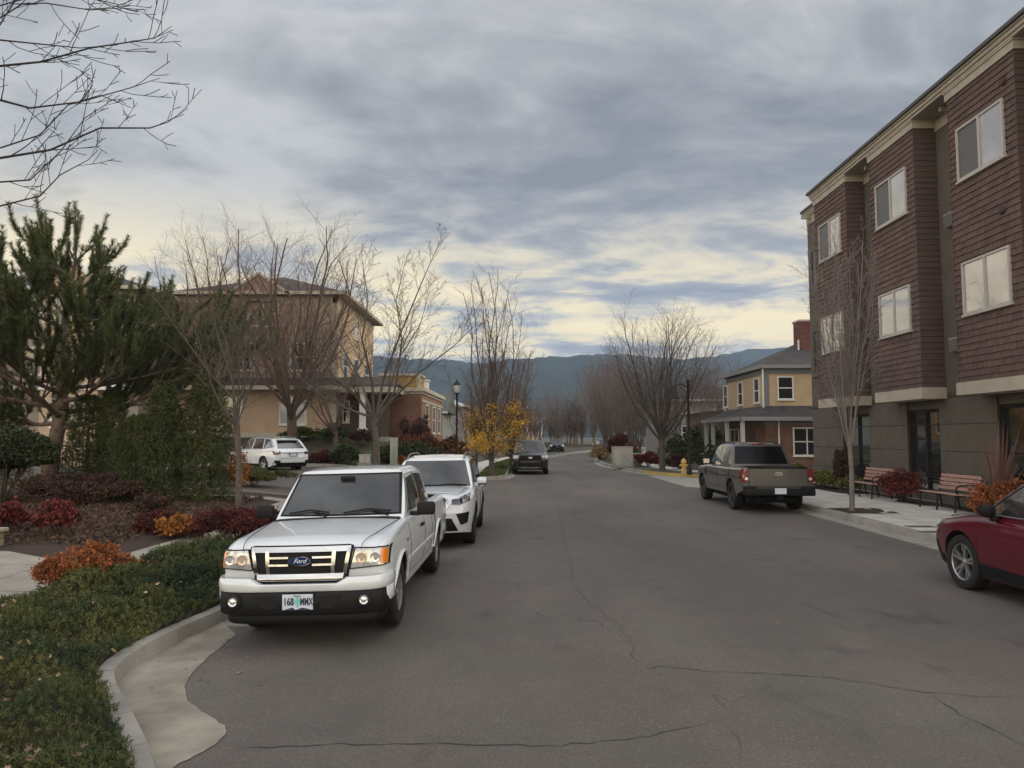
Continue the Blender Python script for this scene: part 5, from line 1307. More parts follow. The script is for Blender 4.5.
# ---- two-storey tan and brick house on the right
def right_house():
    b = thing('house', 'two-storey tan and brick house with grey hip roofs beyond the apartment building', 'house')
    x0, x1, y0, y1 = 13.0, 22, 38.0, 44.8
    m = MB(); m.box(x0, x1, y0, y1, .1, 3.05); m.build('wall', BRICK, b)
    m = MB(); m.box(x0+.02, x1-.02, y0+.02, y1-.02, 3.05, 5.25); m.build('upper_wall', TANY, b)
    m = MB(); m.box(x0-.03, x1+.03, y0-.03, y1+.03, 5.25, 5.62); m.box(x0-.025, x0+.22, y0-.025, y0+.22, 3.05, 5.25); m.box(x0-.025, x0+.1, y1-.1, y1+.02, 3.05, 5.25); m.box(x0-.02, x1+.02, y0-.02, y1+.02, 2.60, 2.90)
    m.build('trim', SIDG, b)
    hip_roof('roof', x0, x1, y0, y1, 5.66, 1.75, ROOFM, b, .22, fm=mat('grey_fascia', (.22, .225, .225), .7))
    # porch roof wraps the corner
    m = MB(); e = 1.5
    V = [(x0-e, y0-.7, 2.98), (x1, y0-.7, 2.98), (x1, y0+.0, 3.6), (x0-.0, y0+.0, 3.6), (x0-e, y1, 2.98), (x0, y1, 3.6), (x0-e, y0-.7, 2.86), (x1, y0-.7, 2.86), (x1, y0, 2.86), (x0-e, y1, 2.86), (x0, y1, 2.86), (x0, y0, 2.86)]
    m.add(V, [(0, 1, 2, 3), (0, 3, 5, 4), (0, 6, 7, 1), (0, 4, 9, 6), (6, 9, 10, 11), (6, 11, 8, 7), (4, 5, 10, 9), (1, 7, 8, 2)])
    r = m.build('porch_roof', ROOFM, b)
    m = MB(); m.box(x0-e-.04, x1, y0-.76, y0-.70, 2.82, 3.02); m.box(x0-e-.06, x0-e, y0-.76, y1, 2.82, 3.02); m.build('fascia', mat('grey_fascia', (.22, .225, .225), .7), r)
    for y in (y0-.5, y0+2.2, y0+5, y1-.3):
        m = MB(); m.box(x0-e+.1, x0-e+.28, y, y+.18, .15, 2.86); m.box(x0-e+.05, x0-e+.33, y-.05, y+.23, .15, .5); m.build('porch_column', mat('grey_white_paint', (.40, .41, .41), .7), b)
    m = MB()
    for z in (1.0, .35): m.box(x0-e+.16, x0-e+.22, y0, y1, z, z+.07)
    for i in range(50): m.box(x0-e+.17, x0-e+.21, y0+.1+i*.17, y0+.13+i*.17, .4, 1.0)
    m.build('porch_railing', WHITE, b)
    window(b, 'y-', 13.72, 14.42, 3.98, 5.05, y0+.02, WHITE, GL_D, 1, 2)
    window(b, 'y-', 14.45, 15.75, 1.10, 2.42, y0, WHITE, GL_D, 2, 2)
    window(b, 'y-', 16.6, 17.6, 1.2, 2.5, y0, WHITE, GL_D, 2, 1)
    for y in (38.9, 41.7, 44.6): window(b, 'x-', y, y+.75, 3.85, 5.05, x0+.02, WHITE, GL_D, 1, 2)
    window(b, 'x-', 42.5, 44.0, 1.0, 2.4, x0, WHITE, GL_D, 2, 2)
    m = MB(); m.box(x0-.05, x0-.002, 39.6, 40.6, .2, 2.35); m.build('door', DOORM, b)
    m = MB(); m.tube([(x0-.12, y0-.12, 5.55), (x0-.12, y0-.12, 3.5)], .045, 8); m.tube([(13.65, y0-.08, 2.85), (13.65, y0-.08, .2)], .045, 8); m.build('downpipe', WHITE, b)
    m = MB(); p0 = at(800.5, 362, 40); p1 = at(812, 321.5, 40); m.box(p0.x, p0.x+.95, 40, 40.9, 5.6, p1.z); ch = m.build('chimney', brickmat('dark_red_brick', (.15, .045, .035), (.11, .035, .03), (.09, .05, .045), .21, .075, .008), b)
    m = MB(); m.box(p0.x-.05, p0.x+1.0, 39.95, 40.95, p1.z, p1.z+.1); m.build('chimney_cap', BAND, ch)
    m = MB(); m.tube([(p0.x-.1, 39.97, p0.z+1.2), (p0.x-.1, 39.97, p0.z)], .05, 8); m.build('flue', WHITE, ch)
right_house()

# ---- three-storey tan townhouse on the left with porch
def townhouse():
    b = thing('townhouse', 'three-storey tan townhouse with brown hip roof and white-framed windows above the lot', 'house')
    zb = 1.85; x0, x1, y0, y1 = -19.5, -10.25, 43, 54.2; ze = 10.30
    m = MB(); m.box(x0, x1, y0, y1, 0, ze); m.build('wall', TAN, b)
    m = MB(); m.box(x0-.02, -12.9, y0-.02, y0+.2, 5.15, ze-.5); m.build('rosy_siding', ROSE, b)
    m = MB(); m.box(x1-.1, x1+.02, y0+.04, y1, 4.9, ze-.01); m.build('side_siding', TANY, b)  # yellower than the front: warm sky glow put into this side's colour
    m = MB(); m.box(x1-.25, x1+.05, y0-.05, y0+.12, 2.25, ze); m.box(x0-.05, x1+.06, y0-.06, y0+.02, 1.9, 2.25); m.box(x0-.05, x1+.04, y0-.05, y0, ze-.45, ze-.02); m.box(x1, x1+.05, y0, y1, ze-.4, ze-.02)
    m.box(-16.05, x1+.04, y0-.045, y0, 7.75, 7.90)
    m.build('trim', CREAM, b)
    r = hip_roof('roof', x0, x1, y0, y1, ze+.08, 2.0, ROOFB, b, .6)
    # small front gable
    m = MB(); V = [(-16.3, y0-.55, ze+.10), (-13.1, y0-.55, ze+.10), (-14.7, y0-.55, ze+1.12), (-16.3, y0+4, ze+.10), (-13.1, y0+4, ze+.10), (-14.7, y0+4, ze+1.12)]
    m.add(V, [(0, 1, 2), (3, 5, 4), (0, 3, 4, 1)]); g = m.build('gable', ROSE, b)
    m = MB()
    for sx in (-1, 1):
        a = Vector((-14.7+sx*1.85, 0, ze+.02)); c = Vector((-14.7, 0, ze+1.26)); a2 = a-Vector((0, 0, .16)); c2 = c-Vector((0, 0, .16))
        m.add([(p.x, y, p.z) for y in (y0-.66, y0+4) for p in (a, c, c2, a2)], [(0, 1, 2, 3), (7, 6, 5, 4), (0, 4, 5, 1), (3, 2, 6, 7), (0, 3, 7, 4), (1, 5, 6, 2)])
    m.build('gable_roof', CREAM, g)
    window(b, 'y-', -15.45, -13.75, 8.55, 9.85, y0, WHITE, GL_D, 2, 2, .09)
    window(b, 'y-', -12.90, -11.40, 5.92, 7.40, y0, WHITE, GL_D, 2, 2, .09)
    window(b, 'y-', -13.42, -12.0, 2.78, 4.30, y0, WHITE, GL_D, 2, 2, .09)
    window(b, 'y-', -16.8, -15.75, 3.3, 4.25, y0, WHITE, GL_D, 1, 1, .09)
    window(b, 'y-', -18.8, -17.9, 5.92, 7.40, y0-.02, WHITE, GL_D, 1, 2, .09)
    window(b, 'y-', -16.2, -15.1, 5.92, 7.40, y0-.02, WHITE, GL_D, 1, 2, .09)
    for a, c in ((44.6, 45.7), (47.6, 49.0), (51.2, 52.4)):
        window(b, 'x+', a, c, 5.6, 7.0, x1+.02, WHITE, GL_D, 1, 2, .09); 
    window(b, 'x+', 47.6, 48.8, 8.4, 9.6, x1+.02, WHITE, GL_D, 1, 2, .09)
    # ground-floor bay and skirt roof
    m = MB()
    V = [(x0, y0-1.0, 4.85), (-9.6, y0-1.0, 4.85), (-9.6, y0, 5.45), (x0, y0, 5.45), (x0, y0-1.0, 4.72), (-9.6, y0-1.0, 4.72), (-9.6, y0, 4.72), (x0, y0, 4.72)]
    m.add(V, [(0, 1, 2, 3), (4, 7, 6, 5), (0, 4, 5, 1), (1, 5, 6, 2), (3, 2, 6, 7), (0, 3, 7, 4)]); sk = m.build('skirt_roof', ROOFB, b)
    m = MB(); m.box(x0, -9.6, y0-1.06, y0-1.0, 4.68, 4.92); m.build('fascia', CREAM, sk)
    # entrance porch to the right
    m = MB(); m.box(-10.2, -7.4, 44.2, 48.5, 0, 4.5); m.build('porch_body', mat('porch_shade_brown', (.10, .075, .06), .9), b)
    window(b, 'y-', -10.05, -9.75, 2.9, 4.1, 44.2, WHITE, GL_D, 1, 2, .06)
    m = MB(); m.box(-9.15, -8.3, 44.12, 44.2, 2.0, 4.0); m.build('door', mat('grey_door', (.07, .075, .07), .6), b)
    m = MB(); m.box(-11.0, -6.6, 42.2, 48.6, 4.55, 4.85); m.box(-10.9, -6.7, 42.3, 48.5, 4.85, 4.95); pr = m.build('porch_roof', CREAM, b)
    m = MB(); m.add([(-11.0, 42.1, 4.96), (-6.5, 42.1, 4.96), (-6.5, 48.6, 4.96), (-11.0, 48.6, 4.96), (-10.2, 44.5, 5.6), (-7.5, 44.5, 5.6), (-7.5, 48, 5.6), (-10.2, 48, 5.6)], [(0, 1, 5, 4), (1, 2, 6, 5), (2, 3, 7, 6), (3, 0, 4, 7), (4, 5, 6, 7), (3, 2, 1, 0)]); m.build('porch_shingles', ROOFB, pr)
    for x in (-8.75,):
        m = MB(); m.box(x, x+.32, 42.4, 42.72, 2.5, 4.55); m.box(x-.08, x+.40, 42.32, 42.80, 1.3, 2.5); m.box(x-.05, x+.37, 42.35, 42.77, 4.4, 4.55); m.build('porch_column', WHITE, b)
    m = MB(); m.box(-10.2, -7.2, 42.2, 44.2, 1.3, 2.0); m.box(-9.6, -8.8, 41.6, 42.2, 1.1, 1.75); m.build('porch_step', CONC, b)
townhouse()
def left_townhouse():
    b = thing('townhouse', 'second tan and grey townhouse half hidden behind the pine tree', 'house')
    x0, x1, y0, y1 = -32, -19.9, 38.5, 50; ze = 9.9
    m = MB(); m.box(x0, x1, y0+.9, y1, 0, ze); m.build('wall', mat('grey_beige_siding', (.26, .225, .185), .9, var=.1, vscale=2), b)
    m = MB(); m.box(-24.6, -21.6, y0, y0+.9, 0, ze); m.box(-30, -27, y0, y0+.9, 0, ze); m.build('projecting_bay', TAN, b)
    hip_roof('roof', x0, x1, y0+.9, y1, ze+.08, 2.1, ROOFM, b, .6)
    for cx in (-23.1, -28.5):
        m = MB(); m.add([(cx-1.8, y0-.2, ze), (cx+1.8, y0-.2, ze), (cx, y0-.2, ze+1.2), (cx-1.8, y0+4, ze), (cx+1.8, y0+4, ze), (cx, y0+4, ze+1.2)], [(0, 1, 2), (3, 5, 4), (0, 3, 4, 1)]); g = m.build('gable', TAN, b)
        m = MB()
        for sx in (-1, 1):
            a = Vector((cx+sx*2.1, 0, ze-.1)); c = Vector((cx, 0, ze+1.34)); a2 = a-Vector((0, 0, .16)); c2 = c-Vector((0, 0, .16))
            m.add([(p.x, y, p.z) for y in (y0-.45, y0+4) for p in (a, c, c2, a2)], [(0, 1, 2, 3), (7, 6, 5, 4), (0, 4, 5, 1), (3, 2, 6, 7), (0, 3, 7, 4), (1, 5, 6, 2)])
        m.build('gable_roof', WHITE, g)
        for z in (2.6, 5.4, 8.0): window(b, 'y-', cx-.8, cx+.8, z, z+1.35, y0, WHITE, GL_D, 2, 2, .1)
    for z in (5.4, 8.0):
        window(b, 'y-', -21.2, -20.3, z, z+1.3, y0+.9, WHITE, GL_D, 1, 2, .1); window(b, 'y-', -26.4, -25.2, z, z+1.3, y0+.9, WHITE, GL_D, 1, 2, .1)
    m = MB(); m.box(x0, x1, y0-.1, y0+.88, 4.45, 4.75); m.box(x0, x1, y0+.8, y0+.9, 7.4, 7.55); m.build('trim', WHITE, b)
left_townhouse()
def brick_annex():
    b = thing('brick_building', 'low orange-brown brick building with cream cornice right of the townhouse porch', 'building', rz=-.018)
    x0, x1, y0, y1 = -12.0, -6.35, 45.2, 56.5
    m = MB(); m.box(x0, x1, y0, y1, 0, 4.75); m.build('wall', BRICKO, b)  # orange of the lit street side is put into this brick colour
    m = MB(); m.box(x0, x1-.01, y0-.02, y0+.1, 0, 4.5); m.build('front_wall', BRICK, b)
    m = MB(); m.box(x0-.05, x1+.08, y0-.08, y1+.05, 4.62, 4.78); m.box(x0-.1, x1+.22, y0-.22, y1+.2, 4.78, 5.0); m.box(x1, x1+.05, y0, y1, 4.15, 4.3); m.build('cornice', CREAM, b)
    m = MB(); m.box(x1-2.6, x1-.2, y0+.1, y0+2.6, 5.0, 5.75); pw = m.build('roof_parapet', mat('ochre_stucco', (.34, .215, .07), .9), b)
    m = MB(); m.box(x1-2.7, x1-.1, y0+0, y0+2.7, 5.75, 5.9); m.box(x1-.32, x1-.1, y0, y0+.2, 5.0, 5.75); m.build('parapet_trim', CREAM, pw)
    hip_roof('roof', x0, x1, y0+3, y1, 5.02, .9, mat('green_grey_roof', (.06, .065, .055), .95, var=.2, vscale=4), b, .1)
    for a in (47.0, 50.6, 53.6): window(b, 'x+', a, a+1.25, 2.3, 4.0, x1, WHITE, GL_D, 1, 2, .09)
brick_annex()
def white_house():
    b = thing('house', 'small pale house with white porch railing beyond the brick building', 'house')
    x0, x1, y0, y1 = -13, -6.1, 64, 74
    m = MB(); m.box(x0, x1, y0, y1, 0, 4.3); m.build('wall', mat('grey_white_siding', (.27, .27, .255), .8, var=.08, vscale=3), b)
    m = MB(); m.add([(x0-.5, y0-.8, 4.1), (x1+.6, y0-.8, 4.1), (x1+.6, y1, 4.1), (x0-.5, y1, 4.1), (x0-.5, (y0+y1)/2, 6.0), (x1+.6, (y0+y1)/2, 6.0)], [(0, 1, 5, 4), (1, 2, 5), (2, 3, 4, 5), (3, 0, 4), (3, 2, 1, 0)]); r = m.build('roof', mat('sage_roof', (.085, .09, .075), .95, var=.15, vscale=3), b)
    m = MB(); m.box(x0-.5, x1+.6, y0-.86, y0-.8, 3.98, 4.16); m.build('fascia', WHITE, r)
    m = MB(); m.box(-8.3, -7.6, 67, 67.7, 5, 7.0); m.box(-8.4, -7.5, 66.9, 67.8, 7.0, 7.15); m.build('chimney', WHITE, r)
    m = MB(); m.box(x1-3.8, x1+.1, y0-.7, y0-.64, 2.75, 2.83); m.box(x1-3.8, x1+.1, y0-.7, y0-.64, 2.05, 2.12)
    for i in range(24): m.box(x1-3.75+i*.16, x1-3.70+i*.16, y0-.69, y0-.65, 2.12, 2.75)
    m.build('porch_railing', WHITE, b)
    m = MB(); m.box(x1-3.9, x1+.2, y0-.75, y0, 0, 2.0); m.build('porch_step', CONC, b)
    for x in (x1-3.8, x1-1.9, x1): 
        m = MB(); m.box(x-.08, x+.08, y0-.75, y0-.6, 2.0, 4.0); m.build('porch_column', WHITE, b)
    window(b, 'y-', -9.3, -8.2, 2.4, 3.6, y0, WHITE, GL_D, 1, 2)
white_house()
def simple_house(lb, x0, x1, y0, y1, ze, rise, wm, rm, wins):
    b = thing('house', lb, 'house')
    m = MB(); m.box(x0, x1, y0, y1, 0, ze); m.build('wall', wm, b); hip_roof('roof', x0, x1, y0, y1, ze+.06, rise, rm, b, .5)
    for w_ in wins: window(b, *w_)
simple_house('white-roofed building far beyond the small pale house', -12, -5.5, 84, 96, 5.4, 1.6, mat('grey_white_siding', (.27, .27, .255)), mat('pale_metal_roof', (.42, .43, .45), .6), [('y-', -8.5, -7.5, 2.4, 3.8, 84)])
simple_house('low far building with a pale front across the end of the street', 3, 6.2, 150, 156, 5.6, .8, SIDW, ROOFM, [('y-', 3.6, 4.2, 3, 4.2, 150)])
simple_house('brown house behind the bare trees across from the black lamp post', 15.5, 25, 56, 66, 4.0, 1.5, mat('brown_siding', (.16, .10, .075), .9, var=.1), ROOFB, [('y-', 16.2, 17.0, 1.6, 2.9, 56), ('y-', 17.6, 18.6, 1.6, 2.9, 56), ('x-', 57.2, 58.2, 1.6, 2.9, 15.5), ('x-', 60, 61.2, 1.6, 2.9, 15.5)])
simple_house('grey gabled house further along the right side', 15.5, 26, 74, 86, 5.6, 2.0, mat('grey_siding', (.20, .20, .19), .9, var=.1), ROOFM, [('x-', 76, 77.2, 1.8, 3.0, 15.5), ('y-', 17, 18.2, 1.8, 3, 74)])
# ------------------------------------------------------------ trees and plants
BARK = mat('grey_bark', (.135, .112, .092), .95, col2=(.07, .058, .048), vscale=14, bump=.8, bscale=40)
BARKD = mat('dark_bark', (.060, .048, .040), .95, col2=(.10, .085, .07), vscale=12, bump=.8, bscale=40)
BARKR = mat('reddish_bark', (.105, .068, .052), .95, col2=(.06, .042, .034), vscale=12, bump=.6, bscale=40)
TWIG = mat('grey_twigs', (.105, .085, .072), .95); TWIGR = mat('reddish_twigs', (.115, .070, .055), .95)
TWIGP = mat('pink_grey_twigs', (.14, .105, .095), .95); TWIGD = mat('dark_twigs', (.035, .029, .027), .95)
def tubes(segs, sides):
    """segs: array n x 8 = p0,p1,r0,r1"""
    S = np.array(segs, float); p0, p1, r0, r1 = S[:, 0:3], S[:, 3:6], S[:, 6], S[:, 7]
    t = p1-p0; t /= np.linalg.norm(t, axis=1, keepdims=True)+1e-9
    ref = np.where(np.abs(t[:, 2:3]) < .9, np.array([[0, 0, 1.]]), np.array([[1., 0, 0]]))
    u = np.cross(ref, t); u /= np.linalg.norm(u, axis=1, keepdims=True)+1e-9; v = np.cross(t, u)
    a = np.arange(sides)*2*math.pi/sides; c, s = np.cos(a), np.sin(a)
    ring = u[:, None, :]*c[None, :, None]+v[:, None, :]*s[None, :, None]
    A = p0[:, None, :]+ring*r0[:, None, None]; B = p1[:, None, :]+ring*r1[:, None, None]
    V = np.concatenate([A, B], axis=1).reshape(-1, 3); n = len(S); k = np.arange(sides); k2 = (k+1) % sides
    F = np.stack([k, k2, k2+sides, k+sides], axis=1)[None]+(np.arange(n)*2*sides)[:, None, None]
    return V, F.reshape(-1, 4)
class Grow:
    def __init__(g, seed): g.r = random.Random(seed); g.thick = []; g.thin = []; g.tips = []
    def branch(g, p, d, length, rad, lvl, P):
        r = g.r; k = max(2, int(length/P['seg'][min(lvl, len(P['seg'])-1)])); step = length/k; d = d.normalized(); pts = [p.copy()]
        up = P['up'][min(lvl, len(P['up'])-1)]; wob = P['wob'][min(lvl, len(P['wob'])-1)]
        rr = [rad]
        for i in range(k):
            d = (d+Vector((r.gauss(0, wob), r.gauss(0, wob), r.gauss(0, wob)+up))).normalized(); pts.append(pts[-1]+d*step)
            rr.append(max(P['rmin'], rad*(1-(i+1)/k*P['taper'])))
        for i in range(k):
            (g.thick if rr[i] > P['thick'] else g.thin).append((*pts[i], *pts[i+1], rr[i], rr[i+1]))
        if lvl >= P['levels']: g.tips.append((pts[-1], d)); return
        n = P['n'][lvl]; n = max(1, int(n*r.uniform(.8, 1.2)))
        for j in range(n):
            t = P['start'][lvl]+(1-P['start'][lvl])*(j+r.random()*.8)/n; t = min(.98, t); i = min(k-1, int(t*k)); f = t*k-i
            q = pts[i].lerp(pts[i+1], f); dd = (pts[i+1]-pts[i]).normalized()
            az = j*2.4+r.random()*1.2; o = dd.orthogonal().normalized(); o.rotate(Matrix.Rotation(az, 3, dd)); an = math.radians(r.gauss(P['ang'][lvl], P['ang'][lvl]*.18))
            nd = dd*math.cos(an)+o*math.sin(an)
            ln = length*P['len'][lvl]*(1-.55*t)*r.uniform(.75, 1.2) if not P.get('abs') or lvl > 0 else P['abs']*(1-.5*t)*r.uniform(.8, 1.15)
            g.branch(q, nd, ln, max(P['rmin'], rr[i]*P['rr'][lvl]), lvl+1, P)
VASE = dict(seg=[.4, .35, .3, .25, .2], up=[.0, .10, .05, .02, .0], wob=[.03, .07, .09, .12, .14], rmin=.0045, taper=.75, thick=.035, levels=3, n=[9, 9, 7], start=[.25, .25, .15], ang=[42, 32, 34], len=[1.0, .42, .45], rr=[.55, .42, .45])
def grow_tree(name, label, P, H, rad, seed, loc, group=None, bark=BARK, twig=TWIG, lean=(0, 0), cat='tree', extra=None):
    g = Grow(seed); t = thing(name, label, cat, loc, group=group)
    g.branch(Vector((0, 0, -.1)), Vector((lean[0], lean[1], 1)), H, rad, 0, P)
    if extra: extra(g, P)
    V, F = tubes(g.thick, 8); o = obj('trunk', npmesh('trunk', V, F, True), bark, t)
    V, F = tubes(g.thin, 3); o2 = obj('crown', npmesh('crown', V, F, False), twig, t)
    t['_n'] = len(g.thin); del t['_n']; return t, g
def loc_px(px, py, z=0.0): p = ground(px, py, z); return (p.x, p.y, z)

# --- the slim street tree in the right sidewalk
# --- spreading bare tree by the hydrant: many limbs fanning from a short trunk
def fan_tree(name, label, H, rad, seed, loc, nl, spread, twig, bark, group=None, levels=3, ln=.9, n=(9, 7), trunk=.22, upc=.08, lenr=(.45, .45), wob=.075):
    g = Grow(seed); r = g.r; t = thing(name, label, 'tree', loc, group=group)
    P = dict(VASE, levels=levels, n=[0, n[0], n[1]+2, 5], start=[0, .18, .10, .1], ang=[0, 38, 40, 40], len=[0, lenr[0], lenr[1], .5], up=[0, upc*.6, .05, .03, 0], wob=[0, wob, .10, .13], rr=[0, .42, .5, .5], thick=.03, rmin=.004)
    th = H*trunk; top = Vector((r.uniform(-.1, .1), r.uniform(-.1, .1), th)); m = Vector((r.uniform(-.06, .06), 0, th*.5))
    for a, b, ra, rb in ((Vector((0, 0, -.15)), Vector((0, 0, .12)), rad*1.35, rad*1.08), (Vector((0, 0, .12)), m, rad*1.08, rad), (m, top, rad, rad*.92)): g.thick.append((*a, *b, ra, rb))
    for i in range(nl):
        az = i*2.39996+r.random()*.5; inc = math.radians(spread*(.25+.75*((i+.5)/nl)))
        d = Vector((math.cos(az)*math.sin(inc), math.sin(az)*math.sin(inc), math.cos(inc)))
        st = top+Vector((0, 0, r.uniform(-.25, .05)*th)); g.branch(st, d, (H-th)*ln*r.uniform(.85, 1.08)*(1-.15*inc), rad*r.uniform(.30, .44), 1, P)
    V, F = tubes(g.thick, 7); obj('trunk', npmesh('trunk', V, F, True), bark, t)
    V, F = tubes(g.thin, 3); obj('crown', npmesh('crown', V, F, False), twig, t); return t, g
fan_tree('bare_tree', 'large spreading bare tree with many fanned limbs behind the yellow hydrant', 9.9, .17, 21, (8.35, 41.3, .14), 22, 52, TWIG, BARKD, n=(14, 8), trunk=.2)
fan_tree('bare_tree', 'pale-stemmed bare tree close to the left corner of the tan and brick house', 7.6, .09, 22, (11.9, 46.5, .14), 9, 26, TWIGP, BARK, n=(10, 6))
fan_tree('street_tree', 'slender bare street tree in the mulch square before the apartment building', 7.9, .062, 12, (8.72, 19.15, .14), 18, 17, mat('pale_twigs', (.21, .18, .165), .95), mat('pale_bark', (.20, .18, .16), .95, col2=(.12, .105, .09), vscale=14, bump=.6, bscale=40), n=(12, 7), trunk=.25, upc=.09, lenr=(.24, .45), wob=.03)
# --- left: bare trees before the townhouse
fan_tree('bare_tree', 'bare tree with a thin pale trunk beside the white pickup mirror', 5.9, .070, 31, (-6.08, 16.6, .15), 10, 44, TWIG, BARK, n=(10, 7), trunk=.44)
fan_tree('bare_tree', 'big bare tree with reddish twigs in front of the tan townhouse', 15.0, .27, 32, (-11.8, 39.9, .9), 17, 52, TWIGR, BARKR, n=(14, 7), trunk=.16)
fan_tree('bare_tree', 'bare tree with reddish twigs between the pine and the big bare tree', 14.0, .18, 33, (-16.4, 39.6, .9), 14, 36, TWIGR, BARKR, n=(14, 7), trunk=.2)
fan_tree('bare_tree', 'bare tree with brown leafy buds just right of the pine crown', 8.6, .13, 36, (-9.2, 38.6, .6), 8, 60, TWIGR, BARKR, n=(9, 6), trunk=.2)
# the tree with the long reaching limbs right of the townhouse, limbs traced from their directions
g = Grow(35); loc = Vector((-5.2, 26.5, .2))
def limb(g, P, pts, r0, r1, lvl=1, kids=10, ln=1.5):
    n = len(pts)-1
    for i in range(n):
        ra = r0+(r1-r0)*i/n; rb = r0+(r1-r0)*(i+1)/n; (g.thick if ra > .02 else g.thin).append((*pts[i], *pts[i+1], ra, rb))
    for j in range(kids):
        t = .15+.83*(j+g.r.random())/kids; t = min(t, .98); i = min(n-1, int(t*n)); q = pts[i].lerp(pts[i+1], t*n-i); dd = (pts[i+1]-pts[i]).normalized()
        o = dd.orthogonal().normalized(); o.rotate(Matrix.Rotation(g.r.random()*6.28, 3, dd)); an = math.radians(g.r.uniform(22, 50))
        g.branch(q, dd*math.cos(an)+o*math.sin(an)+Vector((0, 0, .15)), ln*(1-.5*t)*g.r.uniform(.6, 1.2), (r0+(r1-r0)*t)*.5, lvl, P)
PL = dict(VASE, levels=3, n=[0, 7, 5], start=[0, .15, .1], ang=[0, 34, 36], len=[0, .5, .5], up=[0, .05, .03, .02], rr=[0, .5, .55], rmin=.0045, thick=.02)
tree = thing('bare_tree', 'bare pale-barked tree with long slanting limbs behind the white vehicles', 'tree', (0, 0, 0))
B = [at(378, 470, 27), at(376, 440, 27), at(374, 418, 27)]
B[0].z = .1
limb(g, PL, B, .13, .10, kids=0)
for pts, r0 in (([(374, 418, 27), (355, 395, 26.6), (335, 378, 26.2), (318, 352, 26), (300, 318, 25.6)], .07), ([(374, 418, 27), (392, 400, 27.2), (420, 372, 27.4), (455, 345, 27.6), (478, 322, 27.8)], .05),
                ([(375, 425, 27), (383, 380, 27.2), (402, 330, 27.5), (425, 275, 27.8), (444, 232, 28)], .055), ([(374, 418, 27), (372, 380, 26.6), (362, 340, 26.3), (368, 300, 26.1), (362, 258, 26)], .055),
                ([(375, 428, 27), (395, 390, 26.4), (402, 340, 26), (396, 300, 25.7), (405, 262, 25.5)], .045), ([(374, 418, 27), (350, 410, 27.6), (328, 400, 28), (300, 378, 28.5), (282, 350, 29)], .05),
                ([(375, 425, 27), (360, 378, 28), (338, 340, 28.6), (322, 300, 29), (312, 262, 29.4)], .05), ([(374, 418, 27), (388, 395, 28), (398, 360, 28.6), (420, 325, 29), (430, 290, 29.3)], .04)):
    limb(g, PL, [at(*p) for p in pts], r0, .008, 1, 15, 2.1)
V, F = tubes(g.thick, 8); obj('trunk', npmesh('trunk', V, F, True), BARK, tree); V, F = tubes(g.thin, 3); obj('crown', npmesh('crown', V, F), TWIG, tree)
# --- top-left: branches reaching in from a tree standing left of the frame
g = Grow(41); PT = dict(VASE, levels=2, n=[0, 3, 2], start=[0, .3, .3], ang=[0, 40, 40], len=[0, .5, .5], up=[0, .06, .05, .03], rr=[0, .55, .6], rmin=.004, thick=.025, wob=[0, .07, .10, .12], seg=[.2, .12, .10, .08])
tree = thing('bare_tree', 'dark bare branches of a tree reaching in at the top left corner', 'tree', (0, 0, 0))
base = Vector((-9.2, 8.6, .3)); crown = Vector((-8.9, 8.5, 3.2))
limb(g, PT, [base, Vector((-9.1, 8.55, 1.8)), crown, Vector((-8.8, 8.4, 5.5)), Vector((-8.9, 8.4, 8)), Vector((-8.6, 8.5, 10.2))], .20, .05, 1, 8, 2.2)
starts = [Vector((-8.85, 8.5, z)) for z in (3.6, 4.0, 4.4, 4.9, 5.4, 6.0, 6.6)]
for k, (pts, st, r0) in enumerate((
    ([(0, 158, 8.4), (50, 150, 8.4), (100, 128, 8.3), (150, 128, 8.3), (168, 122, 8.3), (188, 108, 8.3)], 0, .022),
    ([(0, 100, 8.0), (30, 108, 8), (80, 102, 8), (130, 88, 8), (160, 78, 8)], 2, .020),
    ([(0, 66, 7.8), (40, 62, 7.8), (90, 48, 7.8), (130, 42, 7.8), (155, 38, 7.8), (172, 26, 7.8)], 3, .020),
    ([(0, 40, 7.7), (40, 44, 7.7), (80, 48, 7.7), (118, 45, 7.7)], 4, .015),
    ([(0, 18, 8.2), (22, 4, 8.2), (45, 3, 8.2), (90, 10, 8.2), (120, 8, 8.2), (148, 10, 8.2)], 5, .014),
    ([(0, 206, 8.8), (40, 196, 8.8), (60, 175, 8.8), (88, 160, 8.8), (98, 150, 8.8)], 0, .016),
    ([(0, 182, 8.2), (30, 180, 8.2), (60, 152, 8.2), (85, 118, 8.2), (120, 95, 8.2)], 1, .015),
    ([(0, 148, 8.6), (40, 135, 8.6), (68, 105, 8.6), (100, 95, 8.6), (132, 108, 8.6)], 1, .015),
    ([(28, -20, 8.2), (10, 8, 8.2), (0, 25, 8.2)], 6, .016), ([(55, -10, 8.1), (90, -2, 8.1), (120, 5, 8.1), (133, 0, 8.1)], 6, .012))):
    q = [at(*p) for p in pts]
    if k == 8: q = q[::-1]
    a = starts[st]; b = q[0]; mid = a.lerp(b, .5)+Vector((0, 0, -.12)); limb(g, PT, [a, mid, b]+q[1:], r0*.95, .0035, 1, 10, .8)
V, F = tubes(g.thick, 8); obj('trunk', npmesh('trunk', V, F, True), BARKD, tree); V, F = tubes(g.thin, 4); obj('crown', npmesh('crown', V, F), TWIGD, tree)

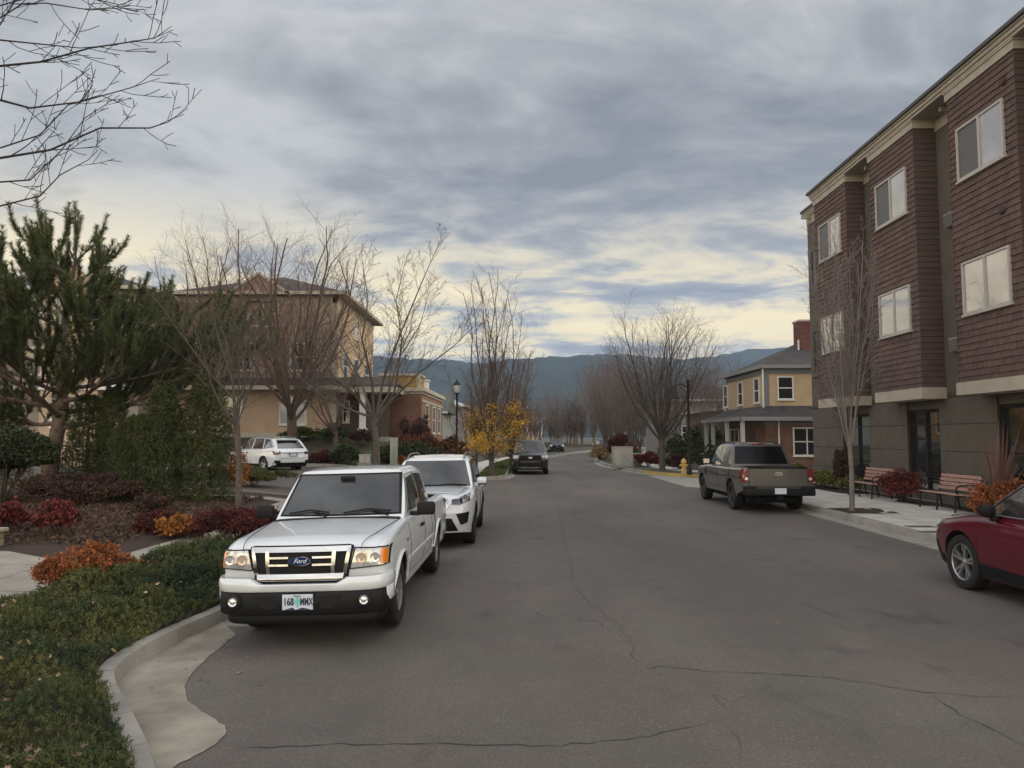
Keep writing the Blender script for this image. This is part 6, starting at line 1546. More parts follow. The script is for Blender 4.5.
# --- columnar pear trees with yellow leaves on the left verge
YEL = mat('yellow_leaves', (.5, .3, .02), .8, island=[(.34, .16, .012), (.48, .27, .018), (.56, .37, .03), (.26, .11, .015)])
def column_tree(label, H, rad, seed, loc, leaves, spread=15, zlo=1.0, zhi=3.6, R_=1.3):
    t, g = fan_tree('pear_tree', label, H, rad, seed, loc, 13, spread, TWIGR, BARKD, n=(15, 8), trunk=.13, upc=.10, ln=1.0, lenr=(.20, .5))
    r = np.random.default_rng(seed); k = 46; a = r.random(k)*6.28; rr_ = R_*r.random(k)**.6; zc = zlo+(zhi-zlo)*r.random(k); C_ = np.stack([np.cos(a)*rr_, np.sin(a)*rr_, zc+.25*rr_], 1)
    segs = [(0, 0, max(.6, c_[2]-.5-.6*np.hypot(c_[0], c_[1])), *c_, .018, .005) for c_ in C_]
    V, F = tubes(segs, 4); obj('lower_branches', npmesh('b', V, F), BARKD, t)
    Pn = C_[r.integers(0, k, leaves)]+r.normal(size=(leaves, 3))*np.array([.20, .20, .15])
    V, F = scatter(Pn, rotmats(leaves), r.uniform(.045, .085, leaves), LEAF_V, LEAF_F); obj('yellow_foliage', npmesh('f', V, F), YEL, t)
    return t
column_tree('tall narrow tree with yellow lower leaves, nearest on the left verge', 9.9, .13, 51, (-.95, 35.8, .2), 3000, 11, .9, 3.2, 1.35)
column_tree('shorter tree with orange-yellow leaves just behind the tall narrow one', 7.4, .11, 52, (-.05, 42.5, .2), 3000, 15, .8, 3.2, 1.5)
column_tree('narrow tree with last yellow leaves left of the tall narrow one', 6.4, .09, 53, (-2.0, 41.5, .3), 1500, 15, 1.3, 3.2, 1.0)
# --- rows of bare trees far down the street, copies of three builds
protos = [fan_tree('street_tree', 'x', 9.5, .14, 61, (0, 0, 0), 11, 28, TWIGP, BARK, n=(12, 7), trunk=.16)[0], fan_tree('street_tree', 'x', 10.5, .15, 62, (0, 0, 0), 13, 20, TWIGP, BARK, n=(12, 7), trunk=.14)[0],
          fan_tree('street_tree', 'x', 8.0, .13, 63, (0, 0, 0), 11, 42, TWIGR, BARK, n=(11, 7), trunk=.2)[0]]
far = [(8.6, 50, 0, .80, 'twiggy bare tree left of the grey utility cabinet'), (8.9, 56, 1, .95, 'bare tree standing over the cabinet, second in the row'), (7.9, 62.5, 0, 1.0, 'bare tree past the cabinet, third in the row'),
       (8.6, 69, 1, .98, 'pinkish bare tree in the middle of the right-hand row'), (9.6, 76, 0, 1.05, 'pinkish bare tree, next to the middle of the right-hand row'), (11, 83, 1, 1.0, 'far pinkish bare tree toward the bend'),
       (13, 91, 0, 1.1, 'far bare tree at the bend of the street'), (12.2, 60, 2, .9, 'spreading bare tree before the brown house'), (15, 68, 0, .95, 'bare tree behind the right-hand row'), 
       (14.3, 50, 1, .75, 'slim bare tree between the lamp and the brick house'), (3.2, 84, 0, .8, 'bare tree at the far left kerb past the black vehicle'), (1.2, 70, 2, .75, 'bare tree on the left behind the black vehicle'),
       (6.5, 104, 0, 1.1, 'farthest bare tree straight down the street'), (12, 108, 1, 1.1, 'farthest bare tree right of the street end'), (-3.5, 58, 2, .7, 'bare tree on the left before the small pale house'),
       (19.5, 76, 1, 1.0, 'bare tree beside the grey gabled house'), (0.4, 94, 1, .95, 'far bare tree left of the street end')]
used = set()
for i, (x, y, k, s_, lb) in enumerate(far):
    if k not in used: t = protos[k]; used.add(k); t.location = (x, y, .1); t.scale = (s_,)*3; t['label'] = lb; t['group'] = 'bare trees along the far street'
    else: t = dup(protos[k], (x, y, .1), i*1.7, s_, lb, 'bare trees along the far street')
# distant wood at the foot of the hills, reads as one mass
n = 620; X = rng.uniform(-120, 150, n); Y = rng.uniform(112, 230, n); ok_ = np.abs(X-(Y-112)*.55-16) > 5; X = X[ok_]; Y = Y[ok_]; segs = []
r = random.Random(5)
for x, y in zip(X, Y):
    h = r.uniform(5, 10); segs.append((x, y, -.3, x, y, h*.3, .16, .12))
    for j in range(34):
        a = r.random()*6.28; inc = r.random()*.6; z0 = h*r.uniform(.18, .5); l = h*r.uniform(.3, .55)
        d = (math.cos(a)*math.sin(inc)*l, math.sin(a)*math.sin(inc)*l, math.cos(inc)*l); segs.append((x, y, z0, x+d[0], y+d[1], z0+d[2], .06, .02))
        for q in range(4):
            f = r.uniform(.3, .95); e = (r.gauss(0, .25)*l, r.gauss(0, .25)*l, r.uniform(.1, .4)*l); segs.append((x+d[0]*f, y+d[1]*f, z0+d[2]*f, x+d[0]*f+e[0], y+d[1]*f+e[1], z0+d[2]*f+e[2], .03, .012))
V, F = tubes(segs, 3); tag(obj('distant_trees', npmesh('w', V, F), mat('distant_twigs', (.10, .078, .068), .95)), 'bare woodland at the foot of the hills', 'trees', kind='stuff')

# --- the big pine
NEEDLE = mat('pine_needles', (.03, .05, .02), .75, island=[(.040, .055, .020), (.062, .082, .027), (.095, .115, .038), (.050, .065, .024), (.12, .115, .045)])
def pine():
    base = Vector((-13.0, 20.8, hleft(-13, 20.8))); t = thing('pine_tree', 'large dark green pine with upturned shoots and leaning trunk on the left', 'tree', (0, 0, 0))
    g = Grow(71); r = g.r; g.shoots = []
    trunk = [base-Vector((0, 0, .2)), base+Vector((.15, 0, 1.2)), base+Vector((.35, 0, 2.4)), base+Vector((.2, .1, 3.8)), base+Vector((.35, 0, 5.2)), base+Vector((.55, 0, 6.6))]
    rad = [.26, .20, .18, .14, .09, .05]
    for a, b, ra, rb in zip(trunk, trunk[1:], rad, rad[1:]): g.thick.append((*a, *b, ra, rb))
    def tp(h):
        z = base.z+h
        for a, b in zip(trunk, trunk[1:]):
            if a.z <= z <= b.z: return a.lerp(b, (z-a.z)/(b.z-a.z))
        return trunk[-1]
    def shoot(p, d, l): g.shoots.append((p, d.normalized(), l))
    def grow(p, d, l, rad, lvl):
        k = max(2, int(l/.42)); pts = [p]
        for i in range(k):
            d = (d+Vector((r.gauss(0, .09), r.gauss(0, .09), .035+.05*lvl+r.gauss(0, .05)))).normalized(); pts.append(pts[-1]+d*(l/k))
        for i in range(k):
            ra = rad*(1-.7*i/k); rb = rad*(1-.7*(i+1)/k); (g.thick if ra > .03 else g.thin).append((*pts[i], *pts[i+1], ra, rb))
            if i >= k*.5 and lvl < 2: shoot(pts[i], pts[i+1]-pts[i], (pts[i+1]-pts[i]).length*1.1)
        shoot(pts[-1] if lvl < 2 else pts[0], (d if lvl < 2 else pts[-1]-pts[0])+Vector((0, 0, .35)), r.uniform(.42, .78))
        if lvl == 1 or (lvl == 0):
            q_ = pts[-1]; dd = d.copy()
            for _ in range(3): dd = (dd+Vector((r.gauss(0, .12), r.gauss(0, .12), .38))).normalized(); shoot(q_, dd, .34); q_ = q_+dd*.30
        if lvl < 2:
            for i in range(1, k+1):
                if i < k*.18: continue
                for _ in range(2):
                    if r.random() < (.38 if lvl else .95):
                        dd = (pts[i]-pts[i-1]).normalized(); o = dd.orthogonal().normalized(); o.rotate(Matrix.Rotation(r.random()*6.28, 3, dd)); o.z = abs(o.z)*.9
                        grow(pts[i], dd*.85+o*.75, (l*r.uniform(.22, .36) if lvl == 0 else r.uniform(.3, .5)), rad*.4, lvl+1)
    n = 31
    for i in range(n):
        h = 1.9+4.4*(i/n)**1.0; az = i*2.39996+r.random()*.5
        L_ = (4.7 if h < 3.3 else 3.5 if h < 4.4 else 2.2 if h < 5.3 else 1.0)*r.uniform(.72, 1.05)
        el = .06+.26*(h-2)/5+(.35 if h > 5.0 else 0)
        grow(tp(h), Vector((math.cos(az), math.sin(az), el)), L_, .075*(1.25-h/9), 0)
    grow(tp(3.0), Vector((1, -.15, .10)), 4.7, .06, 0)
    for a, s_ in ((0, 0), (.3, .7), (2.4, .6), (4.4, .65)):
        grow(trunk[-1], Vector((math.cos(a)*s_, math.sin(a)*s_, 1)), .75 if s_ else .85, .03, 1)
    # shoots become bottle-brushes of needles
    nn = 110; S = g.shoots
    Pn = []; D = []; Lr = []
    for p, d, l in S:
        k = int(nn*max(.5, l/.5)); u = rng.random(k); Pn.append(np.array(p)[None]+np.array(d)[None]*(u*l)[:, None]); D.append(np.repeat(np.array(d)[None], k, 0)); Lr.append(np.where(u > .9, .7, 1.0))
    Pn = np.concatenate(Pn); D = np.concatenate(D); Lr = np.concatenate(Lr); m = len(Pn)
    rnd = rng.normal(size=(m, 3)); rnd -= (rnd*D).sum(1, keepdims=True)*D; rnd /= np.linalg.norm(rnd, axis=1, keepdims=True)
    nd = D*1.0+rnd; nd /= np.linalg.norm(nd, axis=1, keepdims=True); ln = rng.uniform(.13, .18, m)*Lr
    sd_ = np.cross(nd, rng.normal(size=(m, 3))); sd_ /= np.linalg.norm(sd_, axis=1, keepdims=True); wd = .009
    V = np.stack([Pn-sd_*wd, Pn+sd_*wd, Pn+nd*ln[:, None]], axis=1).reshape(-1, 3); F = np.arange(3*m).reshape(-1, 3)
    obj('crown', npmesh('needles', V, F), NEEDLE, t)
    V, F = tubes(g.thick, 8); tr = obj('trunk', npmesh('trunk', V, F, True), mat('pine_bark', (.20, .145, .11), .95, col2=(.08, .058, .045), vscale=9, bump=1.0, bscale=25), t)
    V, F = tubes(g.thin, 4); obj('branches', npmesh('branches', V, F), BARKD, t)
    print('pine shoots', len(S), 'needles', m)
pine()

# --- shrubs
def blob_points(n, rx, ry, rz, shell=.45, lumps=7, seed=0, flat=0.0):
    """points gathered in uneven clumps over an ellipsoid that sits on the ground"""
    r = np.random.default_rng(seed+100); k = lumps*4+8; d = r.normal(size=(k, 3)); d /= np.linalg.norm(d, axis=1, keepdims=True); d[:, 2] = np.abs(d[:, 2])
    C_ = d*(r.random(k)**.35)[:, None]*.86; w_ = r.uniform(.4, 1.4, k); cs = r.uniform(.13, .30, k); idx = r.choice(k, n, p=w_/w_.sum())
    o = r.normal(size=(n, 3)); o /= np.linalg.norm(o, axis=1, keepdims=True); o *= (cs[idx]*(1-shell*.6*r.random(n)+r.normal(size=n)*.10))[:, None]
    U = C_[idx]+o; strag = r.random(n) < .05; U[strag] *= r.uniform(1.0, 1.25, (strag.sum(), 1))
    P = U*np.array([rx, ry, rz])+np.array([0, 0, rz*.55]); P[:, 2] = np.maximum(P[:, 2], .02+r.random(n)*.04); return P, o/(np.linalg.norm(o, axis=1, keepdims=True)+1e-9)
def shrub(label, loc, rx, ry, rz, m, n, ls, cat='shrub', name='shrub', seed=0, group=None, stem=TWIG, shell=.6, up=.4, lumps=7, stems=14, tv=None, tf=None):
    t = thing(name, label, cat, loc, group=group); P, d = blob_points(n, rx, ry, rz, shell, lumps, seed)
    M3 = rotmats(n, d+np.array([0, 0, up]), .45); tv = LEAF_V if tv is None else tv; tf = LEAF_F if tf is None else tf
    V, F = scatter(P, M3, rng.uniform(ls*.6, ls*1.25, n), tv, tf); obj('foliage', npmesh('foliage', V, F), m, t)
    r = random.Random(seed); segs = []
    for i in range(stems):
        a = r.random()*6.28; e = Vector((math.cos(a)*rx*r.uniform(.2, .8), math.sin(a)*ry*r.uniform(.2, .8), rz*r.uniform(.8, 1.35))); p = Vector((r.uniform(-.08, .08), r.uniform(-.08, .08), -.05)); mid = p.lerp(e, .5)+Vector((0, 0, rz*.1))
        segs += [(*p, *mid, .012, .008), (*mid, *e, .008, .004)]
    V, F = tubes(segs, 4); obj('stems', npmesh('stems', V, F), stem, t); return t
SPR_V, SPR_F = sprig(7, .10, 3); SPR2_V, SPR2_F = sprig(12, .065, 5, 1.0)
M_JUN = mat('juniper_green', (.03, .05, .02), .85, island=[(.034, .048, .018), (.055, .075, .024), (.085, .100, .034), (.042, .056, .022), (.10, .092, .038)], ivar=(1.1, (.42, .62, .60), (1.55, 1.35, .95)))
M_RED = mat('red_nandina', (.2, .03, .03), .8, island=[(.085, .012, .018), (.15, .022, .026), (.20, .040, .030), (.06, .014, .016), (.16, .055, .02)])
M_DRED = mat('dark_red_barberry', (.08, .02, .02), .85, island=[(.045, .009, .009), (.078, .014, .012), (.11, .022, .016), (.034, .012, .010)])
M_ORA = mat('orange_foliage', (.3, .09, .02), .85, island=[(.22, .060, .016), (.33, .10, .028), (.14, .045, .02), (.38, .14, .035), (.10, .035, .02)])
M_ORY = mat('orange_yellow_foliage', (.3, .12, .02), .85, island=[(.30, .10, .02), (.40, .17, .03), (.20, .06, .018), (.45, .22, .04)])
M_BRN = mat('brown_twiggy_foliage', (.07, .035, .025), .9, island=[(.040, .022, .018), (.075, .038, .028), (.055, .028, .022), (.09, .05, .035)])
M_ARB = mat('arborvitae_green', (.02, .035, .012), .85, island=[(.032, .048, .014), (.054, .076, .020), (.085, .105, .030), (.040, .056, .018), (.080, .070, .028)], ivar=(2.2, (.6, .65, .65), (1.35, 1.2, 1.0)))
M_GRN = mat('dark_evergreen', (.02, .035, .015), .8, island=[(.020, .032, .012), (.036, .052, .018), (.055, .072, .026)])
M_YGR = mat('yellow_green_foliage', (.12, .12, .03), .85, island=[(.10, .10, .022), (.16, .15, .035), (.06, .075, .02), (.20, .17, .05)])
M_RUST = mat('rust_hedge', (.12, .045, .02), .9, island=[(.085, .032, .018), (.14, .055, .024), (.11, .04, .02), (.17, .08, .03)])
M_TANG = mat('dry_tan_grass', (.25, .18, .09), .9, island=[(.20, .14, .07), (.28, .20, .10), (.14, .10, .05)])
def G(x, y): return hleft(x, y)
def gp(px, py, z=.2): p = ground(px, py, z); return p.x, p.y
# near bed: orange shrub in the junipers, and the shrubs between sidewalk and kerb
shrub('orange-brown low shrub rising from the junipers beside the path', (-5.25, 9.3, .10), .64, .50, .40, M_ORA, 10000, .034, seed=1, stem=BARKR, up=.8)
shrub('orange-yellow shrub beside the dark red hedge by the pickup', (-6.15, 13.9, .08), .52, .45, .34, M_ORY, 3600, .055, seed=2, stem=BARKR, up=.8)
shrub('dark red shrub left of the orange-yellow shrub', (-6.75, 14.3, .08), .50, .50, .34, M_DRED, 3600, .055, seed=3, stem=BARKR, up=.8)
shrub('dark red barberry hedge beside the pickup bonnet', (-5.0, 13.6, .06), 1.15, .75, .46, M_DRED, 9000, .055, seed=4, stem=BARKR, up=1.0, stems=40)
shrub('bright red nandina left of the pine trunk base', (-9.55, 14.1, .28), .42, .40, .34, M_RED, 2800, .06, seed=5, stem=BARKR, up=.6)
shrub('bright red nandina in the mulch right of the pine trunk', (-8.35, 13.7, .27), .36, .36, .38, M_RED, 2600, .06, seed=6, stem=BARKR, up=.6)
shrub('low brown twiggy hedge in front of the ivy columns', (-10.6, 18.4, .34), 1.75, .7, .52, M_BRN, 12000, .06, seed=7, stem=BARKR, up=.8, stems=50)
shrub('small brown twiggy shrub in the mulch bed', (-7.9, 16.4, .3), .45, .4, .32, M_BRN, 2200, .05, seed=8, stem=BARKR, up=.9)
# the clipped dark shrub on bare stems at the left edge
def clipped():
    t = thing('clipped_shrub', 'clipped dome of dark evergreen on bare twisting stems at the left edge', 'shrub', (-12.75, 18.6, .35))
    d = rng.normal(size=(15000, 3)); d /= np.linalg.norm(d, axis=1, keepdims=True); d[:, 2] = np.where(d[:, 2] < 0, d[:, 2]*.3, d[:, 2]); P = d*np.array([1.25, 1.1, .72])*(1-.4*rng.random((15000, 1))**1.5+rng.normal(size=(15000, 1))*.03)+np.array([0, 0, 1.15]); V, F = scatter(P, rotmats(len(P), d, .5), rng.uniform(.05, .09, len(P)), LEAF_V, LEAF_F); obj('foliage', npmesh('f', V, F), M_GRN, t)
    r = random.Random(2); segs = []
    for i in range(16):
        a = i*.9; p = Vector((0, 0, 0)); q = Vector((math.cos(a)*.3, math.sin(a)*.3, .5)); e = Vector((math.cos(a)*r.uniform(.4, 1.0), math.sin(a)*r.uniform(.4, .9), 1.35)); segs += [(*p, *q, .035, .028), (*q, *e, .028, .015)]
    V, F = tubes(segs, 5); obj('stems', npmesh('s', V, F), BARKR, t)
clipped()
# ivy / arborvitae columns
def column(label, x, y, w, h, seed, n=9000):
    t = thing('evergreen_column', label, 'shrub', (x, y, G(x, y)), group='dark evergreen columns behind the mulch bed')
    r = np.random.default_rng(seed); z = r.random(n)**.9*h; a = r.random(n)*6.28; prof = np.sqrt(np.clip(1-(z/h)**3.2, .05, 1))*(1+.20*np.sin(z*3+a*2+seed)+.13*np.sin(a*5+z*7+seed)+.10*np.sin(a*3-z*11)+.10*r.normal(size=n)*(r.random(n) < .3)); rad = w/2*prof*(1-.6*r.random(n)**1.6)
    P = np.stack([np.cos(a)*rad, np.sin(a)*rad, z], 1); d = np.stack([np.cos(a), np.sin(a), np.full(n, .6)], 1)
    V, F = scatter(P, rotmats(n, d, .35), r.uniform(.06, .12, n), SPR2_V, SPR2_F); obj('foliage', npmesh('f', V, F), M_ARB, t)
    V, F = tubes([(0, 0, -.1, 0, 0, h*.5, .06, .05), (0, 0, h*.5, 0, 0, h*.9, .05, .02)], 6); obj('trunk', npmesh('t', V, F), BARKD, t)
column('broad dark evergreen column right of the light trunk gap', -7.95, 19.2, 1.25, 3.25, 1, 7500)
column('dark evergreen column left of the broad one', -8.95, 19.0, 1.0, 3.05, 2, 6000)
column('low dark evergreen mass in the middle of the columns', -9.9, 19.6, 1.2, 2.2, 3, 5500)
column('narrow bronze-green column nearest the pine trunk', -11.1, 20.6, .9, 3.0, 4, 4500)
column('dark green column just right of the pine trunk', -12.0, 21.0, 1.2, 2.8, 5, 5500)
column('dark column at the far left edge behind the clipped dome', -14.8, 21.3, 1.6, 2.6, 6, 5500)
shrub('yellow-brown leafy shrub at the right edge of the evergreen columns', (-7.35, 20.0, .33), .35, .4, .9, M_ORY, 1500, .05, seed=14, up=.6, shell=.9)
shrub('low juniper clump before the white estate car', (-8.7, 24.0+1.0, .40), 1.5, .8, .36, M_JUN, 7000, .10, seed=15, tv=SPR_V, tf=SPR_F, up=1)
shrub('orange leafy shrub under the left bare tree', (-9.9, 25.2, .40), .6, .5, .5, M_RUST, 2500, .06, seed=16)
# bank below the townhouse
bank = [('round dark green shrub on the bank right of the white estate car', -8.45, 38.2, 1.0, .9, .75, M_GRN, 4500, .09), ('dark green shrub beside the townhouse step', -9.9, 41.2, .9, .6, .7, M_GRN, 3000, .09), ('low green shrub along the townhouse wall', -11.8, 41.6, 1.4, .6, .45, M_JUN, 3500, .10),
        ('red-brown low shrub behind the white estate car', -9.9, 39.0, .9, .6, .5, M_DRED, 2600, .09), ('dark green spreading shrub at the foot of the brick wall', -5.6, 39.6, 1.9, 1.0, 1.0, M_GRN, 6500, .10), ('rust-brown hedge against the brick wall', -5.6, 43.6, 1.4, 1.0, .95, M_RUST, 5000, .10),
        ('tall brown hedge behind the rust-brown hedge', -6.0, 46.0, 1.0, 1.8, 1.6, M_BRN, 5000, .11), ('orange-rust hedge beyond the brown hedge', -4.6, 49.5, 1.4, 2.2, 1.0, M_RUST, 6000, .11), ('clipped dark red-brown shrub before the pale house', -4.5, 57, .9, 1.0, 1.25, M_BRN, 3500, .12),
        ('small orange shrub behind the grey utility post', -5.6, 36.9, .5, .4, .55, M_ORA, 1800, .08), ('greyish twiggy shrub by the porch steps', -8.3, 41.0, 1.1, .5, .6, M_BRN, 2600, .09), ('brown hedge near the left lamp post', -3.7, 41.0, .9, 1.4, .75, M_BRN, 4000, .1),
        ('red-brown shrub right of the left lamp post', -3.0, 46.5, .8, 1.4, .8, M_RUST, 3000, .1)]
for i, (lb, x, y, rx, ry, rz, m_, n_, ls) in enumerate(bank): shrub(lb, (x, y, G(x, y)-.03), rx, ry, rz, m_, n_, ls, seed=20+i, stem=BARKD)
# right-hand side
shrub('dark red bush between the two benches', (11.25, 21.55, .15), .62, .75, .62, M_RED, 5200, .055, seed=40, stem=BARKR, up=.6, stems=30)
shrub('orange-red bush beside the near bench at the right edge', (11.2, 17.15, .15), .75, .70, .60, M_ORA, 5200, .055, seed=41, stem=BARKR, up=.6, stems=30)
shrub('yellow-green flowering shrub by the far corner of the apartment building', (11.35, 27.2, .15), .6, 1.1, .42, M_YGR, 3600, .07, seed=42)
shrub('pale yellow-green shrub behind the grey pickup tail', (11.25, 29.6, .15), .6, .8, .55, M_YGR, 2600, .07, seed=43)
shrub('green low shrub at the far bench', (11.5, 25.2, .15), .4, .6, .38, M_YGR, 1500, .06, seed=44)
shrub('tall brown grass clump against the far storefront', (11.62, 26.3, .15), .28, .35, .95, M_BRN, 1500, .08, seed=45, shell=.9, up=2)
# red-leaved cordyline spikes at the near storefront
def spikes():
    t = thing('spiky_plant', 'tall spiky reddish plant before the near storefront window', 'plant', (11.75, 18.0, .15)); r = random.Random(3); m = MB()
    for i in range(26):
        a = r.random()*6.28; inc = r.uniform(.05, .5); h = r.uniform(1.4, 2.6); w_ = .03; d = Vector((math.cos(a)*math.sin(inc), math.sin(a)*math.sin(inc), math.cos(inc))); s = d.cross(Vector((0, 0, 1))).normalized()*w_
        p = Vector((r.uniform(-.1, .1), r.uniform(-.1, .1), 0)); q = p+d*h*.6; e = p+d*h+Vector((d.x, d.y, -.1))*.15
        m.add([p-s*.6, p+s*.6, q+s, q-s, e], [(0, 1, 2, 3), (3, 2, 4)])
    m.build('leaf', mat('cordyline_leaf', (.10, .05, .045), .7, col2=(.15, .08, .06), vscale=3), t)
spikes()
rows = [('red autumn shrub behind the spreading bare tree', 8.6, 44.0+3, .9, .9, .6, M_RED), ('dark evergreen shrub behind the hydrant', 10.6, 46.5, 1.6, 1.2, 1.3, M_GRN), ('brown rounded shrub right of the bare tree trunk', 9.6, 42.8, .8, .7, .6, M_BRN), ('dark green shrub before the porch of the brick house', 11.0, 42.0, 1.2, 1.4, .9, M_GRN),
        ('dark green shrub left of the red autumn shrub', 7.9, 49.5, .9, .9, .7, M_GRN), ('tan grass clump at the kerb beyond the cabinet', 6.9, 58.5, .8, 1.2, .65, M_TANG), ('yellowish grass clump further along the kerb', 7.4, 63, .9, 1.2, .8, M_TANG), ('brown shrub between the grass clumps', 7.2, 60.8, .6, .8, .6, M_BRN),
        ('dark red shrub above the grass clumps', 8.8, 60, 1.3, 1.5, 1.5, M_DRED), ('rust shrub by the pale wall', 8.6, 55, 1.2, 1.2, .9, M_RUST), ('green shrub at the brown house', 12.5, 52.0, 1.8, 1.5, 1.2, M_GRN), ('tall dark conifer-like shrub left of the brick house', 12.6, 49.0, 1.6, 1.2, 2.0, M_GRN)]
for i, (lb, x, y, rx, ry, rz, m_) in enumerate(rows): shrub(lb, (x, y, .12), rx, ry, rz, m_, int(1600*rx*max(rz, .8))+1500, .10, seed=60+i, stem=BARKD)

# --- juniper ground cover over the near left bed: one mass
def inpoly(P, poly):
    x, y = P[:, 0], P[:, 1]; c = np.zeros(len(P), bool); n = len(poly); j = n-1
    for i in range(n):
        xi, yi = poly[i]; xj, yj = poly[j]; m = ((yi > y) != (yj > y)) & (x < (xj-xi)*(y-yi)/(yj-yi+1e-12)+xi); c ^= m; j = i
    return c
kl_in = [p for p in offset(KLs, .13) if 2.2 < p[1] < 12.8]
cover = kl_in+[(-3.6, 12.9), (-5.6, 12.6), (-5.45, 11), (-6.0, 10.2), (-5.7, 8.8), (-6.8, 8.2), (-8.5, 7.5), (-8.5, 2.2)]
def lump(x, y):
    return .20+.15*np.sin(x*2.1+y*1.3)*np.cos(y*1.7-x*.8)+.08*np.sin(x*4.3-y*3.1)+.05*np.sin(x*7.7+y*6.1)
def cover_height(x, y, de): return np.clip(lump(x, y), .04, .5)*np.clip(de/.40, .22, 1)
def dist_to(P, pl):
    d = np.full(len(P), 9e9); 
    for a, b in zip(pl, pl[1:]):
        a = np.array(a); b = np.array(b); ab = b-a; t = np.clip(((P-a)@ab)/(ab@ab+1e-9), 0, 1); q = a+t[:, None]*ab; d = np.minimum(d, np.linalg.norm(P-q, axis=1))
    return d
def scatter_cover(n, ymin, ymax, size, dens_fall=True):
    out = []; tot = 0
    while tot < n:
        Q = np.stack([rng.uniform(-8.5, -1.3, n*2), rng.uniform(ymin, ymax, n*2)], 1); Q = Q[inpoly(Q, cover)]
        keep = rng.random(len(Q)) < np.clip(4.5/Q[:, 1], .12, 1)**1.3; Q = Q[keep]; out.append(Q); tot += len(Q)
    Q = np.concatenate(out)[:n]; return Q
edge = kl_in
def ground_cover():
    n = 52000; Q = scatter_cover(n, 2.2, 13, 1); de = dist_to(Q, edge); h = cover_height(Q[:, 0], Q[:, 1], de)
    zg = np.array([hleft(a, b) for a, b in Q]); u = rng.random(n)**.6; z = zg+h*(.30+.70*u)
    P = np.stack([Q[:, 0], Q[:, 1], z], 1)
    lean = rng.normal(size=(n, 3))*.55; lean[:, 2] = .8; M3 = rotmats(n, lean, .25); S = rng.uniform(.05, .105, n)*np.clip(Q[:, 1]/7, .75, 1.6)
    V, F = scatter(P, M3, S, SPR2_V, SPR2_F)
    o = obj('juniper_ground_cover', npmesh('cover', V, F), M_JUN); tag(o, 'dense dark green juniper ground cover filling the near left bed', 'ground cover', kind='stuff')
ground_cover()
# soil under the cover follows it so that no holes show
def fallen_leaves():
    n = 900; Q = scatter_cover(n, 2.6, 12, 1); Q = Q[np.sin(Q[:, 0]*2.3+1)*np.sin(Q[:, 1]*1.9)+rng.normal(size=len(Q))*.6 > .15]; n = len(Q); de = dist_to(Q, edge); h = cover_height(Q[:, 0], Q[:, 1], de); z = np.array([hleft(a, b) for a, b in Q])+h*1.02+.02
    lv = np.array([(0, 0, 0), (.35, .12, .15), (.25, .45, .12), (.55, .7, .18), (.12, .72, .05), (0, 1.1, .22), (-.12, .72, .05), (-.55, .7, .15), (-.25, .45, .1), (-.35, .12, .18)], float); lf = np.array([tuple(range(10))])
    P = np.stack([Q[:, 0], Q[:, 1], z], 1); V, F = scatter(P, rotmats(n, np.tile([[0, 0, 1.]], (n, 1)), .5), rng.uniform(.03, .065, n), lv, lf)
    # a few on road and gutter too
    k = 130; X = np.concatenate([rng.normal(-3.0, .35, 45), rng.uniform(-2.5, 7, 60), rng.uniform(7.4, 7.9, 25)]); Y = np.concatenate([rng.uniform(5.5, 9, 45), rng.uniform(4, 30, 60), rng.uniform(10, 28, 25)])
    P2 = np.stack([X, Y, np.array([zroad(a, b) for a, b in zip(X, Y)])+.012], 1); V2, F2 = scatter(P2, rotmats(k, np.tile([[0, 0, 1.]], (k, 1)), .12), rng.uniform(.02, .04, k), lv, lf)
    V = np.concatenate([V, V2]); F = np.concatenate([F, F2+len(V)-len(V2)])
    o = obj('fallen_leaves', npmesh('leaves', V, F), mat('dry_leaves', (.3, .2, .1), .85, island=[(.25, .16, .085), (.17, .085, .045), (.33, .24, .15), (.12, .06, .035)])); tag(o, 'dry fallen leaves scattered on the ground cover and asphalt', 'leaves', kind='stuff')
fallen_leaves()
def litter():
    n = 16000; Q = np.stack([rng.uniform(-14, -6.8, n), rng.uniform(12.8, 20.5, n)], 1); z = np.array([hleft(a, b) for a, b in Q])+.004
    P = np.stack([Q[:, 0], Q[:, 1], z], 1); V, F = scatter(P, rotmats(n, np.tile([[0, 0, 1.]], (n, 1)), .9), rng.uniform(.03, .085, n), LEAF_V, LEAF_F)
    o = obj('bark_litter', npmesh('litter', V, F), mat('litter', (.1, .06, .04), .95, island=[(.040, .024, .018), (.085, .050, .036), (.13, .080, .055), (.055, .032, .022)])); tag(o, 'loose bark and leaf litter over the mulch bed', 'mulch', kind='stuff')
litter()
def lawn_blades():
    n = 16000; Q = np.stack([rng.uniform(-1.7, 1.5, n), rng.uniform(35.7, 62, n)], 1); Q = Q[inpoly(Q, lawn)]; n = len(Q); z = np.array([hleft(a, b) for a, b in Q])+.02
    V, F = scatter(np.stack([Q[:, 0], Q[:, 1], z], 1), rotmats(n, np.tile([[0, 0, 1.]], (n, 1)), .3), rng.uniform(.06, .13, n), LEAF_V, LEAF_F)
    tag(obj('grass', npmesh('grass', V, F), mat('grass_blades', (.06, .1, .02), .9, island=[(.045, .075, .015), (.08, .115, .025), (.12, .13, .04)])), 'short green grass on the left verge by the black vehicle', 'grass', kind='stuff')
lawn_blades()
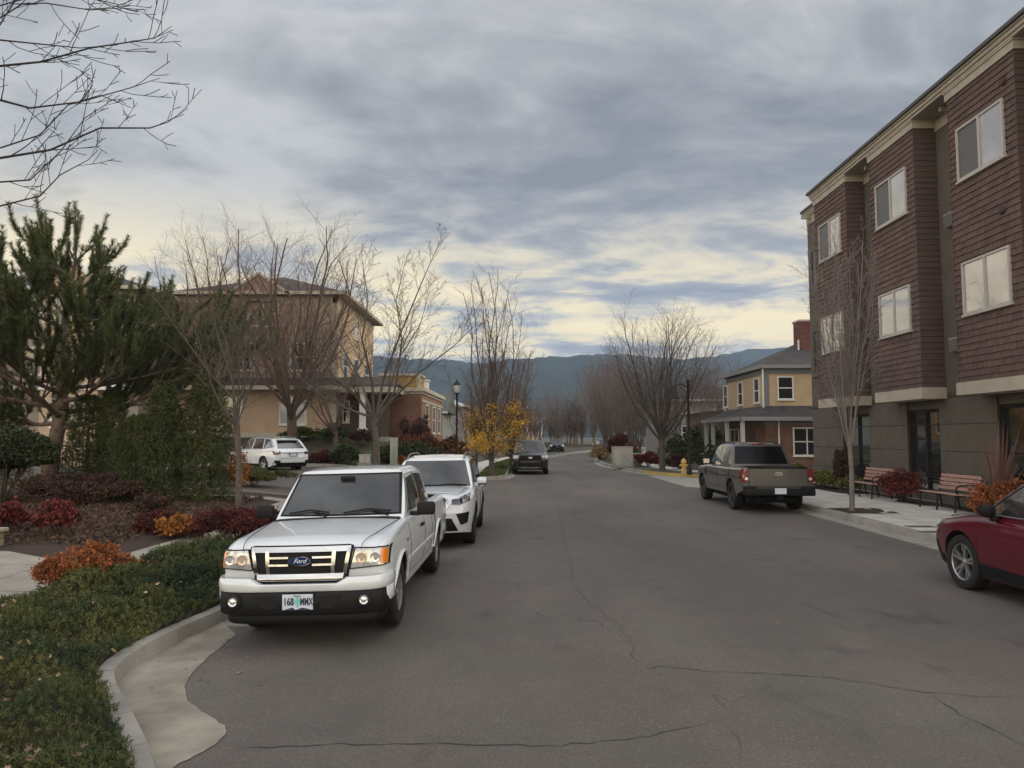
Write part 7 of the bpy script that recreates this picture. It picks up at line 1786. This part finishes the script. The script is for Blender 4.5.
# ------------------------------------------------------------ street furniture
WOOD = mat('weathered_pink_slat', (.42, .25, .20), .75, col2=(.32, .185, .15), vscale=6, bump=.2, bscale=60)
def bench(label, x, y, rz):
    t = thing('bench', label, 'bench', (x, y, .15), rz, 'slatted benches in front of the apartment building')
    # local: sits facing -Y, length along X
    L_ = 1.75
    for i in range(4):
        m = MB(); y0 = -.25+i*.125; m.box(-L_/2, L_/2, y0, y0+.10, .425-.01*i, .455-.01*i, .008); m.build('seat_slat', WOOD, t)
    for i in range(4):
        m = MB(); z0 = .50+i*.105; yb = .27+i*.030; m.box(-L_/2, L_/2, yb, yb+.03, z0, z0+.085, .008); m.build('back_slat', WOOD, t)
    for x_ in (-L_/2+.06, 0, L_/2-.06):
        m = MB(); m.tube([(x_, -.27, 0), (x_, -.24, .40)], .024, 8); m.tube([(x_, -.27, .41), (x_, .0, .40), (x_, .26, .38)], .022, 8); m.tube([(x_, .33, 0), (x_, .27, .36), (x_, .31, .60), (x_, .42, .93)], .024, 8); m.build('leg', POST, t)
    for x_ in (-L_/2+.03, L_/2-.03):
        m = MB(); m.tube([(x_, .33, .66), (x_, .10, .68), (x_, -.14, .67), (x_, -.24, .61), (x_, -.25, .52), (x_, -.22, .44)], .019, 8); m.build('armrest', POST, t)
    return t
bench('slatted bench with pinkish boards next to the dark red car, nearer of the two', 11.22, 19.25, math.pi*1.5+.0-.015)
bench('slatted bench with pinkish boards behind the slender street tree, farther of the two', 11.15, 23.35, math.pi*1.5-.015)
# lamp post, left: lantern on a black pole
def lantern_lamp():
    p = at(457, 383, 38.5); t = thing('street_lamp', 'black street lamp with a frosted lantern head on the left', 'street lamp', (p.x, p.y, G(p.x, p.y))); z0 = t.location.z; H = p.z-z0+.08
    m = MB(); m.lathe([(.14, 0), (.14, .25), (.09, .45), (.07, .5), (.055, .9), (.05, H-.75), (.07, H-.72), (.07, H-.68), (.10, H-.62)], 16); m.build('pole', POST, t, 40)
    m = MB(); m.lathe([(.11, H-.62), (.155, H-.50), (.175, H-.25), (.16, H-.20)], 16); m.build('lantern_glass', mat('frosted_glass', (.42, .41, .40), .35, coat=.5), t, 40)
    m = MB(); m.lathe([(.20, H-.20), (.19, H-.14), (.10, H-.03), (.04, H+.02), (.03, H+.10), (0, H+.14)], 16); m.lathe([(.13, H-.64), (.14, H-.60), (.11, H-.60)], 16)
    for k in range(6): a = k*math.pi/3; m.tube([(math.cos(a)*.125, math.sin(a)*.125, H-.62), (math.cos(a)*.18, math.sin(a)*.18, H-.2)], .010, 5)
    m.build('lantern_frame', POST, t, 40)
lantern_lamp()
def arm_lamp():
    p = at(688, 383, 36.8); t = thing('street_lamp', 'tall black lamp post with a hanging shade on a side arm by the hydrant', 'street lamp', (p.x, p.y, .14)); H = p.z-.14+.15
    m = MB(); m.lathe([(.13, 0), (.13, .3), (.075, .45), (.065, 1.0), (.055, H-.1), (.07, H-.08), (.07, H), (0, H+.05)], 16); m.build('pole', POST, t, 40)
    m = MB(); m.tube([(0, 0, H-.35), (-.35, 0, H-.22), (-.55, 0, H-.22), (-.62, 0, H-.30)], .025, 8); m.tube([(0, 0, H-.75), (-.45, 0, H-.30)], .014, 6); m.build('arm', POST, t, 40)
    m = MB(); m.lathe([(.03, H-.28), (.06, H-.45), (.09, H-.60), (.22, H-.85), (.25, H-.93), (.23, H-.93), (.05, H-.62), (0, H-.60)], 18, 'Z', (-.62, 0, 0)); m.build('lamp_shade', POST, t, 40)
arm_lamp()
def hydrant():
    t = thing('fire_hydrant', 'yellow fire hydrant behind the yellow kerb', 'hydrant', (8.75, 37.9, .14)); Y_ = mat('hydrant_yellow', (.62, .40, .12), .5, col2=(.45, .28, .08), vscale=6)
    m = MB(); m.lathe([(.15, 0), (.15, .05), (.105, .06), (.105, .52), (.14, .54), (.14, .59), (.12, .66), (.06, .74), (.03, .75), (.03, .80), (0, .80)], 20); m.build('body', Y_, t, 40)
    for s in (-1, 1): m = MB(); m.lathe([(0, s*.09), (.055, s*.09), (.055, s*.17), (.07, s*.17), (.07, s*.20), (0, s*.20)], 14, 'X', (0, 0, .42)); m.build('hose_nozzle', Y_, t, 40)
    m = MB(); m.lathe([(0, -.09), (.07, -.09), (.07, -.17), (.085, -.17), (.085, -.21), (0, -.21)], 14, 'Y', (0, 0, .40)); m.build('pump_nozzle', Y_, t, 40)
hydrant()
def cabinet(name, label, x, y, w_, d_, h, z, m_, rz=0, lid=True, vents=True):
    t = thing(name, label, 'utility box', (x, y, z), rz); m = MB(); m.box(-w_/2, w_/2, -d_/2, d_/2, .06, h, .02); m.build('housing', m_, t, 35)
    m = MB(); m.box(-w_/2-.06, w_/2+.06, -d_/2-.06, d_/2+.06, -.05, .06); m.build('plinth', CONC, t)
    if lid: m = MB(); m.box(-w_/2-.03, w_/2+.03, -d_/2-.03, d_/2+.03, h, h+.05, .015); m.build('lid', m_, t, 35)
    m = MB(); m.box(-.004, .004, -d_/2-.004, -d_/2+.002, .12, h-.06); m.box(.05, .08, -d_/2-.03, -d_/2, h*.5, h*.5+.12)
    m.build('door_seam', GREYM, t)
    return t
UT = mat('pale_grey_cabinet', (.40, .385, .345), .6, var=.08, vscale=4)
p = ground(624, 467, .14); cabinet('utility_cabinet', 'pale grey utility cabinet by the right kerb among the bare trees', p.x-.1, p.y, 1.15, .8, 1.2, .14, UT, .1)
p = ground(637, 466, .14); cabinet('utility_box', 'low grey meter box beside the pale grey cabinet', p.x+.05, p.y+.6, .55, .5, .75, .14, UT)
x, y = -6.15, 35.9+1.0
cabinet('utility_post', 'upright grey-green utility pillar left of the white utility vehicle', -5.75, 34.6+1.6, .34, .30, 1.35, G(-5.75, 36.2)+.35, mat('grey_green_cabinet', (.26, .27, .23), .6, var=.06), 0, False)
cabinet('utility_box', 'small grey box on the bank left of the bare pale-barked tree', -7.3, 36.9, .5, .4, .42, G(-7.3, 36.9)+.25, UT)
# low stone wall end at the left edge
t = thing('stone_wall', 'low tan stone wall end with a flat cap at the left edge', 'wall', (-9.3, 12.6, .18), .02)
m = MB(); m.box(-1.6, .62, -.20, .20, -.1, .24); m.build('wall_body', brickmat('tan_block', (.26, .21, .13), (.20, .16, .105), (.08, .07, .05), .40, .13, .01, .5), t)
m = MB(); m.box(-1.65, .67, -.24, .24, .245, .31, .015); m.build('cap_stone', mat('tan_capstone', (.34, .29, .20), .9, var=.15, vscale=4, bump=.3, bscale=40), t)
# a railing and green fence glimpsed behind the evergreens
t = thing('fence', 'dark metal railing glimpsed behind the evergreen columns', 'fence', (-14.2, 27.5, .6))
m = MB()
for z in (.15, 1.05): m.box(-3.2, 3.4, -.02, .02, z, z+.04)
m.build('rail', POST, t); m = MB()
for i in range(52): m.box(-3.2+i*.127, -3.184+i*.127, -.008, .008, .18, 1.06)
m.build('pickets', POST, t)
m = MB(); m.box(-3.2, 3.4, .03, .08, -.5, .12); m.build('green_panel', mat('green_screen', (.018, .040, .030), .8), t)
# meter lids in the sidewalk
for i, (px, py, lb) in enumerate(((920, 526.5, 'small rectangular meter lid in the sidewalk, farther of the pair'), (934, 532, 'small rectangular meter lid in the sidewalk, nearer of the pair'))):
    q = ground(px, py, .15); m = MB(); m.box(-.28, .28, -.13, .13, -.01, .012, .004); o = m.build('meter_lid', mat('lid_concrete', (.10, .09, .08), .9), None, 35); o.location = (q.x, q.y, .146); tag(o, lb, 'lid', 'meter lids in the sidewalk')
# small stop of signs far away
def signpost(label, x, y, h, w_, hh, col):
    t = thing('sign_post', label, 'sign', (x, y, .1)); m = MB(); m.tube([(0, 0, 0), (0, 0, h)], .03, 8); m.build('post', GREYM, t); m = MB(); m.box(-w_/2, w_/2, -.045, -.032, h-hh, h); m.build('sign_face', mat('sign_pale', col, .5), t)
signpost('small white sign by the right kerb far down the street', 8.3, 72, 1.5, .35, .4, (.5, .5, .5))
# overhead? thin wires are not attached to anything visible here

# ------------------------------------------------------------ hills
from mathutils import noise as mn
FOREST = mat('forested_hill', (.034, .046, .028), 1.0, col2=(.014, .022, .015), vscale=.010, detail=14, spec=.1, bump=1.0, bscale=.03)
def hills(name, y0, depth, prof, rough, seed, m):
    """ridge whose skyline follows prof = [(photo x, photo y)] at distance y0"""
    nx_, ny_ = 420, 42; V = []; F = []; top = [(px, (436-py)/740*y0) for px, py in prof]
    for j in range(ny_+1):
        v = j/ny_; y = y0-depth*(1-v)
        for i in range(nx_+1):
            px = prof[0][0]+(prof[-1][0]-prof[0][0])*i/nx_; x = (px-512)/740*y0; H_ = interp(top, px)+CAMH
            n1 = mn.fractal(Vector((x*.0016+seed, y*.0016, seed)), .9, 2.1, 6); n2 = mn.fractal(Vector((x*.012, y*.012, seed+4)), .8, 2, 4)
            e = v**1.25; ridge = abs(mn.noise(Vector((x*.0042+seed*2, y*.0011, 2.0))))
            z = H_*(e*(1-.30*ridge*(1-v)*2.2)+.10*n1*(1-v)*v*4)+rough*n2*(.4+.6*v)+(2.5+rough*.25)*mn.noise(Vector((x*.06, y*.06, seed)))
            V.append((x, y, z-2 if v > 0 else -6))
    W = nx_+1
    for j in range(ny_):
        for i in range(nx_): F.append((j*W+i, j*W+i+1, (j+1)*W+i+1, (j+1)*W+i))
    # back side so that the ridge has depth
    b0 = len(V)
    for i in range(W): V.append((V[ny_*W+i][0], y0+depth*.8, -6))
    for i in range(nx_): F.append((ny_*W+i, ny_*W+i+1, b0+i+1, b0+i))
    me = bpy.data.meshes.new(name); me.from_pydata(V, [], F); me.update(); me.polygons.foreach_set('use_smooth', [True]*len(F)); o = obj(name, me, m); o['kind'] = 'structure'; return o
hills('hills', 2300, 1300, [(-500, 372), (-200, 365), (0, 358), (200, 356), (350, 357), (430, 358), (470, 362), (500, 361), (540, 357), (580, 354), (625, 357), (650, 361), (700, 380), (760, 400), (900, 412), (1300, 420)], 9, 1.3, FOREST)
hills('hills', 3000, 1100, [(-500, 380), (300, 382), (480, 380), (560, 362), (600, 353), (630, 354), (670, 358), (700, 357), (730, 353), (760, 348), (790, 347), (850, 352), (1000, 360), (1400, 366)], 8, 5.1, FOREST)

# ------------------------------------------------------------ the air: one closed box of even haze
def haze():
    bm = bmesh.new(); bmesh.ops.create_cube(bm, size=1); me = bpy.data.meshes.new('haze'); bm.to_mesh(me); bm.free()
    for v in me.vertices: v.co = Vector((v.co.x*7600, 1750+v.co.y*5100, 173+v.co.z*366))
    m = bpy.data.materials.new('haze_air'); m.use_nodes = True; nt = m.node_tree; nt.nodes.clear(); out = nt.nodes.new('ShaderNodeOutputMaterial'); pv = nt.nodes.new('ShaderNodeVolumePrincipled')
    pv.inputs['Color'].default_value = (.45, .63, .95, 1); pv.inputs['Density'].default_value = .00014; pv.inputs['Anisotropy'].default_value = 0.0
    nt.links.new(pv.outputs[0], out.inputs['Volume']); o = obj('haze', me, m); o['kind'] = 'stuff'; o['label'] = 'thin bluish air between the street and the hills'; o.display_type = 'WIRE'
haze()
